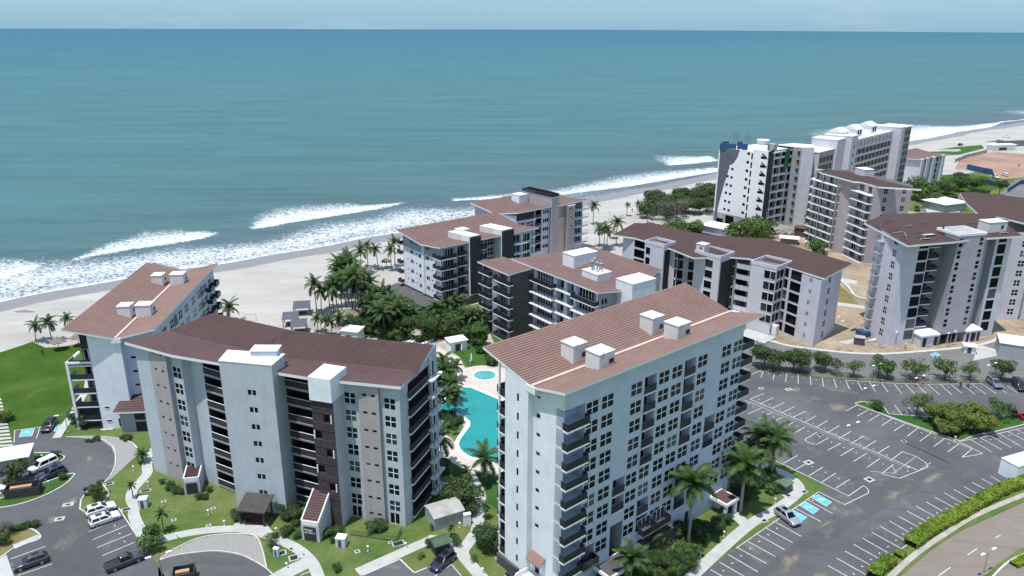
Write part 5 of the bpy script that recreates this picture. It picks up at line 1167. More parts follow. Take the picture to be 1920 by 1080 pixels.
def corner_block():
    b = Bld('brown_roof_block', 'white block with notched brown roof at the right edge behind the half tiled tower', 'apartment building', (133.2, 198.2), -2, 'new white blocks with brown roofs')
    F = 2.75; zs = [1.2+F*k for k in range(9)]; P = lambda px, py, z: (*b.L(px, py, z), z)
    ev = [P(1812,380,26), P(1836,402,25.6), P(1880,408,25.6), P(1925,419,25.6), P(2010,440,25.6)]; bk = [P(1800,361,26.4), P(1830,361,26.6), P(1880,366,26.6), P(1930,372,26.6), P(2040,385,26.6)]
    roof_strip(b, bk, ev, 14, 'shingle', lip=.03, th=.5)
    hs = [(3.0, 4.6, z+.5, z+2.1, .1) for z in zs]
    b.facade((0, 0), (6.2, 0), 0, 25, hs, 'lav')
    for h in hs: b.window((0, 0), (6.2, 0), h[0], h[2], 1.6, 1.6, 2, 2)
    b.facade((6.2, 0), (7.5, 3), 0, 25, (), 'midgrey'); b.facade((7.5, 3), (22, -4), 0, 25, [(u, u+1.6, z+.5, z+2.1, .1) for z in zs for u in (3, 8)], 'lav')
    b.facade((-1, 12), (0, 0), 0, 25, (), 'grey', top=[(0, 25.6), (12, 25)]); b.facade((22, -4), (22, 14), 0, 25, (), 'lav'); b.facade((22, 14), (-1, 12), 0, 25.6, (), 'mauve'); b.done()
corner_block()

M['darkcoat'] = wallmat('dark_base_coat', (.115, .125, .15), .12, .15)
def raw_tower():
    b = Bld('unfinished_tower', 'white unfinished tower with blue netting and rebar on top and grey painted curve', 'apartment building', (97.2, 292.6), 39, 'large blocks by the far beach')
    F = 3.35; zs = [1.5+F*k for k in range(9)]; zt = 30.8
    p0, p1 = (0, 22.6), (0, 0); hs = []
    for z in zs: hs += [(4.6, 5.7, z+1.0, z+2.0, .3, 'hollow'), (6.6, 7.7, z+.8, z+1.8, .3, 'hollow'), (13.3, 14.5, z+1.0, z+2.1, .3, 'hollow'), (15.2, 15.9, z-.5, z+1.8, .3, 'hollow')]
    for z in zs[:9]: hs += [(19.5, 21.6, z+.3, z+1.3, 1.0, 'hollow')]
    b.facade(p0, p1, 4.5, zt, hs, 'trim'); b.facade(p0, p1, 0, 4.5, [(1.5, 5, .3, 2.2, 1, 'hollow'), (6, 10, .3, 4, 1, 'hollow')], 'concrete')
    # grey painted curve, a real coat of paint a few millimetres proud
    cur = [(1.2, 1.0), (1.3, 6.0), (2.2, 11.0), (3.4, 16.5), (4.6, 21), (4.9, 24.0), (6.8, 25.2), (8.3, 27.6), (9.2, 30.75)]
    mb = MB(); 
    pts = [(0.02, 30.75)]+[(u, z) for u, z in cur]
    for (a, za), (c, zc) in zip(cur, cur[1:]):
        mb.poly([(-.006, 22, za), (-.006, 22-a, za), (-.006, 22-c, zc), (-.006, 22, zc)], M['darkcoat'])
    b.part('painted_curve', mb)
    mb = MB()
    for z in zs: 
        mb.hexa([(-.12, 2.6, z+1.9), (-.0, 2.6, z+1.9), (-.0, .3, z+.4), (-.12, .3, z+.4), (-.12, 2.6, z+2.5), (-.0, 2.6, z+2.5), (-.0, .3, z+1.0), (-.12, .3, z+1.0)], M['hollow'])
    b.part('stair_opening', mb)
    b.facade((0, 0), (3.0, 0), 0, zt+1, (), 'charcoal')
    q0, q1 = (3.0, 1.0), (15.5, 1.0); hs = [(u, u+w, z+.5, z+3.0, 1.6, 'grey', 'hollow') for z in zs for u, w in ((.3, 2.4), (3.2, 4.0), (7.7, 4.3))]
    b.facade(q0, q1, 0, zt, hs, 'lav')
    for z in zs:
        b.window(q0, q1, 3.4, z+.5, 3.6, 2.3, 3, 1, depth=1.5, far=True); b.window(q0, q1, 7.9, z+.5, 3.9, 2.3, 3, 1, depth=1.5, far=True) 
    mb = MB(); mb.box(3.0, 4.6, .5, .9, 22, zt+1.2, M['greennet']); mb.box(3.0, 4.4, .5, .9, 8, 22, M['charcoal']); mb.box(13.1, 15.5, .6, .95, 24, zt+.6, M['greennet']); mb.box(3.0, 4.2, .45, .85, 1, 8, M['lilac']); b.part('safety_net', mb)
    b.facade((15.5, 1), (18.5, 1), 0, zt, [(.4, 2.4, z+.5, z+2.6, 1.2, 'hollow') for z in zs], 'grey')
    b.facade((18.5, 1), (18.5, 18), 0, zt, (), 'lav'); b.facade((18.5, 18), (0, 22), 0, zt, (), 'lav'); b.facade((-.0, 22), (-.0, 22.01), 0, zt, (), 'grey')
    mb = MB(); mb.prism([(.1, .1), (18.5, 1.1), (18.5, 18), (.1, 21.9)], zt-.4, zt+.05, M['roofflat']); mb.box(.0, 1.2, .1, 7, zt, zt+1.0, M['trim']); mb.box(5, 7.4, 1.2, 4, zt, zt+3.0, M['concrete']); mb.lathe([(2.2, zt+3), (2.4, zt+4.6), (.3, zt+4.9)], M['trim'], 14, (3.2, 5)); b.part('roof_deck', mb)
    mb = MB(); [mb.obox(u, v, w_, d_, za, zb, M['bluecover'], rz) for u, v, w_, d_, za, zb, rz in ((.3, 20.6, .9, 3.4, zt-1.2, zt+1.6, .1), (2.2, 21.4, 3.4, .6, zt-.6, zt+2.2, -.1), (.4, 17.0, .7, 3.6, zt-.4, zt+1.9, .05), (1.8, 14.4, 2.6, 1.2, zt+.1, zt+3.0, .3), (2.6, 18.2, 2.2, 1.4, zt+.2, zt+1.2, .4), (1.2, 11.6, 1.2, 2.0, zt+.1, zt+2.4, .1))]; b.part('blue_netting', mb)
    mb = MB()
    for k in range(9): u, v = 2.0+(k % 3)*1.2, 4+k*1.9; mb.tube([(u, v, zt), (u, v, zt+6.5-(k % 2))], .07, M['black'], 4)
    b.part('rebar', mb)
    # plain white tower joined on its right
    T = [(18.9, -2.6), (22.6, -5.6), (29.2, -1.0), (26.5, 6)]
    b.facade((18.4, 1), T[0], 0, 31.6, (), 'grey'); b.facade(T[0], T[1], 0, 31.6, (), 'lav')
    hs = [(4.2, 5.1, z+1, z+2, .2, 'hollow') for z in zs]; b.facade(T[1], T[2], 0, 31.6, hs, 'midgrey'); b.facade(T[2], T[3], 0, 31.6, (), 'grey'); b.facade(T[3], (18.4, 8), 0, 31.6, (), 'grey')  # right face of the white tower: shade put into a greyer wall colour
    mb = MB(); mb.prism([(18.4, 1), T[0], T[1], T[2], T[3], (18.4, 8)], 31.55, 31.9, M['roofflat']); b.part('tower_roof', mb)
    mb = MB(); hs = zs
    for z in zs: mb.box(18.45, 18.85, -2.0, -1.0, z+.8, z+2.0, M['hollow'])
    b.part('side_opening', mb)
    b.done()
raw_tower()

def long_block():
    b = Bld('beach_hotel', 'long pale block with rows of brown balconies and three white gables on its roof', 'apartment building', (143.0, 323.5), 45.7, 'large blocks by the far beach')
    F = 3.35; zs = [31.6-2.9-F*k for k in range(9)]; Lw = 43.5
    hs = [(.5+k*4.25, 4.3+k*4.25, z, z+2.35, 1.6, 'taupe', 'taupe') for z in zs[1:] for k in range(10)]
    hs += [(1.5+k*4.25, 4.4+k*4.25, zs[0]-.1, zs[0]+2.2, 2.2, 'trim', 'hollow') for k in range(10)]
    b.facade((0, 0), (Lw, 0), 0, 32, hs, 'lav')
    for z in zs[1:7]:
        for k in range(10): b.window((0, 0), (Lw, 0), .7+k*4.25, z+.1, 1.9, 2.1, 1, 1, depth=1.5, far=True)
        mb = MB()
    mb = MB()
    for z in zs[1:7]: mb.box(.4, Lw-.4, .02, .08, z, z+.95, M['brownrail'])
    b.part('balustrade', mb)
    b.facade((Lw, 0), (Lw, 14), 0, 32, (), 'lav'); b.facade((Lw, 14), (0, 14), 0, 32, (), 'lav'); b.facade((0, 14), (0, 0), 0, 32, (), 'lav')
    mb = MB(); mb.box(.05, Lw-.05, .05, 13.95, 31.7, 32.02, M['roofflat']); b.part('roof', mb)
    for u in (-4.5, 10.5, 27.5):
        mb = MB(); mb.box(u, u+6.5, 4, 10, 32, 35.0, M['trim']); mb.hexa([(u-.4, 3.6, 35), (u+6.9, 3.6, 35), (u+6.9, 10.4, 35), (u-.4, 10.4, 35), (u-.4, 6.6, 36.6), (u+6.9, 6.6, 36.6), (u+6.9, 7.4, 36.6), (u-.4, 7.4, 36.6)], M['roofflat'])
        for k in range(2): mb.box(u+1.6+k*2.6, u+3.3+k*2.6, 3.94, 4.0, 32.6, 34.4, M['hollow'])
        b.part('roof_gable', mb)
    def twr(u0, u1, v0, v1, z, m, name, win=None):
        mb = MB(); mb.box(u0, u1, v0, v1, 0, z, M[m]); mb.box(u0-.1, u1+.1, v0-.1, v1+.1, z, z+.4, M['roofflat'])
        if win:
            for zz in zs: mb.box(win, win+1.1, v0-.03, v0, zz+.4, zz+1.6, M['hollow'])
        b.part(name, mb)
    twr(-7.5, -1.0, -1.5, 10, 34.0, 'lav', 'stair_tower', -4.8); twr(-15, -7.6, 1.2, 12, 33.0, 'lav', 'stair_tower'); twr(44, 48.5, -3.5, 10, 33.4, 'lav', 'stair_tower')
    # wing with open stair and the end bays
    b.facade((48.6, -1.5), (55, -1.5), 0, 33, (), 'midgrey'); mb = MB()
    for z in zs: mb.hexa([(49.6, -1.6, z+1.6), (52.6, -1.6, z-.1), (52.6, -1.5, z-.1), (49.6, -1.5, z+1.6), (49.6, -1.6, z+2.4), (52.6, -1.6, z+.7), (52.6, -1.5, z+.7), (49.6, -1.5, z+2.4)], M['hollow'])
    b.part('stair_opening', mb)
    hs = [(.7+k*3.5, 3.6+k*3.5, z, z+2.2, 1.2, 'taupe', 'hollow') for z in zs for k in range(3)]
    b.facade((55, -.5), (66.5, -.5), 0, 32.6, hs, 'taupe'); b.facade((66.5, -.5), (66.5, 10), 0, 32.6, (), 'grey'); b.facade((66.5, 10), (44, 10), 0, 33, (), 'lav')
    mb = MB(); mb.box(48.6, 66.4, -1.4, 9.9, 32.4, 32.7, M['roofflat']); b.part('roof', mb)
    # lower linking wing toward the unfinished tower
    hs = [(1.0+k*3.2, 3.7+k*3.2, z, z+2.2, 1.4, 'taupe', 'hollow') for z in zs[1:] for k in range(4)]
    b.facade((-29.5, 2), (-15, 2), 0, 29.5, hs, 'taupe'); mb = MB(); mb.box(-29.5, -15, 2.05, 12, 29.3, 29.8, M['roofflat']); b.part('roof', mb); b.facade((-15, 12), (-29.5, 12), 0, 29, (), 'lav'); b.facade((-29.5, 12), (-29.5, 2), 0, 29, (), 'lav')
    b.done()
M['brownrail'] = mat('brown_balustrade', (.10, .075, .065), .8, .2)
long_block()

def low_far():
    b = Bld('low_apartment_block', 'low white block with terracotta roof at the edge of the red earth lot', 'apartment building', (206, 389.5), 38, 'large blocks by the far beach')
    zs = [1.2+3.1*k for k in range(4)]; hs = []
    for z in zs: hs += [(u, u+1.9, z, z+2.4, .4, 'charcoal', 'hollow') for u in (2.6, 9.2, 15.8, 19.3, 25.4)]
    b.facade((0, 0), (29, 0), 0, 13, hs, 'lav')
    mb = MB()
    for u in (0, 6, 12.5, 23): mb.box(u, u+2.4, -1.6, -.01, 0, 13.6, M['lav'])
    b.part('pier', mb)
    b.facade((29, 0), (29, 14), 0, 13, [(u, u+1.5, z, z+2, .3, 'hollow') for z in zs for u in (2, 8)], 'lav'); b.facade((29, 14), (0, 14), 0, 13, (), 'lav'); b.facade((0, 14), (0, 0), 0, 13, (), 'lav')
    roof_strip(b, [(30, 7.6, 13.2), (-1, 7.6, 13.2)], [(30, -1, 13.6), (-1, -1, 13.6)], 6, 'shinglep', lip=.02); roof_strip(b, [(-1, 7.6, 13.22), (30, 7.6, 13.22)], [(-1, 16, 14.6), (30, 16, 14.6)], 6, 'shinglep', lip=.02)
    b.done()
low_far()

# ---------------------------------------------------------------- small buildings
def hut(name, label, cat, px, w, d, h, rz, wall, roof, over=.25, rise=.0, group=None, door=True, mono=False):
    x, y = G(*px); t = thing(name, label, cat, (x, y, 0), R(rz), group)
    mb = MB(); mb.box(-w/2, w/2, -d/2, d/2, 0, h, M[wall]); o = mb.build('wall', t)
    mb = MB()
    if mono: mb.hexa([(-w/2-over, -d/2-over, h), (w/2+over, -d/2-over, h), (w/2+over, d/2+over, h), (-w/2-over, d/2+over, h), (-w/2-over, -d/2-over, h+.15), (w/2+over, -d/2-over, h+.15), (w/2+over, d/2+over, h+.15+rise), (-w/2-over, d/2+over, h+.15+rise)], M[roof])
    else:
        mb.box(-w/2-over, w/2+over, -d/2-over, d/2+over, h, h+.14, M[roof])
        if rise: mb.poly([(-w/2-over, -d/2-over, h+.14), (w/2+over, -d/2-over, h+.14), (w/2+over, 0, h+rise), (-w/2-over, 0, h+rise)], M[roof]); mb.poly([(w/2+over, d/2+over, h+.14), (-w/2-over, d/2+over, h+.14), (-w/2-over, 0, h+rise), (w/2+over, 0, h+rise)], M[roof]); mb.poly([(-w/2-over, d/2+over, h+.14), (-w/2-over, -d/2-over, h+.14), (-w/2-over, 0, h+rise)], M[roof]); mb.poly([(w/2+over, -d/2-over, h+.14), (w/2+over, d/2+over, h+.14), (w/2+over, 0, h+rise)], M[roof])
    mb.build('roof', t)
    if door: mb = MB(); mb.box(-w*.22, w*.12, -d/2-.04, -d/2-.002, .05, min(2.0, h*.86), M['plinth']); mb.build('door', t)
    return t
M["greenroof"] = mat("green_roof", (.05, .10, .055), .7, .15, 1.5); M["greenroof2"] = mat("pale_green_roof", (.10, .15, .11), .7, .15, 1.5); M["rust"] = mat("rusty_sheet", (.10, .055, .04), .9, .35, .8)
hut('guard_house', 'grey house with long flat white roof at the left edge beside parked cars', 'house', (-10, 884), 12, 4.6, 3.0, 22, 'grey', 'roofflat', .3)
hut('storage_shed', 'white flat roofed hut with slatted side beside the garden path between pool and palms', 'shed', (856, 654), 4.4, 3.4, 2.6, 26, 'white', 'roofflat', .25)
hut('storage_shed', 'white flat roofed hut tucked under palms just beyond the brown tile roof', 'shed', (662, 637), 4.6, 4.0, 3.0, -14, 'white', 'roofflat', .25)
hut('pump_house', 'low grey pump house with hipped concrete roof in the lawn between the two tallest blocks', 'shed', (834, 975), 5.2, 4.0, 2.2, 28, 'grey', 'concrete', .12, .7, door=False)
hut('bin_shelter', 'small hut with green pitched roof beside the navy car', 'shed', (826, 1034), 2.3, 1.9, 1.9, 28, 'timber', 'greenroof', .3, .7)
hut('bin_shelter', 'small hut with pale green roof inside the path loop near the accessible bays', 'shed', (1468, 921), 2.0, 1.8, 1.7, 40, 'plinth', 'greenroof2', .25, .5)
hut('site_container', 'plain white box building with flat roof beside the clipped hedge', 'container', (1928, 884), 11.5, 3.2, 3.1, 22, 'white', 'roofflat', .05, door=False)
hut('meter_kiosk', 'white kiosk with pale roof on the curved path by the parked white cars', 'kiosk', (270, 949), 1.35, 1.2, 1.5, 10, 'pale', 'trim', .04)
hut('meter_kiosk', 'white utility kiosk standing alone on the lawn right of the sign block', 'kiosk', (641, 1022), 1.5, 1.3, 1.5, -8, 'pale', 'trim', .04)
hut('meter_kiosk', 'thin white utility kiosk near the pump house and path', 'kiosk', (876, 984), 1.1, .6, 2.0, 20, 'trim', 'trim', .05, door=False)
hut('meter_kiosk', 'small pale cabinet beside a drain cover near the paved drop off', 'kiosk', (519, 1042), .8, .5, 1.3, -10, 'pale', 'trim', .03)
hut('site_house', 'grey windowless building with flat white roof beyond the paved apron', 'shed', (1925, 668), 13, 7, 3.6, -26, 'grey', 'roofflat', .15, door=False)
hut('site_office', 'white site office with long white roof beside the red earth lot', 'shed', (1876, 281), 18, 5, 3.6, 14, 'white', 'roofflat', .8)
hut('site_office', 'dark site cabin with grey roof right of the white site office', 'shed', (1900, 273), 22, 6, 4, 14, 'midgrey', 'concrete', .8, door=False)
hut('sales_pavilion', 'flat roofed white pavilion beyond the notched brown roof', 'pavilion', (1770, 392), 14, 11, 3.6, 24, 'grey', 'roofflat', .8, door=False)
hut('beach_kiosk', 'flat white roof between the brown roof and the unfinished tower', 'pavilion', (1352, 438), 13, 8, 3, -44, 'pale', 'roofflat', .6, door=False)
hut('site_shelter', 'white sheet roof on the building site behind the brown roof', 'shed', (1479, 456), 6.0, 4, 2.2, -20, 'cementdark', 'roofflat', .5, .5, door=False)
hut('site_shelter', 'rusty brown site shed between the white tower and the balcony tower', 'shed', (1508, 442), 7.0, 5, 3.2, -30, 'rust', 'rust', .3, .4)
hut('site_shelter', 'small dark crate hut in front of the two half finished towers', 'shed', (1610, 645), 2.4, 1.8, 1.9, -20, 'plinth', 'concrete', .1, door=False)
hut('site_shelter', 'low white box with black opening at the tip of the paved apron', 'shed', (1816, 660), 2.6, 2.2, 1.8, -20, 'trim', 'roofflat', .3)
def blue_fence(px, name='site_hoarding', label='', h=2.6, m='bluecover'):
    P = [G(*p) for p in px]; mb = MB(); strip(mb, P, .12, 0, h, M[m])
    for x, y in P: mb.obox(x, y, .15, .15, 0, h+.1, M['steel'])
    return tag(mb.build(name), label, 'fence')
M['greenroof'] = mat('green_roof', (.05, .10, .055), .7, .15, 1.5); M['greenroof2'] = mat('pale_green_roof', (.10, .15, .11), .7, .15, 1.5); M['rust'] = mat('rusty_sheet', (.10, .055, .04), .9, .35, .8)
blue_fence([(1812,318),(1838,324),(1858,328),(1862,338)], label='dark blue site hoarding along the front of the red earth lot', h=3.2)
blue_fence([(1849,346),(1868,350),(1890,352)], label='short dark blue hoarding below the red earth lot', h=2.6)
blue_fence([(1888,362),(1912,346),(1990,340)], label='blue hoarding at the right edge beside the pale side road', h=2.2)
blue_fence([(1790,305),(1812,296),(1850,287)], name='boundary_wall', label='long grey boundary wall between the red earth lot and the beach grass', h=2.2, m='concrete')
mb = MB(); x, y = G(1560, 632); mb.hexa([(x+8, y-.5, .1), (x+15.5, y+2.0, .1), (x+14, y+3.6, .1), (x+7, y+2.2, .1), (x+8, y-.5, 1.3), (x+15.5, y+2.0, .9), (x+14, y+3.6, 1.1), (x+7, y+2.2, 1.5)], M['bluecover']); tag(mb.build('tarp_cover'), 'blue tarpaulin over a pile in the shadow of the brown roofed block', 'tarpaulin')
# ================================================================ PLANTS
def leafmat(name, c, var=.4):
    m, nt, b = nodes(name); p = pos(nt)
    oi = N(nt, 'ShaderNodeObjectInfo').outputs['Random']
    a = ramp(nt, noise(nt, 1.1, 3, .6, p), [(.3, tuple(x*(1-var) for x in c)), (.7, tuple(x*(1+var) for x in c))])
    a = mixc(nt, .45, a, ramp(nt, oi, [(0, (.38, .40, .40)), (.5, (.5, .5, .48)), (1, (.64, .60, .46))]), 'OVERLAY')
    nt.links.new(a, b.inputs['Base Color']); b.inputs['Roughness'].default_value = .55; b.inputs['Specular IOR Level'].default_value = .35
    tr = N(nt, 'ShaderNodeBsdfTranslucent'); nt.links.new(mixc(nt, .5, a, (.12, .16, .02)), tr.inputs[0])
    mx = N(nt, 'ShaderNodeMixShader'); mx.inputs[0].default_value = .22
    nt.links.new(b.outputs[0], mx.inputs[1]); nt.links.new(tr.outputs[0], mx.inputs[2]); nt.links.new(mx.outputs[0], nt.nodes['Material Output'].inputs[0]); return m
M['frond'] = leafmat('palm_frond', (.042, .085, .022)); M['frond2'] = leafmat('royal_palm_frond', (.042, .088, .022)); M['frondold'] = leafmat('old_frond', (.12, .10, .05))
M['leaf'] = leafmat('dark_leaf', (.045, .088, .026)); M['leaf2'] = leafmat('fresh_leaf', (.065, .125, .028)); M['leafy'] = leafmat('yellow_green_leaf', (.15, .20, .04)); M['leafg'] = leafmat('grey_green_leaf', (.13, .14, .10), .25); M['hedge'] = leafmat('hedge_leaf', (.17, .26, .03), .35)
M['trunk'] = mat('palm_trunk', (.19, .165, .14), .9, .25, 2, bmp=.4); M['trunkp'] = mat('pale_royal_trunk', (.33, .31, .28), .9, .15, 1.5); M['shaft'] = mat('green_crownshaft', (.08, .14, .04), .5, .15); M['bark'] = mat('tree_bark', (.14, .11, .085), .9, .25, 3, bmp=.4)
def frond(mb, a, el, L, w, m, droop, rnd, nl=15, hang=.35):
    d = Vector((math.cos(a), math.sin(a), 0)); side = Vector((-d.y, d.x, 0)); p = Vector((0, 0, 0)); e = el; P = [p.copy()]; st = L/nl
    for i in range(nl):
        p = p+(d*math.cos(e)+Vector((0, 0, math.sin(e))))*st; e -= droop*(.5+i/nl)/nl; P.append(p.copy())
    k = mb.mi(M[m])
    for i in range(1, nl+1):
        f = i/nl; ll = w*(math.sin(math.pi*(.14+.80*f))**.7)*rnd.uniform(.85, 1.1); q = P[i]; ax = (P[i]-P[i-1]).normalized()
        for s in (-1, 1):
            for o in (0, .5):
                base = P[i]-(P[i]-P[i-1])*o
                tip = base+side*s*ll*.82+ax*ll*.45+Vector((0, 0, -hang*ll*rnd.uniform(.6, 1.3)))
                n = len(mb.v); hw = st*.26; mb.v += [tuple(base-ax*hw), tuple(base+ax*hw), tuple(base.lerp(tip, .6)+ax*hw*.9), tuple(tip), tuple(base.lerp(tip, .6)-ax*hw*.9)]
                mb.f.append((n, n+1, n+2, n+3, n+4)); mb.m.append(k)
    mb.tube(P[:-1], [.045-.03*i/nl for i in range(nl)], M[m], 3, False)
def palm_proto(seed, kind):
    r = random.Random(seed); H = 7.0; tr = MB(); cr_ = MB()
    lean = Vector((r.uniform(-.5, .5), r.uniform(-.5, .5), 0))*(.2 if kind == 'royal' else 1.)
    if kind == 'royal':
        path = [lean*(t*t)+Vector((0, 0, H*t)) for t in (0, .15, .4, .7, .84)]; tr.tube(path, [.27, .21, .23, .19, .17], M['trunkp'], 9); top = lean+Vector((0, 0, H))
        tr.tube([path[-1], lean*.9+Vector((0, 0, H*.94)), top], [.19, .17, .08], M['shaft'], 8)
    else:
        path = [lean*(t*t)+Vector((0, 0, H*t)) for t in (0, .05, .3, .6, .85, 1)]; tr.tube(path, [.24, .17, .14, .125, .115, .12], M['trunk'], 8); top = lean+Vector((0, 0, H))
    nf = 19 if kind == 'royal' else 17
    for i in range(nf):
        f = i/(nf-1); el = R(78-105*f+r.uniform(-8, 8)) if kind != 'royal' else R(82-98*f+r.uniform(-7, 7))
        n0 = len(cr_.v); frond(cr_, i*2.399+r.uniform(-.25, .25), el, r.uniform(2.5, 3.1), .72 if kind != 'royal' else .85, ('frondold' if f > .95 and kind != 'royal' else 'frond2' if kind == 'royal' else 'frond'), R(r.uniform(62, 95)), r)
    if kind != 'royal':
        for i in range(5): t = i*1.3; cr_.lathe([(.0, -.42), (.11, -.32), (.12, -.2), (.0, -.1)], M['leafy'], 6, (.22*math.cos(t), .22*math.sin(t)))
    return tr.mesh('trunk'), cr_.mesh('crown'), top
PALMS = [palm_proto(11+i, 'coco') for i in range(6)]; ROYALS = [palm_proto(41+i, 'royal') for i in range(3)]
CROWN_H = 7.0
def hpx(px, py, dpx):
    x, y = G(px, py); lo, hi = 0, 40
    for _ in range(40):
        m = (lo+hi)/2
        if proj(x, y, m)[1] > py-dpx: lo = m
        else: hi = m
    return lo
def palm(px, py, dpx, label, group, royal=False, crown=1., rnd=random):
    x, y = G(px, py); h = hpx(px, py, dpx); tr, crn, top = rnd.choice(ROYALS if royal else PALMS)
    t = thing('royal_palm' if royal else 'palm_tree', label, 'palm tree', (x, y, 0), rnd.uniform(0, 6.28), group)
    s = h/CROWN_H; ws = max(.62, min(1.15, s**.5)); put('trunk', tr, t, sc=(ws, ws, s)); put('crown', crn, t, (top.x*ws, top.y*ws, top.z*s), sc=crown*(1.22 if royal else 1.38)*rnd.uniform(.88, 1.1)*max(.55, min(1.12, s**.4))); return t
def crown_mesh(seed, lobes, n, size, m, flat=.75, hollow=.55):
    r = random.Random(seed); mb = MB(); k = mb.mi(M[m]); L = []
    for i in range(lobes):
        a = r.uniform(0, 6.28); d = r.uniform(.25, .8) if i else 0; L.append((Vector((d*math.cos(a), d*math.sin(a), r.uniform(-.25, .5)*flat)), r.uniform(.32, .5)))
    for _ in range(n):
        c, R_ = r.choice(L); v = Vector((r.gauss(0, 1), r.gauss(0, 1), r.gauss(0, 1))).normalized()
        if v.z < -.35 and r.random() < .6: v.z = -v.z
        p = c+Vector((v.x, v.y, v.z*flat))*R_*r.uniform(hollow, 1.08)
        nn = (v+Vector((r.uniform(-1, 1), r.uniform(-1, 1), r.uniform(-.3, 1.1)))*.75).normalized(); a = nn.orthogonal().normalized(); b = nn.cross(a); t = r.uniform(0, 3.14)
        a, b = a*math.cos(t)+b*math.sin(t), b*math.cos(t)-a*math.sin(t); s = size*r.uniform(.6, 1.3); i = len(mb.v)
        mb.v += [tuple(p-a*s), tuple(p-b*s*.55+nn*s*.1), tuple(p+a*s), tuple(p+b*s*.55+nn*s*.1)]; mb.f.append((i, i+1, i+2, i+3)); mb.m.append(k)
    return mb.mesh('crown'), L
def limbs_mesh(L, seed, m='bark', th=.05, base=-1.2):
    r = random.Random(seed); mb = MB(); mb.tube([(0, 0, base), (.02, .01, base*.5), (0, 0, -.2)], [th*1.2, th, th*.8], M[m], 7)
    for c, R_ in L: mb.tube([(0, 0, -.35), (c.x*.5, c.y*.5, c.z*.5-.12), (c.x, c.y, c.z)], [th*.6, th*.4, th*.18], M[m], 5, False)
    return mb.mesh('trunk')
TREES = {}
for kind, m, lob, n, sz, fl, hol in (('dark', 'leaf', 12, 2600, .062, .8, .6), ('fresh', 'leaf2', 9, 900, .075, .8, .7), ('open', 'leaf2', 10, 420, .10, .7, .5), ('grey', 'leafg', 12, 1500, .055, .8, .4), ('broad', 'leaf', 14, 3000, .055, .5, .7), ('bush', 'leaf', 9, 1500, .085, .8, .6), ('bushy', 'leaf2', 9, 1300, .09, .8, .6), ('yellow', 'leafy', 10, 1700, .085, .85, .6)):
    TREES[kind] = []
    for i in range(3):
        c, L = crown_mesh(hash(kind) % 97+i if False else sum(map(ord, kind))+i*7, lob, n, sz, m, fl, hol); TREES[kind].append((c, limbs_mesh(L, i)))
def tree(px, py, rad, hgt, kind, label, group=None, name='tree', cat='tree', rnd=random, part=('trunk', 'crown')):
    """rad, hgt in metres (crown radius, overall height)"""
    x, y = G(px, py) if py is not None else px; c, l = rnd.choice(TREES[kind]); rad *= 1.3 if hgt > 3.3 else 1.12; hgt *= 1.12; t = thing(name, label, cat, (x, y, 0), rnd.uniform(0, 6.28), group)
    zc = max(rad*.55, hgt-rad*.75); put('crown', c, t, (0, 0, zc), sc=(rad, rad, rad)); put('trunk', l, t, (0, 0, zc), sc=(rad, rad, max(rad, zc/1.2))); return t
ORD = ['first', 'second', 'third', 'fourth', 'fifth', 'sixth', 'seventh', 'eighth', 'ninth', 'tenth', 'eleventh', 'twelfth', 'thirteenth', 'fourteenth', 'fifteenth', 'sixteenth', 'seventeenth', 'eighteenth', 'nineteenth', 'twentieth']
rv = random.Random(5)
def palms(L, fmt, group, **kw):
    for i, q in enumerate(sorted(L)): palm(*q, fmt.format(ORD[i] if i < 20 else 'another'), group, rnd=rv, **kw)
palms([(68,641,30),(98,642,38),(128,618,22)], 'coconut palm on the sand behind the big lawn, {} from the left', 'palms by the big lawn', crown=.85)
palm(432, 604, 30, 'lone coconut palm on the beach just past the tile roof corner', 'beach palms', rnd=rv)
palms([(594,588,56),(603,590,46),(618,578,42)], 'tall palm at the seaward left end of the palm grove, {} from the left', 'palms of the beach grove', crown=.8)
palms([(678,514,44),(690,502,40),(709,506,40),(734,508,40),(741,500,46)], 'palm on open sand between thatched shades and white block, {} from the left', 'palms by the thatched shades', crown=.82)
for q in [(633,592,60),(642,591,62),(662,598,78),(673,603,90),(650,530,46),(656,520,42),(640,560,58),(650,556,62),(660,560,64),(630,558,50),(672,572,64),(640,546,54),(664,548,58),(655,577,60),(684,577,60),(697,590,46),(715,600,52),(705,616,52),(722,622,52),(735,616,46),(745,628,48),(752,614,46),(722,640,56),(712,632,54),(690,606,46),(700,578,50),(682,618,48),(734,600,44),(668,590,54),(690,592,50),(676,560,50),(648,574,52),(626,590,44),(730,590,40),(760,622,40),(742,608,42),(756,604,38),(704,600,48)]: palm(*q, 'palm standing in the dense grove between the beach pergolas and the dark podium', 'palms of the beach grove', rnd=rv, crown=.86)
palms([(596,622,26),(611,630,30),(623,632,32),(638,632,34)], 'young palm just beyond the brown tile roof near the pergolas, {} from the left', 'young palms beyond the brown roof', crown=.75)
palms([(750,637,26),(778,620,34),(800,622,32),(818,616,40),(836,612,44),(852,606,40),(866,600,38),(886,625,36),(895,624,36),(903,624,34),(872,622,34),(846,632,30)], 'palm in the garden between the podium block and the pool huts, {} from the left', 'palms of the inner garden', crown=.8)
palms([(813,740,46),(820,724,40),(830,718,44),(838,736,44),(848,756,38),(818,784,40),(843,780,40),(853,777,38),(806,760,44)], 'palm crowding the pool island, {} from the left', 'palms round the pool', crown=.86)
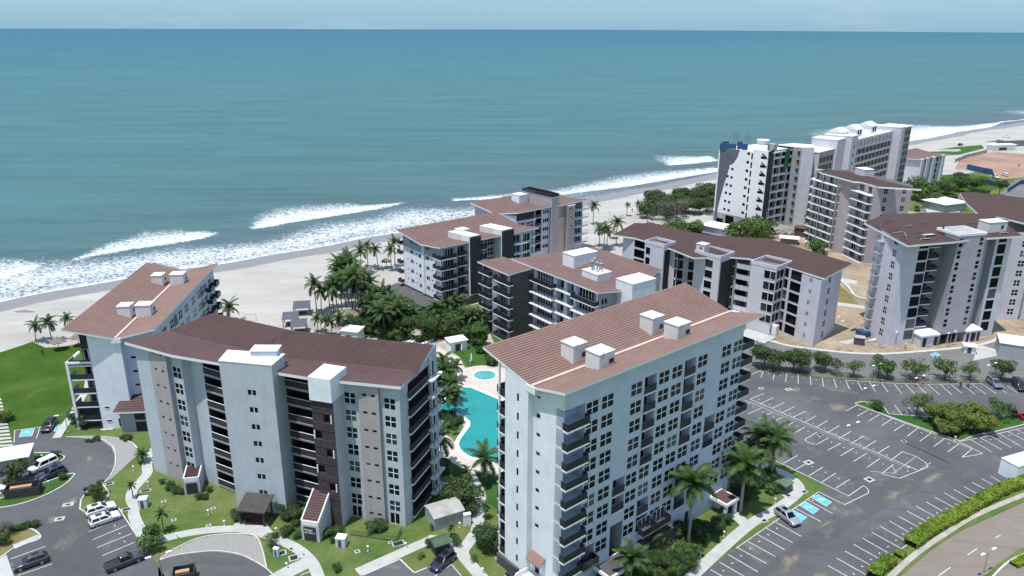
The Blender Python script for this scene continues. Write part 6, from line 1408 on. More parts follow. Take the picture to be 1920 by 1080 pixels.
palm(857, 714, 28, 'palm with drooping fronds beside the round paddling pool', 'palms round the pool', rnd=rv, crown=.95); palm(828, 882, 62, 'tall palm leaning over the path below the spa pool', 'palms round the pool', rnd=rv, crown=.9); palm(912, 903, 46, 'spreading coconut palm on the lawn at the near end of the pool', 'palms round the pool', rnd=rv, crown=1.25); palm(874, 900, 18, 'small palm sapling near the end of the pool path', 'palms round the pool', rnd=rv, crown=.6)
palms([(1112,421,36),(1124,462,34),(1132,470,40),(1138,464,32)], 'palm between the far beach block and the brown roof, {} from the left', 'palms by the brown roof', crown=.85)
palm(1155, 462, 46, 'palm standing at the left end of the long brown roof', 'palms by the brown roof', rnd=rv, crown=.9); palms([(1175,405,22),(1194,404,22),(1296,386,22),(1214,420,34)], 'wispy young palm on the beach near the trees, {} from the left', 'young beach palms', crown=.6)
palm(1291, 1012, 106, 'tallest royal palm in front of the tower facade', 'royal palms beside the tower', True, rnd=rv, crown=1.12); palm(1388, 958, 88, 'royal palm beside the side canopy of the tower', 'royal palms beside the tower', True, rnd=rv, crown=1.08); palm(1424, 882, 66, 'royal palm at the tower corner by the car park, left of a close pair', 'royal palms beside the tower', True, rnd=rv, crown=1.12); palm(1445, 898, 74, 'royal palm at the tower corner by the car park, right of a close pair', 'royal palms beside the tower', True, rnd=rv, crown=1.12)
palm(1180, 1108, 62, 'royal palm at the bottom edge in front of the tower entrance', 'royal palms beside the tower', True, rnd=rv, crown=1.0); palm(1362, 930, 60, 'royal palm half hidden against the tower balconies', 'royal palms beside the tower', True, rnd=rv); palm(1405, 898, 52, 'royal palm in shade close to the tower wall', 'royal palms beside the tower', True, rnd=rv)
palm(307, 996, 34, 'thin young palm alone on the lawn by the wavy pavers', 'young garden palms', rnd=rv, crown=.42); palm(250, 934, 26, 'thin young palm beside the curved path near the kiosk', 'young garden palms', rnd=rv, crown=.42); palm(268, 866, 16, 'bushy young palm by the paver crescent', 'young garden palms', rnd=rv, crown=.8); palm(847, 1008, 18, 'young palm near the junction of the garden paths', 'young garden palms', rnd=rv, crown=.45); palm(912, 972, 24, 'thin palm beside the tower end wall', 'young garden palms', rnd=rv, crown=.5)
# broadleaf trees
for i, (px, py, rd, h, k) in enumerate([(1432,690,2.9,5.6,'dark'),(1447,692,2.6,4.8,'dark'),(1486,695,2.5,5.2,'dark'),(1500,697,2.4,4.9,'dark'),(1546,698,2.6,4.7,'dark'),(1598,706,1.9,3.9,'fresh'),(1646,708,2.4,4.8,'fresh'),(1662,710,1.9,3.8,'bushy'),(1714,712,2.6,4.6,'open'),(1771,712,2.8,4.9,'open'),(1817,712,1.8,3.9,'fresh'),(1876,711,2.5,4.9,'dark')]):
    tree(px, py, rd, h, k, f'street tree in the strip between car park and street, {ORD[i]} from the left', 'street trees along the car park', rnd=rv)
tree(1717, 779, 2.3, 4.7, 'fresh', 'small tree at the top bays of the grass island', 'island trees', rnd=rv); tree(1869, 785, 2.2, 3.9, 'fresh', 'small flat topped tree at the right of the big shrub clump', 'island trees', rnd=rv); tree(1643, 768, 1.35, 1.9, 'bush', 'round dark bush at the pointed end of the grass island', 'island trees', 'shrub', 'shrub', rnd=rv)
rs = random.Random(3)
for i in range(30):
    a, b = rs.uniform(0, 6.28), math.sqrt(rs.random()); x, y = G(1792, 806); x += 5.4*b*math.cos(a)+.3; y += 4.0*b*math.sin(a)+.4
    tree((x, y), None, rs.uniform(1.2, 1.9), rs.uniform(2.2, 4.6), rs.choice(['yellow', 'yellow', 'bushy']), 'yellow green shrub in the big clump on the grass island', 'shrub clump on the grass island', 'shrub', 'shrub', rnd=rs)
for i, q in enumerate([(1222,400,5.5,9,'dark'),(1240,402,5,8.5,'dark'),(1262,395,4.6,8,'dark'),(1276,384,4.2,8,'dark'),(1300,386,5,9,'broad'),(1318,384,5,9.5,'broad'),(1330,376,4.8,9,'broad'),(1212,410,3.6,6,'dark'),(1232,394,4.6,8.5,'dark'),(1252,402,4.4,8,'dark'),(1290,398,4.2,7,'dark'),(1310,402,4.4,7.5,'dark'),(1325,398,4,7,'dark')]): tree(*q, f'dark tree of the wood at the beach beside the white tower, {ORD[i]} from the left', 'beach wood', rnd=rv)
for i, q in enumerate([(1248,412,4.2,7.5,'grey'),(1268,408,4.4,7.6,'grey'),(1286,402,4,7,'grey')]): tree(*q, f'bare grey tree within the beach wood, {ORD[i]} from the left', 'beach wood', rnd=rv)
for i, q in enumerate([(1262,440,4.0,6,'bushy'),(1284,444,4.4,6.6,'bushy'),(1304,446,3.8,5.8,'bushy')]): tree(*q, f'bright green spreading tree just above the brown roof, {ORD[i]} from the left', 'beach wood', rnd=rv)
for i, q in enumerate([(1392,448,5.0,7,'bushy'),(1412,450,5.4,7.6,'fresh'),(1432,446,4.6,7,'bushy')]): tree(*q, f'green tree in front of the white tower base, {ORD[i]} from the left', 'site trees', rnd=rv)
tree(1528, 478, 3.4, 4.6, 'bushy', 'bright green bush at the foot of the balcony tower', 'site trees', 'shrub', 'shrub', rnd=rv); tree(1518, 424, 3.2, 7, 'fresh', 'slim tree beside the white tower', 'site trees', rnd=rv); tree(1538, 486, 2.6, 3.6, 'bushy', 'small green bush touching the balcony slabs', 'site trees', 'shrub', 'shrub', rnd=rv)
for i, q in enumerate([(1706,372,5.4,10,'fresh'),(1728,378,5.0,9,'bushy'),(1745,384,3.6,6,'fresh'),(1762,362,3.8,6.5,'dark'),(1778,366,3.6,6.2,'dark'),(1796,360,3.8,6.8,'dark'),(1808,352,3.2,6,'dark'),(1826,358,3.6,6.4,'dark'),(1784,380,2.6,4,'bush'),(1842,372,2.4,4.6,'bush'),(1872,368,3.0,7.4,'dark'),(1816,374,2.4,3.6,'bush'),(1800,342,2.6,5,'dark'),(1754,374,2.6,4,'grey')]): tree(*q, f'park tree near the low block and red earth lot, {ORD[i]} planted', 'park trees', rnd=rv)
# garden trees and shrubs between the huts
def scatter(P, n, kinds, rr, hh, label, group, seed, name='shrub'):
    r = random.Random(seed); W_ = [G(*p) for p in P]; xs = [p[0] for p in W_]; ys = [p[1] for p in W_]; c = 0; T = 0
    while c < n and T < 4000:
        T += 1; x, y = r.uniform(min(xs), max(xs)), r.uniform(min(ys), max(ys))
        if inpoly(x, y, W_): tree((x, y), None, r.uniform(*rr), r.uniform(*hh), r.choice(kinds), label, group, name, name, rnd=r); c += 1
scatter([(742,604),(772,592),(800,594),(850,600),(884,606),(910,632),(900,648),(872,640),(846,646),(822,640),(800,640),(760,636)], 50, ['dark', 'bush', 'dark', 'bushy'], (1.6, 3.0), (2.4, 6.4), 'leafy tree massed in the inner garden between podium block and pool huts', 'trees of the inner garden', 21, 'tree')
scatter([(700,604),(740,590),(775,590),(770,632),(740,640),(700,640),(650,625)], 34, ['bush', 'dark', 'bushy'], (1.4, 2.6), (1.8, 5.0), 'low leafy tree under the palms of the beach grove', 'trees under the grove palms', 22, 'tree')
scatter([(736,560),(765,572),(800,592),(830,602),(800,606),(760,596),(728,578)], 16, ['bushy', 'leaf2' if False else 'fresh', 'bush'], (1.3, 2.0), (2.0, 3.4), 'bright leafy bush along the foot of the dark podium', 'bushes along the podium', 23)
scatter([(806,700),(826,694),(842,712),(850,735),(838,748),(812,758)], 14, ['bush', 'dark', 'bushy'], (1.0, 1.8), (1.2, 3.0), 'dark bush among the palms beside the pool', 'bushes beside the pool', 24)
scatter([(808,782),(850,782),(874,790),(872,800),(852,826),(838,812),(812,800)], 16, ['bush', 'dark'], (.7, 1.3), (.8, 1.8), 'low dark bush on the planted pool island', 'bushes on the pool island', 25)
scatter([(872,646),(892,640),(925,660),(940,684),(918,684),(900,672),(884,668)], 12, ['bush', 'bushy'], (1.2, 2.0), (1.4, 3.0), 'leafy bush between the court lawn and the tower roof', 'bushes by the court lawn', 26)
scatter([(812,864),(838,872),(848,890),(826,892),(808,884)], 7, ['bush'], (.6, 1.1), (.7, 1.4), 'low bush on the shaded lawn below the spa pool', 'bushes below the spa', 27)
scatter([(1195,1030),(1228,1000),(1262,985),(1300,1000),(1306,1050),(1284,1084),(1230,1100),(1190,1080)], 30, ['bush', 'dark', 'bushy'], (1.0, 1.7), (1.4, 3.2), 'broad leaved shrub heaped in front of the tower facade', 'shrubs in front of the tower', 28)
scatter([(1080,1090),(1130,1060),(1190,1050),(1200,1100),(1120,1130)], 9, ['bush', 'bushy'], (.9, 1.4), (1.2, 2.2), 'shrub at the bottom edge below the tower balconies', 'shrubs in front of the tower', 29)
scatter([(1310,975),(1345,950),(1400,905),(1430,880),(1462,900),(1450,925),(1410,950),(1375,955)], 20, ['bush', 'dark', 'bushy'], (.9, 1.5), (1.0, 2.4), 'dark shrub under the royal palms inside the path loop', 'shrubs inside the path loop', 30)
scatter([(1296,992),(1335,968),(1366,985),(1340,1012),(1312,1030)], 13, ['bush', 'dark'], (.8, 1.4), (1.0, 2.2), 'dark shrub between the tallest royal palm and the side canopy', 'shrubs beside the side canopy', 39)
def shrub(px, py, rd, h, k, label): tree(px, py, rd, h, k, label, 'garden shrubs', 'shrub', 'shrub', rnd=rv)
for q in ((151,796,2.1,3.4,'dark','large dark bush at the corner of the block beside the path'),(160,803,1.4,2.2,'bush','lower bush right of the large corner bush'),(140,792,1.3,2.4,'bush','bush left of the large corner bush'),(6,786,1.6,1.3,'yellow','yellowish bush at the left edge of the big lawn'),(16,790,1.2,1.1,'bush','dark low bush beside the stepping slabs'),
  (184,935,1.7,3.0,'bush','leafy shrub tree at the tip of the bays by the white cars'),(283,1026,1.9,3.6,'bushy','bright leafy tree at the corner by the pickup'),(33,903,2.0,3.8,'bush','round dark tree between the white roof and the wooden bin pen'),(22,912,1.2,2.0,'bush','dark shrub at the left of the wooden bin pen'),(118,900,.9,1.0,'bush','clipped bush at the point of the lower grass island'),(105,856,.9,1.0,'bush','clipped bush at the point of the upper grass island'),
  (868,950,2.7,4.4,'dark','wide dark tree between pump house and pool path'),(884,965,1.4,2.0,'bush','low bush under the wide tree by the path'),(922,1030,2.4,4.2,'dark','big rounded bush against the tower end wall'),(905,1018,1.5,2.4,'bush','bush left of the big rounded bush by the tower'),(940,1036,1.5,2.6,'bush','bush right of the big rounded bush by the tower'),(632,1070,.85,1.1,'bush','small round clipped bush alone at the bottom of the lawn'),(856,1022,.9,1.4,'bush','dark round bush in the fork of the garden paths'),(806,1026,.8,1.3,'bush','dark bush left of the green hut by the navy car'),(820,1026,.8,1.5,'bush','dark bush right of the green hut by the navy car'),(788,1046,.6,.7,'yellow','small yellow bush beside the navy car'),
  (508,1028,1.2,2.2,'fresh','thin leafed shrub beside the wavy pavers'),(814,992,.7,.8,'bush','low bush in front of the pump house'),(888,1052,.7,.8,'fresh','small pale shrub on the lawn by the curved path'),(1400,900,1.2,1.8,'bush','bush at the turn of the path by the tower corner'),(1362,978,1.1,1.2,'bush','brownish bush beside the side canopy'),(66,988,.8,1.0,'bush','end bush of the low row at the left kerb'),(54,990,.8,1.0,'bush','second bush of the low row at the left kerb'),(40,994,.8,1.0,'bush','middle bush of the low row at the left kerb'),(26,997,.8,1.0,'bush','fourth bush of the low row at the left kerb'),(8,1008,1.4,2.4,'grey','pale shrub at the left edge above the parked grey car'),(4,1022,1.2,2.0,'bush','dark shrub at the left edge above the parked grey car')): shrub(*q)
scatter([(440,968),(462,962),(472,978),(456,984)], 5, ['bush'], (.8, 1.2), (1.0, 2.0), 'dark bush left of the timber entrance canopy', 'bushes at the entrance', 31)
scatter([(512,966),(556,962),(560,984),(520,990)], 8, ['bush', 'dark'], (.8, 1.2), (1.0, 2.2), 'dark bush between entrance canopy and sign block', 'bushes at the entrance', 32)
scatter([(500,1000),(556,990),(560,1012),(524,1016)], 6, ['bush'], (.5, .9), (.6, 1.2), 'low bush in front of the sign block', 'bushes at the entrance', 33)
scatter([(600,1008),(648,992),(660,1002),(626,1020)], 7, ['bush'], (.6, 1.0), (.7, 1.4), 'dark bush right of the sign block', 'bushes at the entrance', 34)
scatter([(678,982),(730,986),(734,998),(690,1000)], 10, ['bushy', 'bush'], (.6, .9), (.8, 1.4), 'green shrub under the ground floor windows of the curved block', 'shrubs under the windows', 35)
scatter([(292,896),(318,904),(352,926),(346,934),(300,912)], 9, ['bush'], (.5, .75), (.6, 1.0), 'clipped shrub in the hedge left of the small entrance block', 'clipped shrubs by the entrance block', 36)
scatter([(366,936),(398,918),(402,926),(374,944)], 5, ['bush'], (.5, .75), (.6, 1.0), 'clipped shrub right of the small entrance block', 'clipped shrubs by the entrance block', 37)
scatter([(150,826),(262,812),(268,826),(168,832)], 12, ['bush'], (.4, .6), (.5, .8), 'low clipped shrub in the border above the paver crescent', 'border shrubs', 38)
# the long clipped hedge
def hedge(px, w, h, label, seed):
    P = smooth([G(*p) for p in px], 10); r = random.Random(seed); mb = MB(); k = mb.mi(M['hedge']); core = MB()
    ln = sum(math.dist(a, b) for a, b in zip(P, P[1:])); n = int(ln*330)
    for _ in range(n):
        i = r.randrange(len(P)-1); f = r.random(); d = Vector((P[i+1][0]-P[i][0], P[i+1][1]-P[i][1])).normalized(); q = Vector((-d.y, d.x))
        x, y = P[i][0]+(P[i+1][0]-P[i][0])*f, P[i][1]+(P[i+1][1]-P[i][1])*f
        bul = 1+.06*math.sin(x*1.7+y)+.05*math.sin(x*.6-y*.9)
        if r.random() < .55: s, z = r.uniform(-1, 1), h*bul*(1-.16*abs(r.uniform(-1, 1)))
        else: s, z = r.choice((-1, 1))*r.uniform(.85, 1.1), r.uniform(.05, h*bul)
        c = Vector((x+q.x*s*w/2*bul, y+q.y*s*w/2*bul, z)); a = Vector((r.gauss(0, 1), r.gauss(0, 1), r.gauss(0, .6))).normalized(); b = a.cross(Vector((r.gauss(0, 1), r.gauss(0, 1), r.gauss(0, 1)))).normalized(); e = r.uniform(.10, .2); j = len(mb.v)
        mb.v += [tuple(c-a*e), tuple(c-b*e*.6), tuple(c+a*e), tuple(c+b*e*.6)]; mb.f.append((j, j+1, j+2, j+3)); mb.m.append(k)
    strip(mb, P, w*.9, 0, h*.86, M['hedge']); return tag(mb.build('hedge'), label, 'hedge')
hedge([(1706,1026),(1740,1000),(1800,967),(1850,938),(1890,918),(1960,896)], 2.1, 1.3, 'long bright yellow green clipped hedge between car park and road', 4)
hedge([(1634,1086),(1652,1068),(1672,1054)], 1.7, 1.4, 'short darker end of hedge at the bottom edge by the road', 5)
hedge([(1682,1046),(1692,1038)], 1.3, .8, 'small low hedge piece between the two longer hedges', 6)
hedge([(1900,1062),(1935,1044)], 1.2, .6, 'low planting in the road median at the lower right corner', 7)

# ================================================================ VEHICLES
def paint(name, c, rough=.28, metal=0.):
    m, nt, b = nodes(name); p = pos(nt); nt.links.new(ramp(nt, noise(nt, 1.2, 3, .6, p), [(.3, tuple(x*.9 for x in c)), (.7, tuple(min(1, x*1.06) for x in c))]), b.inputs['Base Color'])
    b.inputs['Roughness'].default_value = rough; b.inputs['Metallic'].default_value = metal; b.inputs['Coat Weight'].default_value = .5; b.inputs['Coat Roughness'].default_value = .1; return m
PAINT = {'white': paint('white_car_paint', (.72, .73, .74)), 'black': paint('black_car_paint', (.014, .015, .018)), 'grey': paint('dark_grey_car_paint', (.055, .055, .068)), 'navy': paint('navy_car_paint', (.018, .022, .05)), 'silver': paint('silver_car_paint', (.36, .38, .43), .3, .4), 'slate': paint('slate_car_paint', (.045, .055, .07)), 'teal': paint('grey_teal_car_paint', (.12, .17, .19)), 'red': paint('red_car_paint', (.35, .03, .03)), 'purple': paint('dark_blue_car_paint', (.03, .032, .075))}
M['tyre'] = mat('tyre_rubber', (.018, .018, .018), .9, .1); M['rim'] = mat('alloy_rim', (.38, .38, .39), .35, .1, metal=.6); M['lamp'] = mat('headlamp_glass', (.62, .64, .66), .15, .05); M['tail'] = mat('tail_lamp', (.25, .015, .015), .25, .1); M['carglass'] = glass('car_glass', (.012, .014, .018), .06)
_car = {}
def soft(me, w=.05):
    bm = bmesh.new(); bm.from_mesh(me); bmesh.ops.remove_doubles(bm, verts=bm.verts, dist=.002)
    ed = [e for e in bm.edges if len(e.link_faces) == 2 and e.calc_face_angle(0) > .45]
    bmesh.ops.bevel(bm, geom=ed, offset=w, segments=2, profile=.6, affect='EDGES', clamp_overlap=True)
    for f in bm.faces: f.smooth = True
    bm.to_mesh(me); bm.free(); return me
def slab(mb, prof, hw, m, inset=.1, tuck=.0):
    """side profile (x,z) extruded across the car with rounded shoulders"""
    ys = (-hw, -hw+inset, hw-inset, hw); n = len(prof); cx = sum(p[0] for p in prof)/n; cz = sum(p[1] for p in prof)/n; k = mb.mi(m); i = len(mb.v)
    for j, y in enumerate(ys):
        s = 1-.045 if j in (0, 3) else 1.; dz = .06 if j in (0, 3) else 0
        for x, z in prof: mb.v.append((cx+(x-cx)*s, y, z-(dz if z > cz else 0)))
    for j in range(3):
        for a in range(n): b = (a+1) % n; mb.f.append((i+j*n+a, i+j*n+b, i+(j+1)*n+b, i+(j+1)*n+a)); mb.m.append(k)
    mb.f.append(tuple(i+a for a in range(n-1, -1, -1))); mb.m.append(k); mb.f.append(tuple(i+3*n+a for a in range(n))); mb.m.append(k)
def carmesh(kind, col):
    if (kind, col) in _car: return _car[(kind, col)]
    p = PAINT[col]; D = {}; L = dict(suv=4.6, van=4.9, sedan=4.5, pickup=5.3)[kind]; h = L/2; hw = .92; bz = dict(suv=1.02, van=1.05, sedan=.92, pickup=1.08)[kind]; tz = dict(suv=1.66, van=1.85, sedan=1.44, pickup=1.8)[kind]
    b = MB()
    if kind == 'pickup': prof = [(-h, .5), (-h+.05, .98), (-h+.1, 1.02), (-.2, 1.02), (h-1.25, 1.06), (h-.25, .98), (h, .78), (h, .42), (h-.3, .36), (-h+.2, .36)]
    elif kind == 'sedan': prof = [(-h, .5), (-h+.08, .84), (-h+.8, .93), (h-1.5, .92), (h-.4, .76), (h-.03, .58), (h, .36), (h-.3, .26), (-h+.2, .26)]
    else: prof = [(-h, .55), (-h+.06, bz-.02), (-h+.3, bz+.02), (h-1.35, bz), (h-.35, bz-.13), (h-.04, .72), (h, .42), (h-.3, .33), (-h+.2, .33)]
    slab(b, prof, hw, p)
    c0, c1, c2, c3 = dict(suv=(-h+.05, -h+.55, h-2.2, h-1.25), van=(-h+.05, -h+.25, h-1.9, h-1.05), sedan=(-h+.55, -h+1.35, h-2.2, h-1.4), pickup=(-.75, -.55, h-2.15, h-1.4))[kind]
    z0 = bz-.04; i0, i1 = hw-.09, hw-.27
    lo = [(c0, -i0, z0), (c3, -i0, z0), (c3, i0, z0), (c0, i0, z0)]; up_ = [(c1, -i1, tz), (c2, -i1, tz), (c2, i1, tz), (c1, i1, tz)]
    md = [tuple(a+(e-a)*.9 for a, e in zip(x, y)) for x, y in zip(lo, up_)]
    tp = [(c1+.18, -i1+.12, tz+.045), (c2-.18, -i1+.12, tz+.045), (c2-.18, i1-.12, tz+.045), (c1+.18, i1-.12, tz+.045)]
    for a in range(4):
        e = (a+1) % 4; b.poly([lo[a], lo[e], md[e], md[a]], p); b.poly([md[a], md[e], tp[e], tp[a]], p)
    b.poly(tp, p)
    if kind == 'pickup':
        b.box(-h+.12, -.82, -hw+.14, hw-.14, .78, 1.03, M['black'], (0,)); 
        for y in (-hw+.06, hw-.13): b.box(-h+.1, -.8, y, y+.07, 1.0, 1.12, p)
        b.box(-h+.06, -h+.13, -hw+.08, hw-.08, .98, 1.12, p)
    g = MB()
    def face(a, e, f0, f1, t0, t1, off):
        P = lambda f, t: Vector(lo[a]).lerp(Vector(lo[e]), f).lerp(Vector(up_[a]).lerp(Vector(up_[e]), f), t)
        q = [P(f0, t0), P(f1, t0), P(f1, t1), P(f0, t1)]; nn = (q[1]-q[0]).cross(q[3]-q[0]).normalized()*off; g.poly([v+nn for v in q], M['carglass'])
    face(0, 1, .05, .46, .12, .80, .012); face(0, 1, .50, .92, .12, .80, .012); face(2, 3, .08, .50, .12, .80, .012); face(2, 3, .54, .95, .12, .80, .012); face(1, 2, .06, .94, .08, .84, .012); face(3, 0, .1, .9, .15, .82, .012)
    if kind in ('suv',): g.poly([(c1+.55, -.42, tz+.052), (c2-.35, -.42, tz+.052), (c2-.35, .42, tz+.052), (c1+.55, .42, tz+.052)], M['carglass'])
    ty, rm = MB(), MB(); prof_w = [(.33, -.11), (.35, -.07), (.35, .07), (.33, .11)]
    def wheel(mb, pr, m, n=16):
        k = mb.mi(m); R0 = []
        for r_, y in pr:
            R0.append(len(mb.v)); mb.v += [(r_*math.cos(2*math.pi*q/n), y, r_*math.sin(2*math.pi*q/n)) for q in range(n)]
        for a, e in zip(R0, R0[1:]):
            for q in range(n): mb.f.append((a+q, e+q, e+(q+1) % n, a+(q+1) % n)); mb.m.append(k)
        mb.f.append(tuple(R0[0]+q for q in range(n))); mb.m.append(k); mb.f.append(tuple(R0[-1]+q for q in range(n-1, -1, -1))); mb.m.append(k)
    wheel(ty, prof_w, M['tyre']); wheel(rm, [(.20, -.125), (.22, -.115), (.22, .115), (.20, .125)], M['rim'])
    hl, tl, bm, mr = MB(), MB(), MB(), MB()
    hl.hexa([(h-.36, -.17, .66), (h-.03, -.17, .62), (h-.03, .17, .62), (h-.36, .17, .66), (h-.42, -.2, .80), (h-.05, -.17, .74), (h-.05, .17, .74), (h-.42, .2, .80)], M['lamp'])
    tl.box(-h-.015, -h+.16, -.12, .12, .72, .98, M['tail']); bm.box(h-.12, h+.03, -.62, .62, .36, .56, M['black']); bm.box(-h-.03, -h+.1, -.75, .75, .36, .52, M['black']); mr.box(-.08, .08, -.1, .1, 0, .13, p)
    D = dict(body=soft(b.mesh('body', False)), windows=g.mesh('windows'), tyre=ty.mesh('wheel'), rim=rm.mesh('rim'), headlight=hl.mesh('headlight'), taillight=tl.mesh('taillight'), bumper=bm.mesh('bumper'), mirror=mr.mesh('mirror'), h=h, hw=hw, mx=c3-.25, mz=z0+.05, ax=(h-.9, -h+.95 if kind != 'pickup' else -h+1.15))
    _car[(kind, col)] = D; return D
def car(kind, col, nose, tail, label, sc=1., group='parked cars'):
    a, b = G(*nose), G(*tail); x, y = (a[0]+b[0])/2, (a[1]+b[1])/2; rz = math.atan2(a[1]-b[1], a[0]-b[0]); D = carmesh(kind, col)
    t = thing('parked_car' if kind != 'pickup' else 'pickup_truck', label, {'suv': 'car', 'van': 'van', 'sedan': 'car', 'pickup': 'pickup'}[kind], (x, y, .045), rz, group); t.scale = (sc,)*3
    put('body', D['body'], t); put('windows', D['windows'], t); put('bumper', D['bumper'], t)
    for ax in D['ax']:
        for s in (-1, 1): w = put('wheel', D['tyre'], t, (ax, s*(D['hw']-.1), .35)); put('rim', D['rim'], w)
    for s in (-1, 1): put('headlight', D['headlight'], t, (0, s*(D['hw']-.26), 0)); put('taillight', D['taillight'], t, (0, s*(D['hw']-.2), 0)); put('mirror', D['mirror'], t, (D['mx'], s*(D['hw']+.04), D['mz']))
    return t
car('suv', 'grey', (29,1070), (88,1050), 'dark grey car parked alone at the lower left with its nose to the path')
car('pickup', 'slate', (262,1048), (206,1070), 'dark slate pickup with open black bed parked beside the lawn')
car('suv', 'white', (212,953), (167,968), 'white car with dark roof glass, upper of the two side by side by the path')
car('suv', 'white', (222,970), (172,988), 'white car, lower of the two side by side by the path')
car('van', 'white', (60,888), (104,868), 'white long roofed car at the grass island beside a dark blue car')
car('suv', 'purple', (75,902), (120,884), 'dark blue car beside the white long roofed car at the grass island')
car('suv', 'black', (86,811), (99,795), 'black car in the bay next to the blue accessible mark by the big lawn')
car('suv', 'black', (2,890), (-36,902), 'black car cut off by the left edge behind the shrubs'); car('suv', 'white', (8,920), (-36,934), 'white car cut off by the left edge beside the wooden bin pen')
car('suv', 'navy', (812,1074), (848,1044), 'navy car parked at the corner near the green roofed hut')
car('suv', 'silver', (1493,988), (1459,962), 'silver car over the blue accessible bays in the east car park')
car('suv', 'teal', (1876,733), (1852,713), 'grey teal car in the far row under the right most street tree')
car('van', 'black', (1926,744), (1894,712), 'large black car at the right edge next to the grey teal car')
car('suv', 'black', (1836,766), (1836,782), 'dark car behind the big shrub clump on the island'); car('van', 'black', (1888,766), (1898,784), 'black van right of the flat topped tree on the island'); car('suv', 'red', (1914,782), (1932,796), 'red car at the right edge above the island tip')
car('suv', 'black', (1806,272), (1795,274), 'black car driving on the far beach', group='distant vehicles'); car('van', 'white', (1872,326), (1896,334), 'white van on the red earth lot', group='distant vehicles'); car('pickup', 'white', (1872,336), (1858,332), 'white pickup beside the blue hoarding', group='distant vehicles'); car('suv', 'black', (1793,371), (1782,368), 'black car on the park road beyond the pavilion', group='distant vehicles'); car('pickup', 'white', (1893,258), (1880,257), 'white pickup near the far beach verge', group='distant vehicles'); car('suv', 'black', (1722,398), (1716,390), 'dark car at the corner of the balcony tower', group='distant vehicles')
def scooter(px, label, rz):
    x, y = G(*px); t = thing('motor_scooter', label, 'scooter', (x, y, .04), rz, 'parked scooters'); mb = MB()
    mb.hexa([(-.7, -.15, .45), (.1, -.15, .25), (.1, .15, .25), (-.7, .15, .45), (-.75, -.12, .75), (-.05, -.12, .7), (-.05, .12, .7), (-.75, .12, .75)], PAINT['slate']); mb.tube([(.1, 0, .3), (.5, 0, .95)], .09, PAINT['slate'], 6); mb.tube([(.5, -.3, 1.0), (.5, .3, 1.0)], .025, M['black'], 5); mb.build('body', t)
    for xx in (-.5, .62): w = MB(); w.tube([(xx, -.05, .26), (xx, .05, .26)], .26, M['tyre'], 12); w.build('wheel', t)
scooter((166,920), 'bluish scooter parked left of the leafy shrub, farther one', .3); scooter((168,930), 'bluish scooter parked left of the leafy shrub, nearer one', .3)

# ================================================================ FURNITURE
def lamp(px, label, h=1.0):
    x, y = G(*px); t = thing('garden_lamp', label, 'garden lamp', (x, y, .05), rv.uniform(0, 6), 'white garden lamps'); mb = MB(); mb.tube([(0, 0, 0), (0, 0, h*.8)], .045, M['trim'], 6); mb.box(-.1, .1, -.1, .1, 0, .06, M['trim']); mb.build('post', t); mb = MB(); mb.lathe([(.07, h*.78), (.17, h*.84), (.17, h*.96), (.05, h)], M['trim'], 10); mb.build('lamp_head', t)
for px, l in (((251,883),'white garden lamp where the path leaves the paver crescent'),((278,912),'white garden lamp between the path and a drain cover'),((268,991),'white garden lamp beside the leafy tree near the bays'),((391,966),'white garden lamp in the middle of the lawn by the curved block'),((332,1010),'white garden lamp on the path above the wavy pavers'),((421,986),'white garden lamp left of the timber canopy'),((518,1000),'white garden lamp right of the timber canopy'),((538,1066),'white garden lamp at the bottom by the paver tip'),((567,1042),'white garden lamp on the edge of the descending path'),((690,1034),'white garden lamp in the lawn below the picket fence'),((761,1028),'white garden lamp beside the straight path'),((905,1076),'white garden lamp at the bottom below the round bush'),((92,911),'white garden lamp on the lower grass island'),((80,862),'white garden lamp on the upper grass island'),((3,934),'white garden lamp at the left edge of the grass island'),((1357,1006),'white garden lamp on the lawn beside the royal palms'),((1376,963),'white garden lamp by the side canopy path'),((1313,1046),'white garden lamp near the bottom of the long path'),((1453,944),'white garden lamp inside the path loop'),((1524,939),'white garden lamp on the grass tip by the bays'),((1790,827),'white garden lamp at the south tip of the grass island'),((1702,884),'white lamp at the end of the parking divider'),((139,763),'white garden lamp beside the path by the big lawn'),((862,724),'white garden lamp on the planted bank of the pool'),((882,683),'white garden lamp on the court lawn'),((862,990),'white garden lamp beside the pump house')): lamp(px, l)
def street_lamp(px, dpx, label, rz=.5):
    x, y = G(*px); h = hpx(*px, dpx); t = thing('street_lamp', label, 'street lamp', (x, y, .05), rz, 'street lamps'); mb = MB(); mb.tube([(0, 0, 0), (0, 0, h)], [.09, .05], M['steel'], 7); mb.tube([(-1.1, 0, h+.1), (0, 0, h), (1.1, 0, h+.1)], .035, M['steel'], 5); mb.box(-.2, .2, -.2, .2, 0, .25, M['concrete']); mb.build('pole', t)
    for s in (-1, 1): mb = MB(); mb.box(s*1.35-.4, s*1.35+.4, -.16, .16, h+.06, h+.2, M['trim']); mb.build('lamp_head', t)
for a in (((1640,713),28,'street lamp in the tree strip with two pale heads'),((1625,757),30,'street lamp at the pointed end of the grass island'),((1594,830),34,'street lamp standing on the parking divider'),((1853,716),32,'street lamp left of the dark tree by the teal car'),((1843,1078),42,'double street lamp in the median at the lower right corner'),((1780,650),26,'street lamp in front of the tower with the half tiled roof'),((128,812),34,'greenish street lamp beside the big corner bush'),((1522,643),28,'street lamp at the front corner of the long brown roofed block'),((1683,648),26,'street lamp left of the white porch of the unfinished tower'),((306,1092),50,'white lamp post with crossarm at the corner by the pickup'),((1417,668),30,'thin street lamp at the bend of the street by the tower'),((1722,724),16,'short dark post lamp in the row of bays')): street_lamp(*a)
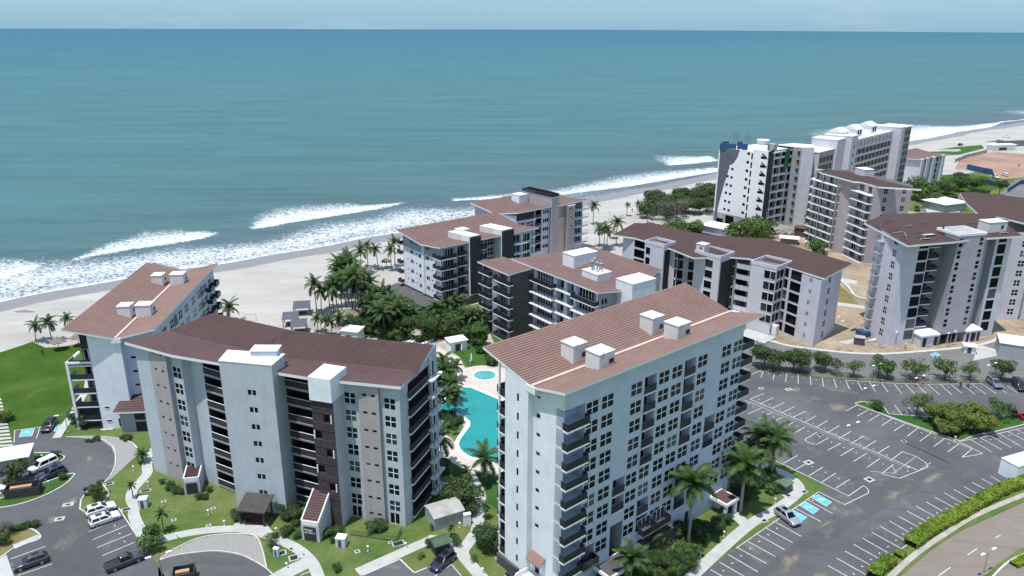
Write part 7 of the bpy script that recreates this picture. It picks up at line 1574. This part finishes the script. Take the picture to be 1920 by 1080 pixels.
def pergola(px, label, w=4.2, rz=.2, m='slate'):
    x, y = G(*px); t = thing('beach_pergola', label, 'pergola', (x, y, .03), rz, 'dark beach pergolas')
    mb = MB(); mb.hexa([(-w/2, -w/2, 2.3), (w/2, -w/2, 2.3), (w/2, w/2, 2.9), (-w/2, w/2, 2.9), (-w/2, -w/2, 2.42), (w/2, -w/2, 2.42), (w/2, w/2, 3.02), (-w/2, w/2, 3.02)], M['slate']); mb.build('roof', t)
    for a in (-1, 1):
        for b in (-1, 1): mb = MB(); mb.box(a*(w/2-.25)-.1, a*(w/2-.25)+.1, b*(w/2-.3)-.1, b*(w/2-.3)+.1, 0, 2.3 if b < 0 else 2.8, M['timber']); mb.build('post', t)
    mb = MB(); mb.box(-1.2, 1.2, -.6, .6, .3, .5, M['timber']); mb.build('day_bed', t)
M['slate'] = mat('slate_roof_sheet', (.085, .085, .11), .7, .12, 1.5); M['thatch'] = mat('dry_thatch', (.20, .175, .14), .95, .3, 3, bmp=.6, bsc=8); M['thatchl'] = mat('pale_thatch', (.34, .31, .26), .95, .25, 3, bmp=.5, bsc=8)
pergola((567,588), 'dark roofed pergola on the sand, farthest of three', 4.6); pergola((546,609), 'dark roofed pergola on the sand, middle of three'); pergola((562,623), 'dark roofed pergola nearest the brown tile roof')
def shade(px, label, r=1.8, m='thatch', h=2.5):
    x, y = G(*px); t = thing('thatched_shade', label, 'thatched umbrella', (x, y, .03), 0, 'thatched umbrellas'); mb = MB(); mb.lathe([(r, h-.35), (r*.95, h-.2), (r*.5, h+.4), (.08, h+.95)], M[m], 16, jit=.08); mb.build('thatch', t); mb = MB(); mb.tube([(0, 0, 0), (0, 0, h)], .08, M['bark'], 6); mb.build('pole', t)
for a in (((111,656),'thatched umbrella behind the lawn between two palms'),((148,648),'dark thatched umbrella half hidden by the tile roof corner'),((688,515),'thatched umbrella on open sand, nearer of two'),((725,502),'thatched umbrella on open sand, farther of two'),((619,536),'grey thatched umbrella at the seaward edge of the grove'),((622,546),'pale thatched umbrella at the seaward edge of the grove')): shade(*a)
for a in (((716,636),'pale cone shaped thatched umbrella among the grove palms',1.6,'thatchl'),((787,638),'pale cone shaped thatched umbrella near the sun loungers',2.2,'thatchl'),((772,626),'yellowish thatched umbrella under garden trees',2.2,'thatchl'),((1150,447),'brown thatched umbrella by the left end of the brown roof',1.8,'thatch'),((655,604),'wide grey thatched shelter behind the white hut',4.2,'thatch')): shade(*a)
def lounger(px, label, rz):
    x, y = G(*px); t = thing('sun_lounger', label, 'sun lounger', (x, y, .06), rz, 'white sun loungers'); mb = MB(); mb.box(-.9, .4, -.32, .32, .28, .36, M['trim']); mb.build('seat', t); mb = MB(); mb.hexa([(.4, -.32, .28), (.95, -.32, .7), (.95, .32, .7), (.4, .32, .28), (.4, -.32, .36), (.9, -.32, .78), (.9, .32, .78), (.4, .32, .36)], M['trim']); mb.build('backrest', t)
    for a in (-.8, .3):
        for b in (-.28, .28): mb = MB(); mb.box(a-.03, a+.03, b-.03, b+.03, 0, .28, M['trim']); mb.build('leg', t)
for i, p in enumerate([(796,645),(802,644),(808,642),(770,641),(776,642)]): lounger(p, f'white sun lounger on the terrace behind the brown roof, {ORD[i]} of five', .9)
for p, l in (((866,664),'closed white parasol beside the hut with slatted side'),((884,682),'closed white parasol on the court lawn')):
    x, y = G(*p); t = thing('closed_parasol', l, 'parasol', (x, y, .06), 0, 'closed parasols'); mb = MB(); mb.lathe([(.18, .9), (.22, 1.4), (.14, 2.3), (.03, 2.7)], M['trim'], 8, jit=.1); mb.build('canopy', t); mb = MB(); mb.tube([(0, 0, 0), (0, 0, 1)], .03, M['steel'], 6); mb.build('pole', t)
def pen(px, label, w, d, rz):
    x, y = G(*px); t = thing('bin_pen', label, 'bin enclosure', (x, y, .14), R(rz), 'wooden bin pens')
    for q in ((-w/2, w/2, -d/2, -d/2+.1), (-w/2, w/2, d/2-.1, d/2), (-w/2, -w/2+.1, -d/2+.1, d/2-.1), (w/2-.1, w/2, -d/2+.1, d/2-.1)): mb = MB(); mb.box(q[0], q[1], q[2], q[3], 0, 1.7, M['timber']); mb.build('side_panel', t)
    mb = MB(); mb.box(-w*.38, w*.25, -d*.1, d*.2, .0, 1.5, M['plywood']); mb.build('inner_cabinet', t)
M['plywood'] = mat('orange_plywood', (.42, .27, .15), .7, .15, 2)
pen((46,927), 'black timber bin pen with orange board on the left grass island', 5.2, 2.4, 17); pen((347,1088), 'black timber bin pen at the bottom edge beside the drop off', 3.0, 2.2, 17)
mb = MB(); P = [G(657,1004), G(743,1016), G(754,998)]
for a, b in zip(P, P[1:]):
    n = int(math.dist(a, b)/.14)
    for i in range(n+1): f = i/n; mb.obox(a[0]+(b[0]-a[0])*f, a[1]+(b[1]-a[1])*f, .03, .03, 0, 1.0, M['greenpost'] if 'greenpost' in M else M['greenroof'])
    for z in (.25, .9): strip(mb, [a, b], .04, z, z+.05, M['greenroof'])
tag(mb.build('picket_fence'), 'low dark green picket fence round the small garden of the curved block', 'fence')
x, y = G(470, 602); t = thing('goal_frame', 'thin white goal frame standing on the beach', 'goal', (x, y, .02), .2)
for nm, pt in (('post', [(-1.5, 0, 0), (-1.5, 0, 1.9)]), ('post', [(1.5, 0, 0), (1.5, 0, 1.9)]), ('crossbar', [(-1.5, 0, 1.9), (1.5, 0, 1.9)])): mb = MB(); mb.tube(pt, .06, M['steel'], 6); mb.build(nm, t)
x, y = G(45, 585); mb = MB(); mb.tube([(x-2.6, y, .15), (x, y+.2, .3), (x+2.8, y, .15)], [.08, .16, .07], M['bark'], 6); mb.tube([(x, y, .25), (x+.3, y+.4, .7)], [.12, .03], M['bark'], 5); tag(mb.build('driftwood_log'), 'dark driftwood log lying on the sand at the left', 'driftwood')
x, y = G(1020, 434) if False else G(1127, 420); mb = MB(); mb.tube([(x, y, .2), (x+4, y+3, .5), (x+7, y+6, .2)], [.1, .14, .05], M['bark'], 6); tag(mb.build('driftwood_log'), 'dark driftwood branch on the sand right of the far beach block', 'driftwood')
def tank(px, label):
    x, y = G(*px); t = thing('water_tank', label, 'water tank', (x, y, 3.0)); mb = MB(); mb.lathe([(.75, 0), (.75, 1.5), (.6, 1.75), (.25, 1.9)], M['bluecover'], 14); mb.build('tank', t); mb = MB(); mb.lathe([(.25, 1.88), (.25, 2.05), (.1, 2.1)], M['trim'], 10); mb.build('lid', t)
tank((1390,598), 'blue plastic water tank beside the white porch of the brown roofed block')
def pile(px, w, d, h, m, label, seed, cat='rubble pile'):
    r = random.Random(seed); x, y = G(*px); mb = MB(); n, k = 18, 6; 
    mb.lathe([(max(w, d)*.5*(1-j/k)**.8+.05, h*(j/k)**.8) for j in range(k+1)], M[m], n, jit=.16); o = mb.build('rubble_pile', None, (x, y, .02)); o.scale = (1, d/w, 1); return tag(o, label, cat)
pile((1462,437), 13, 9, 3.6, 'gravel', 'large grey earth mound at the foot of the white tower', 1); pile((1472,446), 4, 3, 2.2, 'rust', 'reddish scrap heap on the grey mound', 2, 'scrap heap'); pile((1548,470), 6, 4, 1.2, 'gravel', 'low gravel heap beside the balcony tower', 3); pile((1582,656), 5, 2.5, .8, 'dirt', 'low tan dirt heap behind the street kerb', 4); pile((1640,648), 4, 2, .7, 'gravel', 'small grey rubble heap at the corner of the unfinished tower', 5)
for i, (px, w, d, m) in enumerate((((1600,620),1.6,.8,'timber'),((1618,628),3,.6,'timber'),((1632,640),4,.5,'trim'),((1656,652),2.4,.8,'concrete'),((1590,612),1.2,1,'concrete'),((1572,596),1,.7,'trim'),((1580,604),.8,.6,'trim'),((1745,650),3,.7,'concrete'),((1765,645),2.4,.8,'timber'),((1846,636),2.2,.8,'concrete'))):
    x, y = G(*px); mb = MB(); 
    for j in range(3): mb.obox(x+j*.1, y+j*.12, w, d/3, .04+j*.14, .17+j*.14, M[m], .4+j*.08)
    tag(mb.build('material_stack'), f'small stack of building material on the site ground, {ORD[i]} of ten', 'material stack', 'material stacks on the building site')
# ================================================================ PEOPLE
M['skin'] = mat('skin', (.30, .17, .11), .6, .08); M['hair'] = mat('dark_hair', (.015, .012, .010), .6, .1)
def person(loc, rz, label, shirt, pants, pose='stand', hat=None):
    x, y, z = loc; o = thing('person', label, 'person', (x, y, z), rz, 'people')
    b = .25 if pose == 'bend' else 0.
    V = {'hip': (0, 0, .95), 'ch': (.1+b, 0, 1.28), 'neck': (.13+b*1.7, 0, 1.48), 'head': (.16+b*1.9, 0, 1.60), 'top': (.16+b*1.9, 0, 1.74),
         'hl': (0, .1, .9), 'kl': (.12 if pose == 'walk' else .04, .11, .5), 'fl': (.22 if pose == 'walk' else 0, .11, .07), 'tl': (.38 if pose == 'walk' else .18, .12, .04),
         'hr': (0, -.1, .9), 'kr': (.02, -.11, .5), 'fr': (-.24 if pose == 'walk' else 0, -.11, .08), 'tr': (-.08 if pose == 'walk' else .18, -.12, .04),
         'sl': (.1+b*1.5, .2, 1.42), 'el': (.06+b, .27, 1.12), 'wl': (.2+b*1.8, .25, .9), 'nl': (.24+b*1.9, .25, .81), 'sr': (.1+b*1.5, -.2, 1.42), 'er': (.04+b, -.27, 1.12), 'wr': (.14+b*1.8, -.25, .88), 'nr': (.17+b*1.9, -.25, .79)}
    rad = dict(hip=.14, ch=.16, neck=.06, head=.1, top=.07, hl=.1, kl=.065, fl=.045, tl=.035, hr=.1, kr=.065, fr=.045, tr=.035, sl=.07, el=.045, wl=.035, nl=.035, sr=.07, er=.045, wr=.035, nr=.035)
    E_ = ['hip ch', 'ch neck', 'neck head', 'head top', 'hip hl', 'hl kl', 'kl fl', 'fl tl', 'hip hr', 'hr kr', 'kr fr', 'fr tr', 'ch sl', 'sl el', 'el wl', 'wl nl', 'ch sr', 'sr er', 'er wr', 'wr nr']
    ks = list(V); me = bpy.data.meshes.new('body'); me.from_pydata([V[k] for k in ks], [tuple(ks.index(q) for q in e.split()) for e in E_], [])
    tmp = bpy.data.objects.new('tmp', me); C.objects.link(tmp); md = tmp.modifiers.new('s', 'SKIN'); sv = me.skin_vertices[0].data
    for i, k in enumerate(ks): sv[i].radius = (rad[k], rad[k]); sv[i].use_root = (k == 'hip')
    sb = tmp.modifiers.new('d', 'SUBSURF'); sb.levels = 1; sb.render_levels = 1; bpy.context.view_layer.update()
    nm = bpy.data.meshes.new_from_object(tmp.evaluated_get(bpy.context.evaluated_depsgraph_get())); bpy.data.objects.remove(tmp)
    for m in (M['skin'], shirt, pants, M['black']): nm.materials.append(m)
    for p in nm.polygons:
        c = p.center; p.material_index = 3 if c.z < .1 else 2 if c.z < .95 and abs(c.y) < .19 else 0 if c.z > 1.5 or c.z < .92 or (abs(c.y) > .2 and c.z < 1.1) else 1; p.use_smooth = True
    nm.name = 'body'; put('body', nm, o); hx = V['head']; mb = MB()
    mb.lathe([(.115, hx[2]+.05), (.12, hx[2]+.1), (.09, hx[2]+.17), (.02, hx[2]+.2)], hat or M['hair'], 10, (hx[0]-.015, 0)); mb.build('hard_hat' if hat else 'hair', o)
CL = {k: mat(k+'_cloth', c, .9, .12) for k, c in dict(black=(.02, .02, .022), white=(.6, .6, .58), hivis=(.62, .72, .10), tan=(.42, .33, .24), blue=(.05, .08, .2), red=(.4, .05, .05), grey=(.2, .2, .2)).items()}
def on(px, z=.06): x, y = G(*px, z); return (x, y, z)
person(on((81,667)), 2.0, 'person in dark clothes standing on the big lawn', CL['black'], CL['black']); person(on((1800,729), .05), 1.2, 'person in black walking along the far bays', CL['black'], CL['black'], 'walk'); person(on((1814,727), .05), 1.4, 'person in dark clothes beside another at the far bays', CL['grey'], CL['black'], 'walk')
person(on((1697,654), .05), 1.5, 'worker in bright yellow vest at the foot of the unfinished tower', CL['hivis'], CL['blue'], hat=CL['white']); person(on((1699,450), 27.75), 2.6, 'worker in pale clothes bending on the half tiled roof', CL['tan'], CL['tan'], 'bend', hat=CL['white']); person(on((1767,434), 28.0), 1.0, 'worker in dark clothes on the roof near the parapet', CL['black'], CL['black'], 'bend')
person(on((1185,398), .0), 1, 'person in dark clothes on the sand beside young palms', CL['black'], CL['blue']); person(on((1143,404), .0), 2, 'person in white on the open sand near the waterline', CL['white'], CL['white']); person(on((1908,314), .05), 0, 'left of two workers standing on the red earth lot', CL['black'], CL['blue']); person(on((1911,313), .05), 2, 'right of two workers standing on the red earth lot', CL['red'], CL['black'])
# ================================================================ CAMERA, LIGHT, SKY
cam = bpy.data.cameras.new('camera'); co = bpy.data.objects.new('camera', cam); C.objects.link(co)
cam.sensor_width = 36; cam.lens = 36*FPX/1920; cam.clip_start = 1; cam.clip_end = 60000
fx = Vector((cr, sr*sp*0, 0))
# columns: right, up, back
f = Vector((0, cp, -sp)); r0 = Vector((1, 0, 0)); u0 = Vector((0, sp, cp))
rt = r0*cr+u0*sr; up = u0*cr-r0*sr
co.matrix_world = Matrix(((rt.x, up.x, -f.x, 0), (rt.y, up.y, -f.y, 0), (rt.z, up.z, -f.z, HCAM), (0, 0, 0, 1)))
bpy.context.scene.camera = co
EL, AZ = R(75), R(226)
sun = bpy.data.lights.new('sun', 'SUN'); sun.energy = 5.0; sun.angle = R(.53); sun.color = (1, .965, .91)
so = bpy.data.objects.new('sun', sun); C.objects.link(so)
d = Vector((math.cos(AZ)*math.cos(EL), math.sin(AZ)*math.cos(EL), math.sin(EL)))
so.rotation_euler = d.to_track_quat('Z', 'Y').to_euler(); so.location = (-40, -40, 200)
w = bpy.data.worlds.new('World'); bpy.context.scene.world = w; w.use_nodes = True; nt = w.node_tree
bg = nt.nodes['Background']; sky = N(nt, 'ShaderNodeTexSky', sky_type='NISHITA', sun_disc=False, sun_elevation=EL, sun_rotation=math.pi/2-AZ, air_density=1.3, dust_density=.8, ozone_density=1.6, altitude=60)
tc = N(nt, 'ShaderNodeTexCoord').outputs['Generated']
sx = N(nt, 'ShaderNodeSeparateXYZ'); nt.links.new(tc, sx.inputs[0])
air = ramp(nt, sx.outputs[2], [(0, (.29, .51, .68)), (.03, (.35, .59, .77)), (.10, (.43, .63, .82)), (.4, (.42, .60, .86)), (1, (.34, .52, .84))])
airx = N(nt, 'ShaderNodeVectorMath', operation='SCALE'); airx.inputs['Scale'].default_value = 10.; nt.links.new(air, airx.inputs[0])
skyc = mixc(nt, .9, sky.outputs[0], airx.outputs[0])
cl = noise(nt, 2.2, 6, .6, scaled(nt, tc, (1, 1, 6.0)), .3)
cf = ramp(nt, cl, [(.48, (0,)*3), (.72, (.55,)*3)])
col = mixc(nt, cf, skyc, (6.2, 7.6, 8.6))
nt.links.new(col, bg.inputs[0]); bg.inputs[1].default_value = .1
sc = bpy.context.scene; sc.view_settings.view_transform = 'Standard'; sc.view_settings.look = 'None'; sc.view_settings.exposure = .05; sc.view_settings.gamma = 1
sc.render.engine = 'CYCLES'; sc.cycles.use_denoising = True; sc.cycles.max_bounces = 6; sc.cycles.diffuse_bounces = 3; sc.cycles.glossy_bounces = 2; sc.cycles.transparent_max_bounces = 4
sc.cycles.sample_clamp_indirect = 6
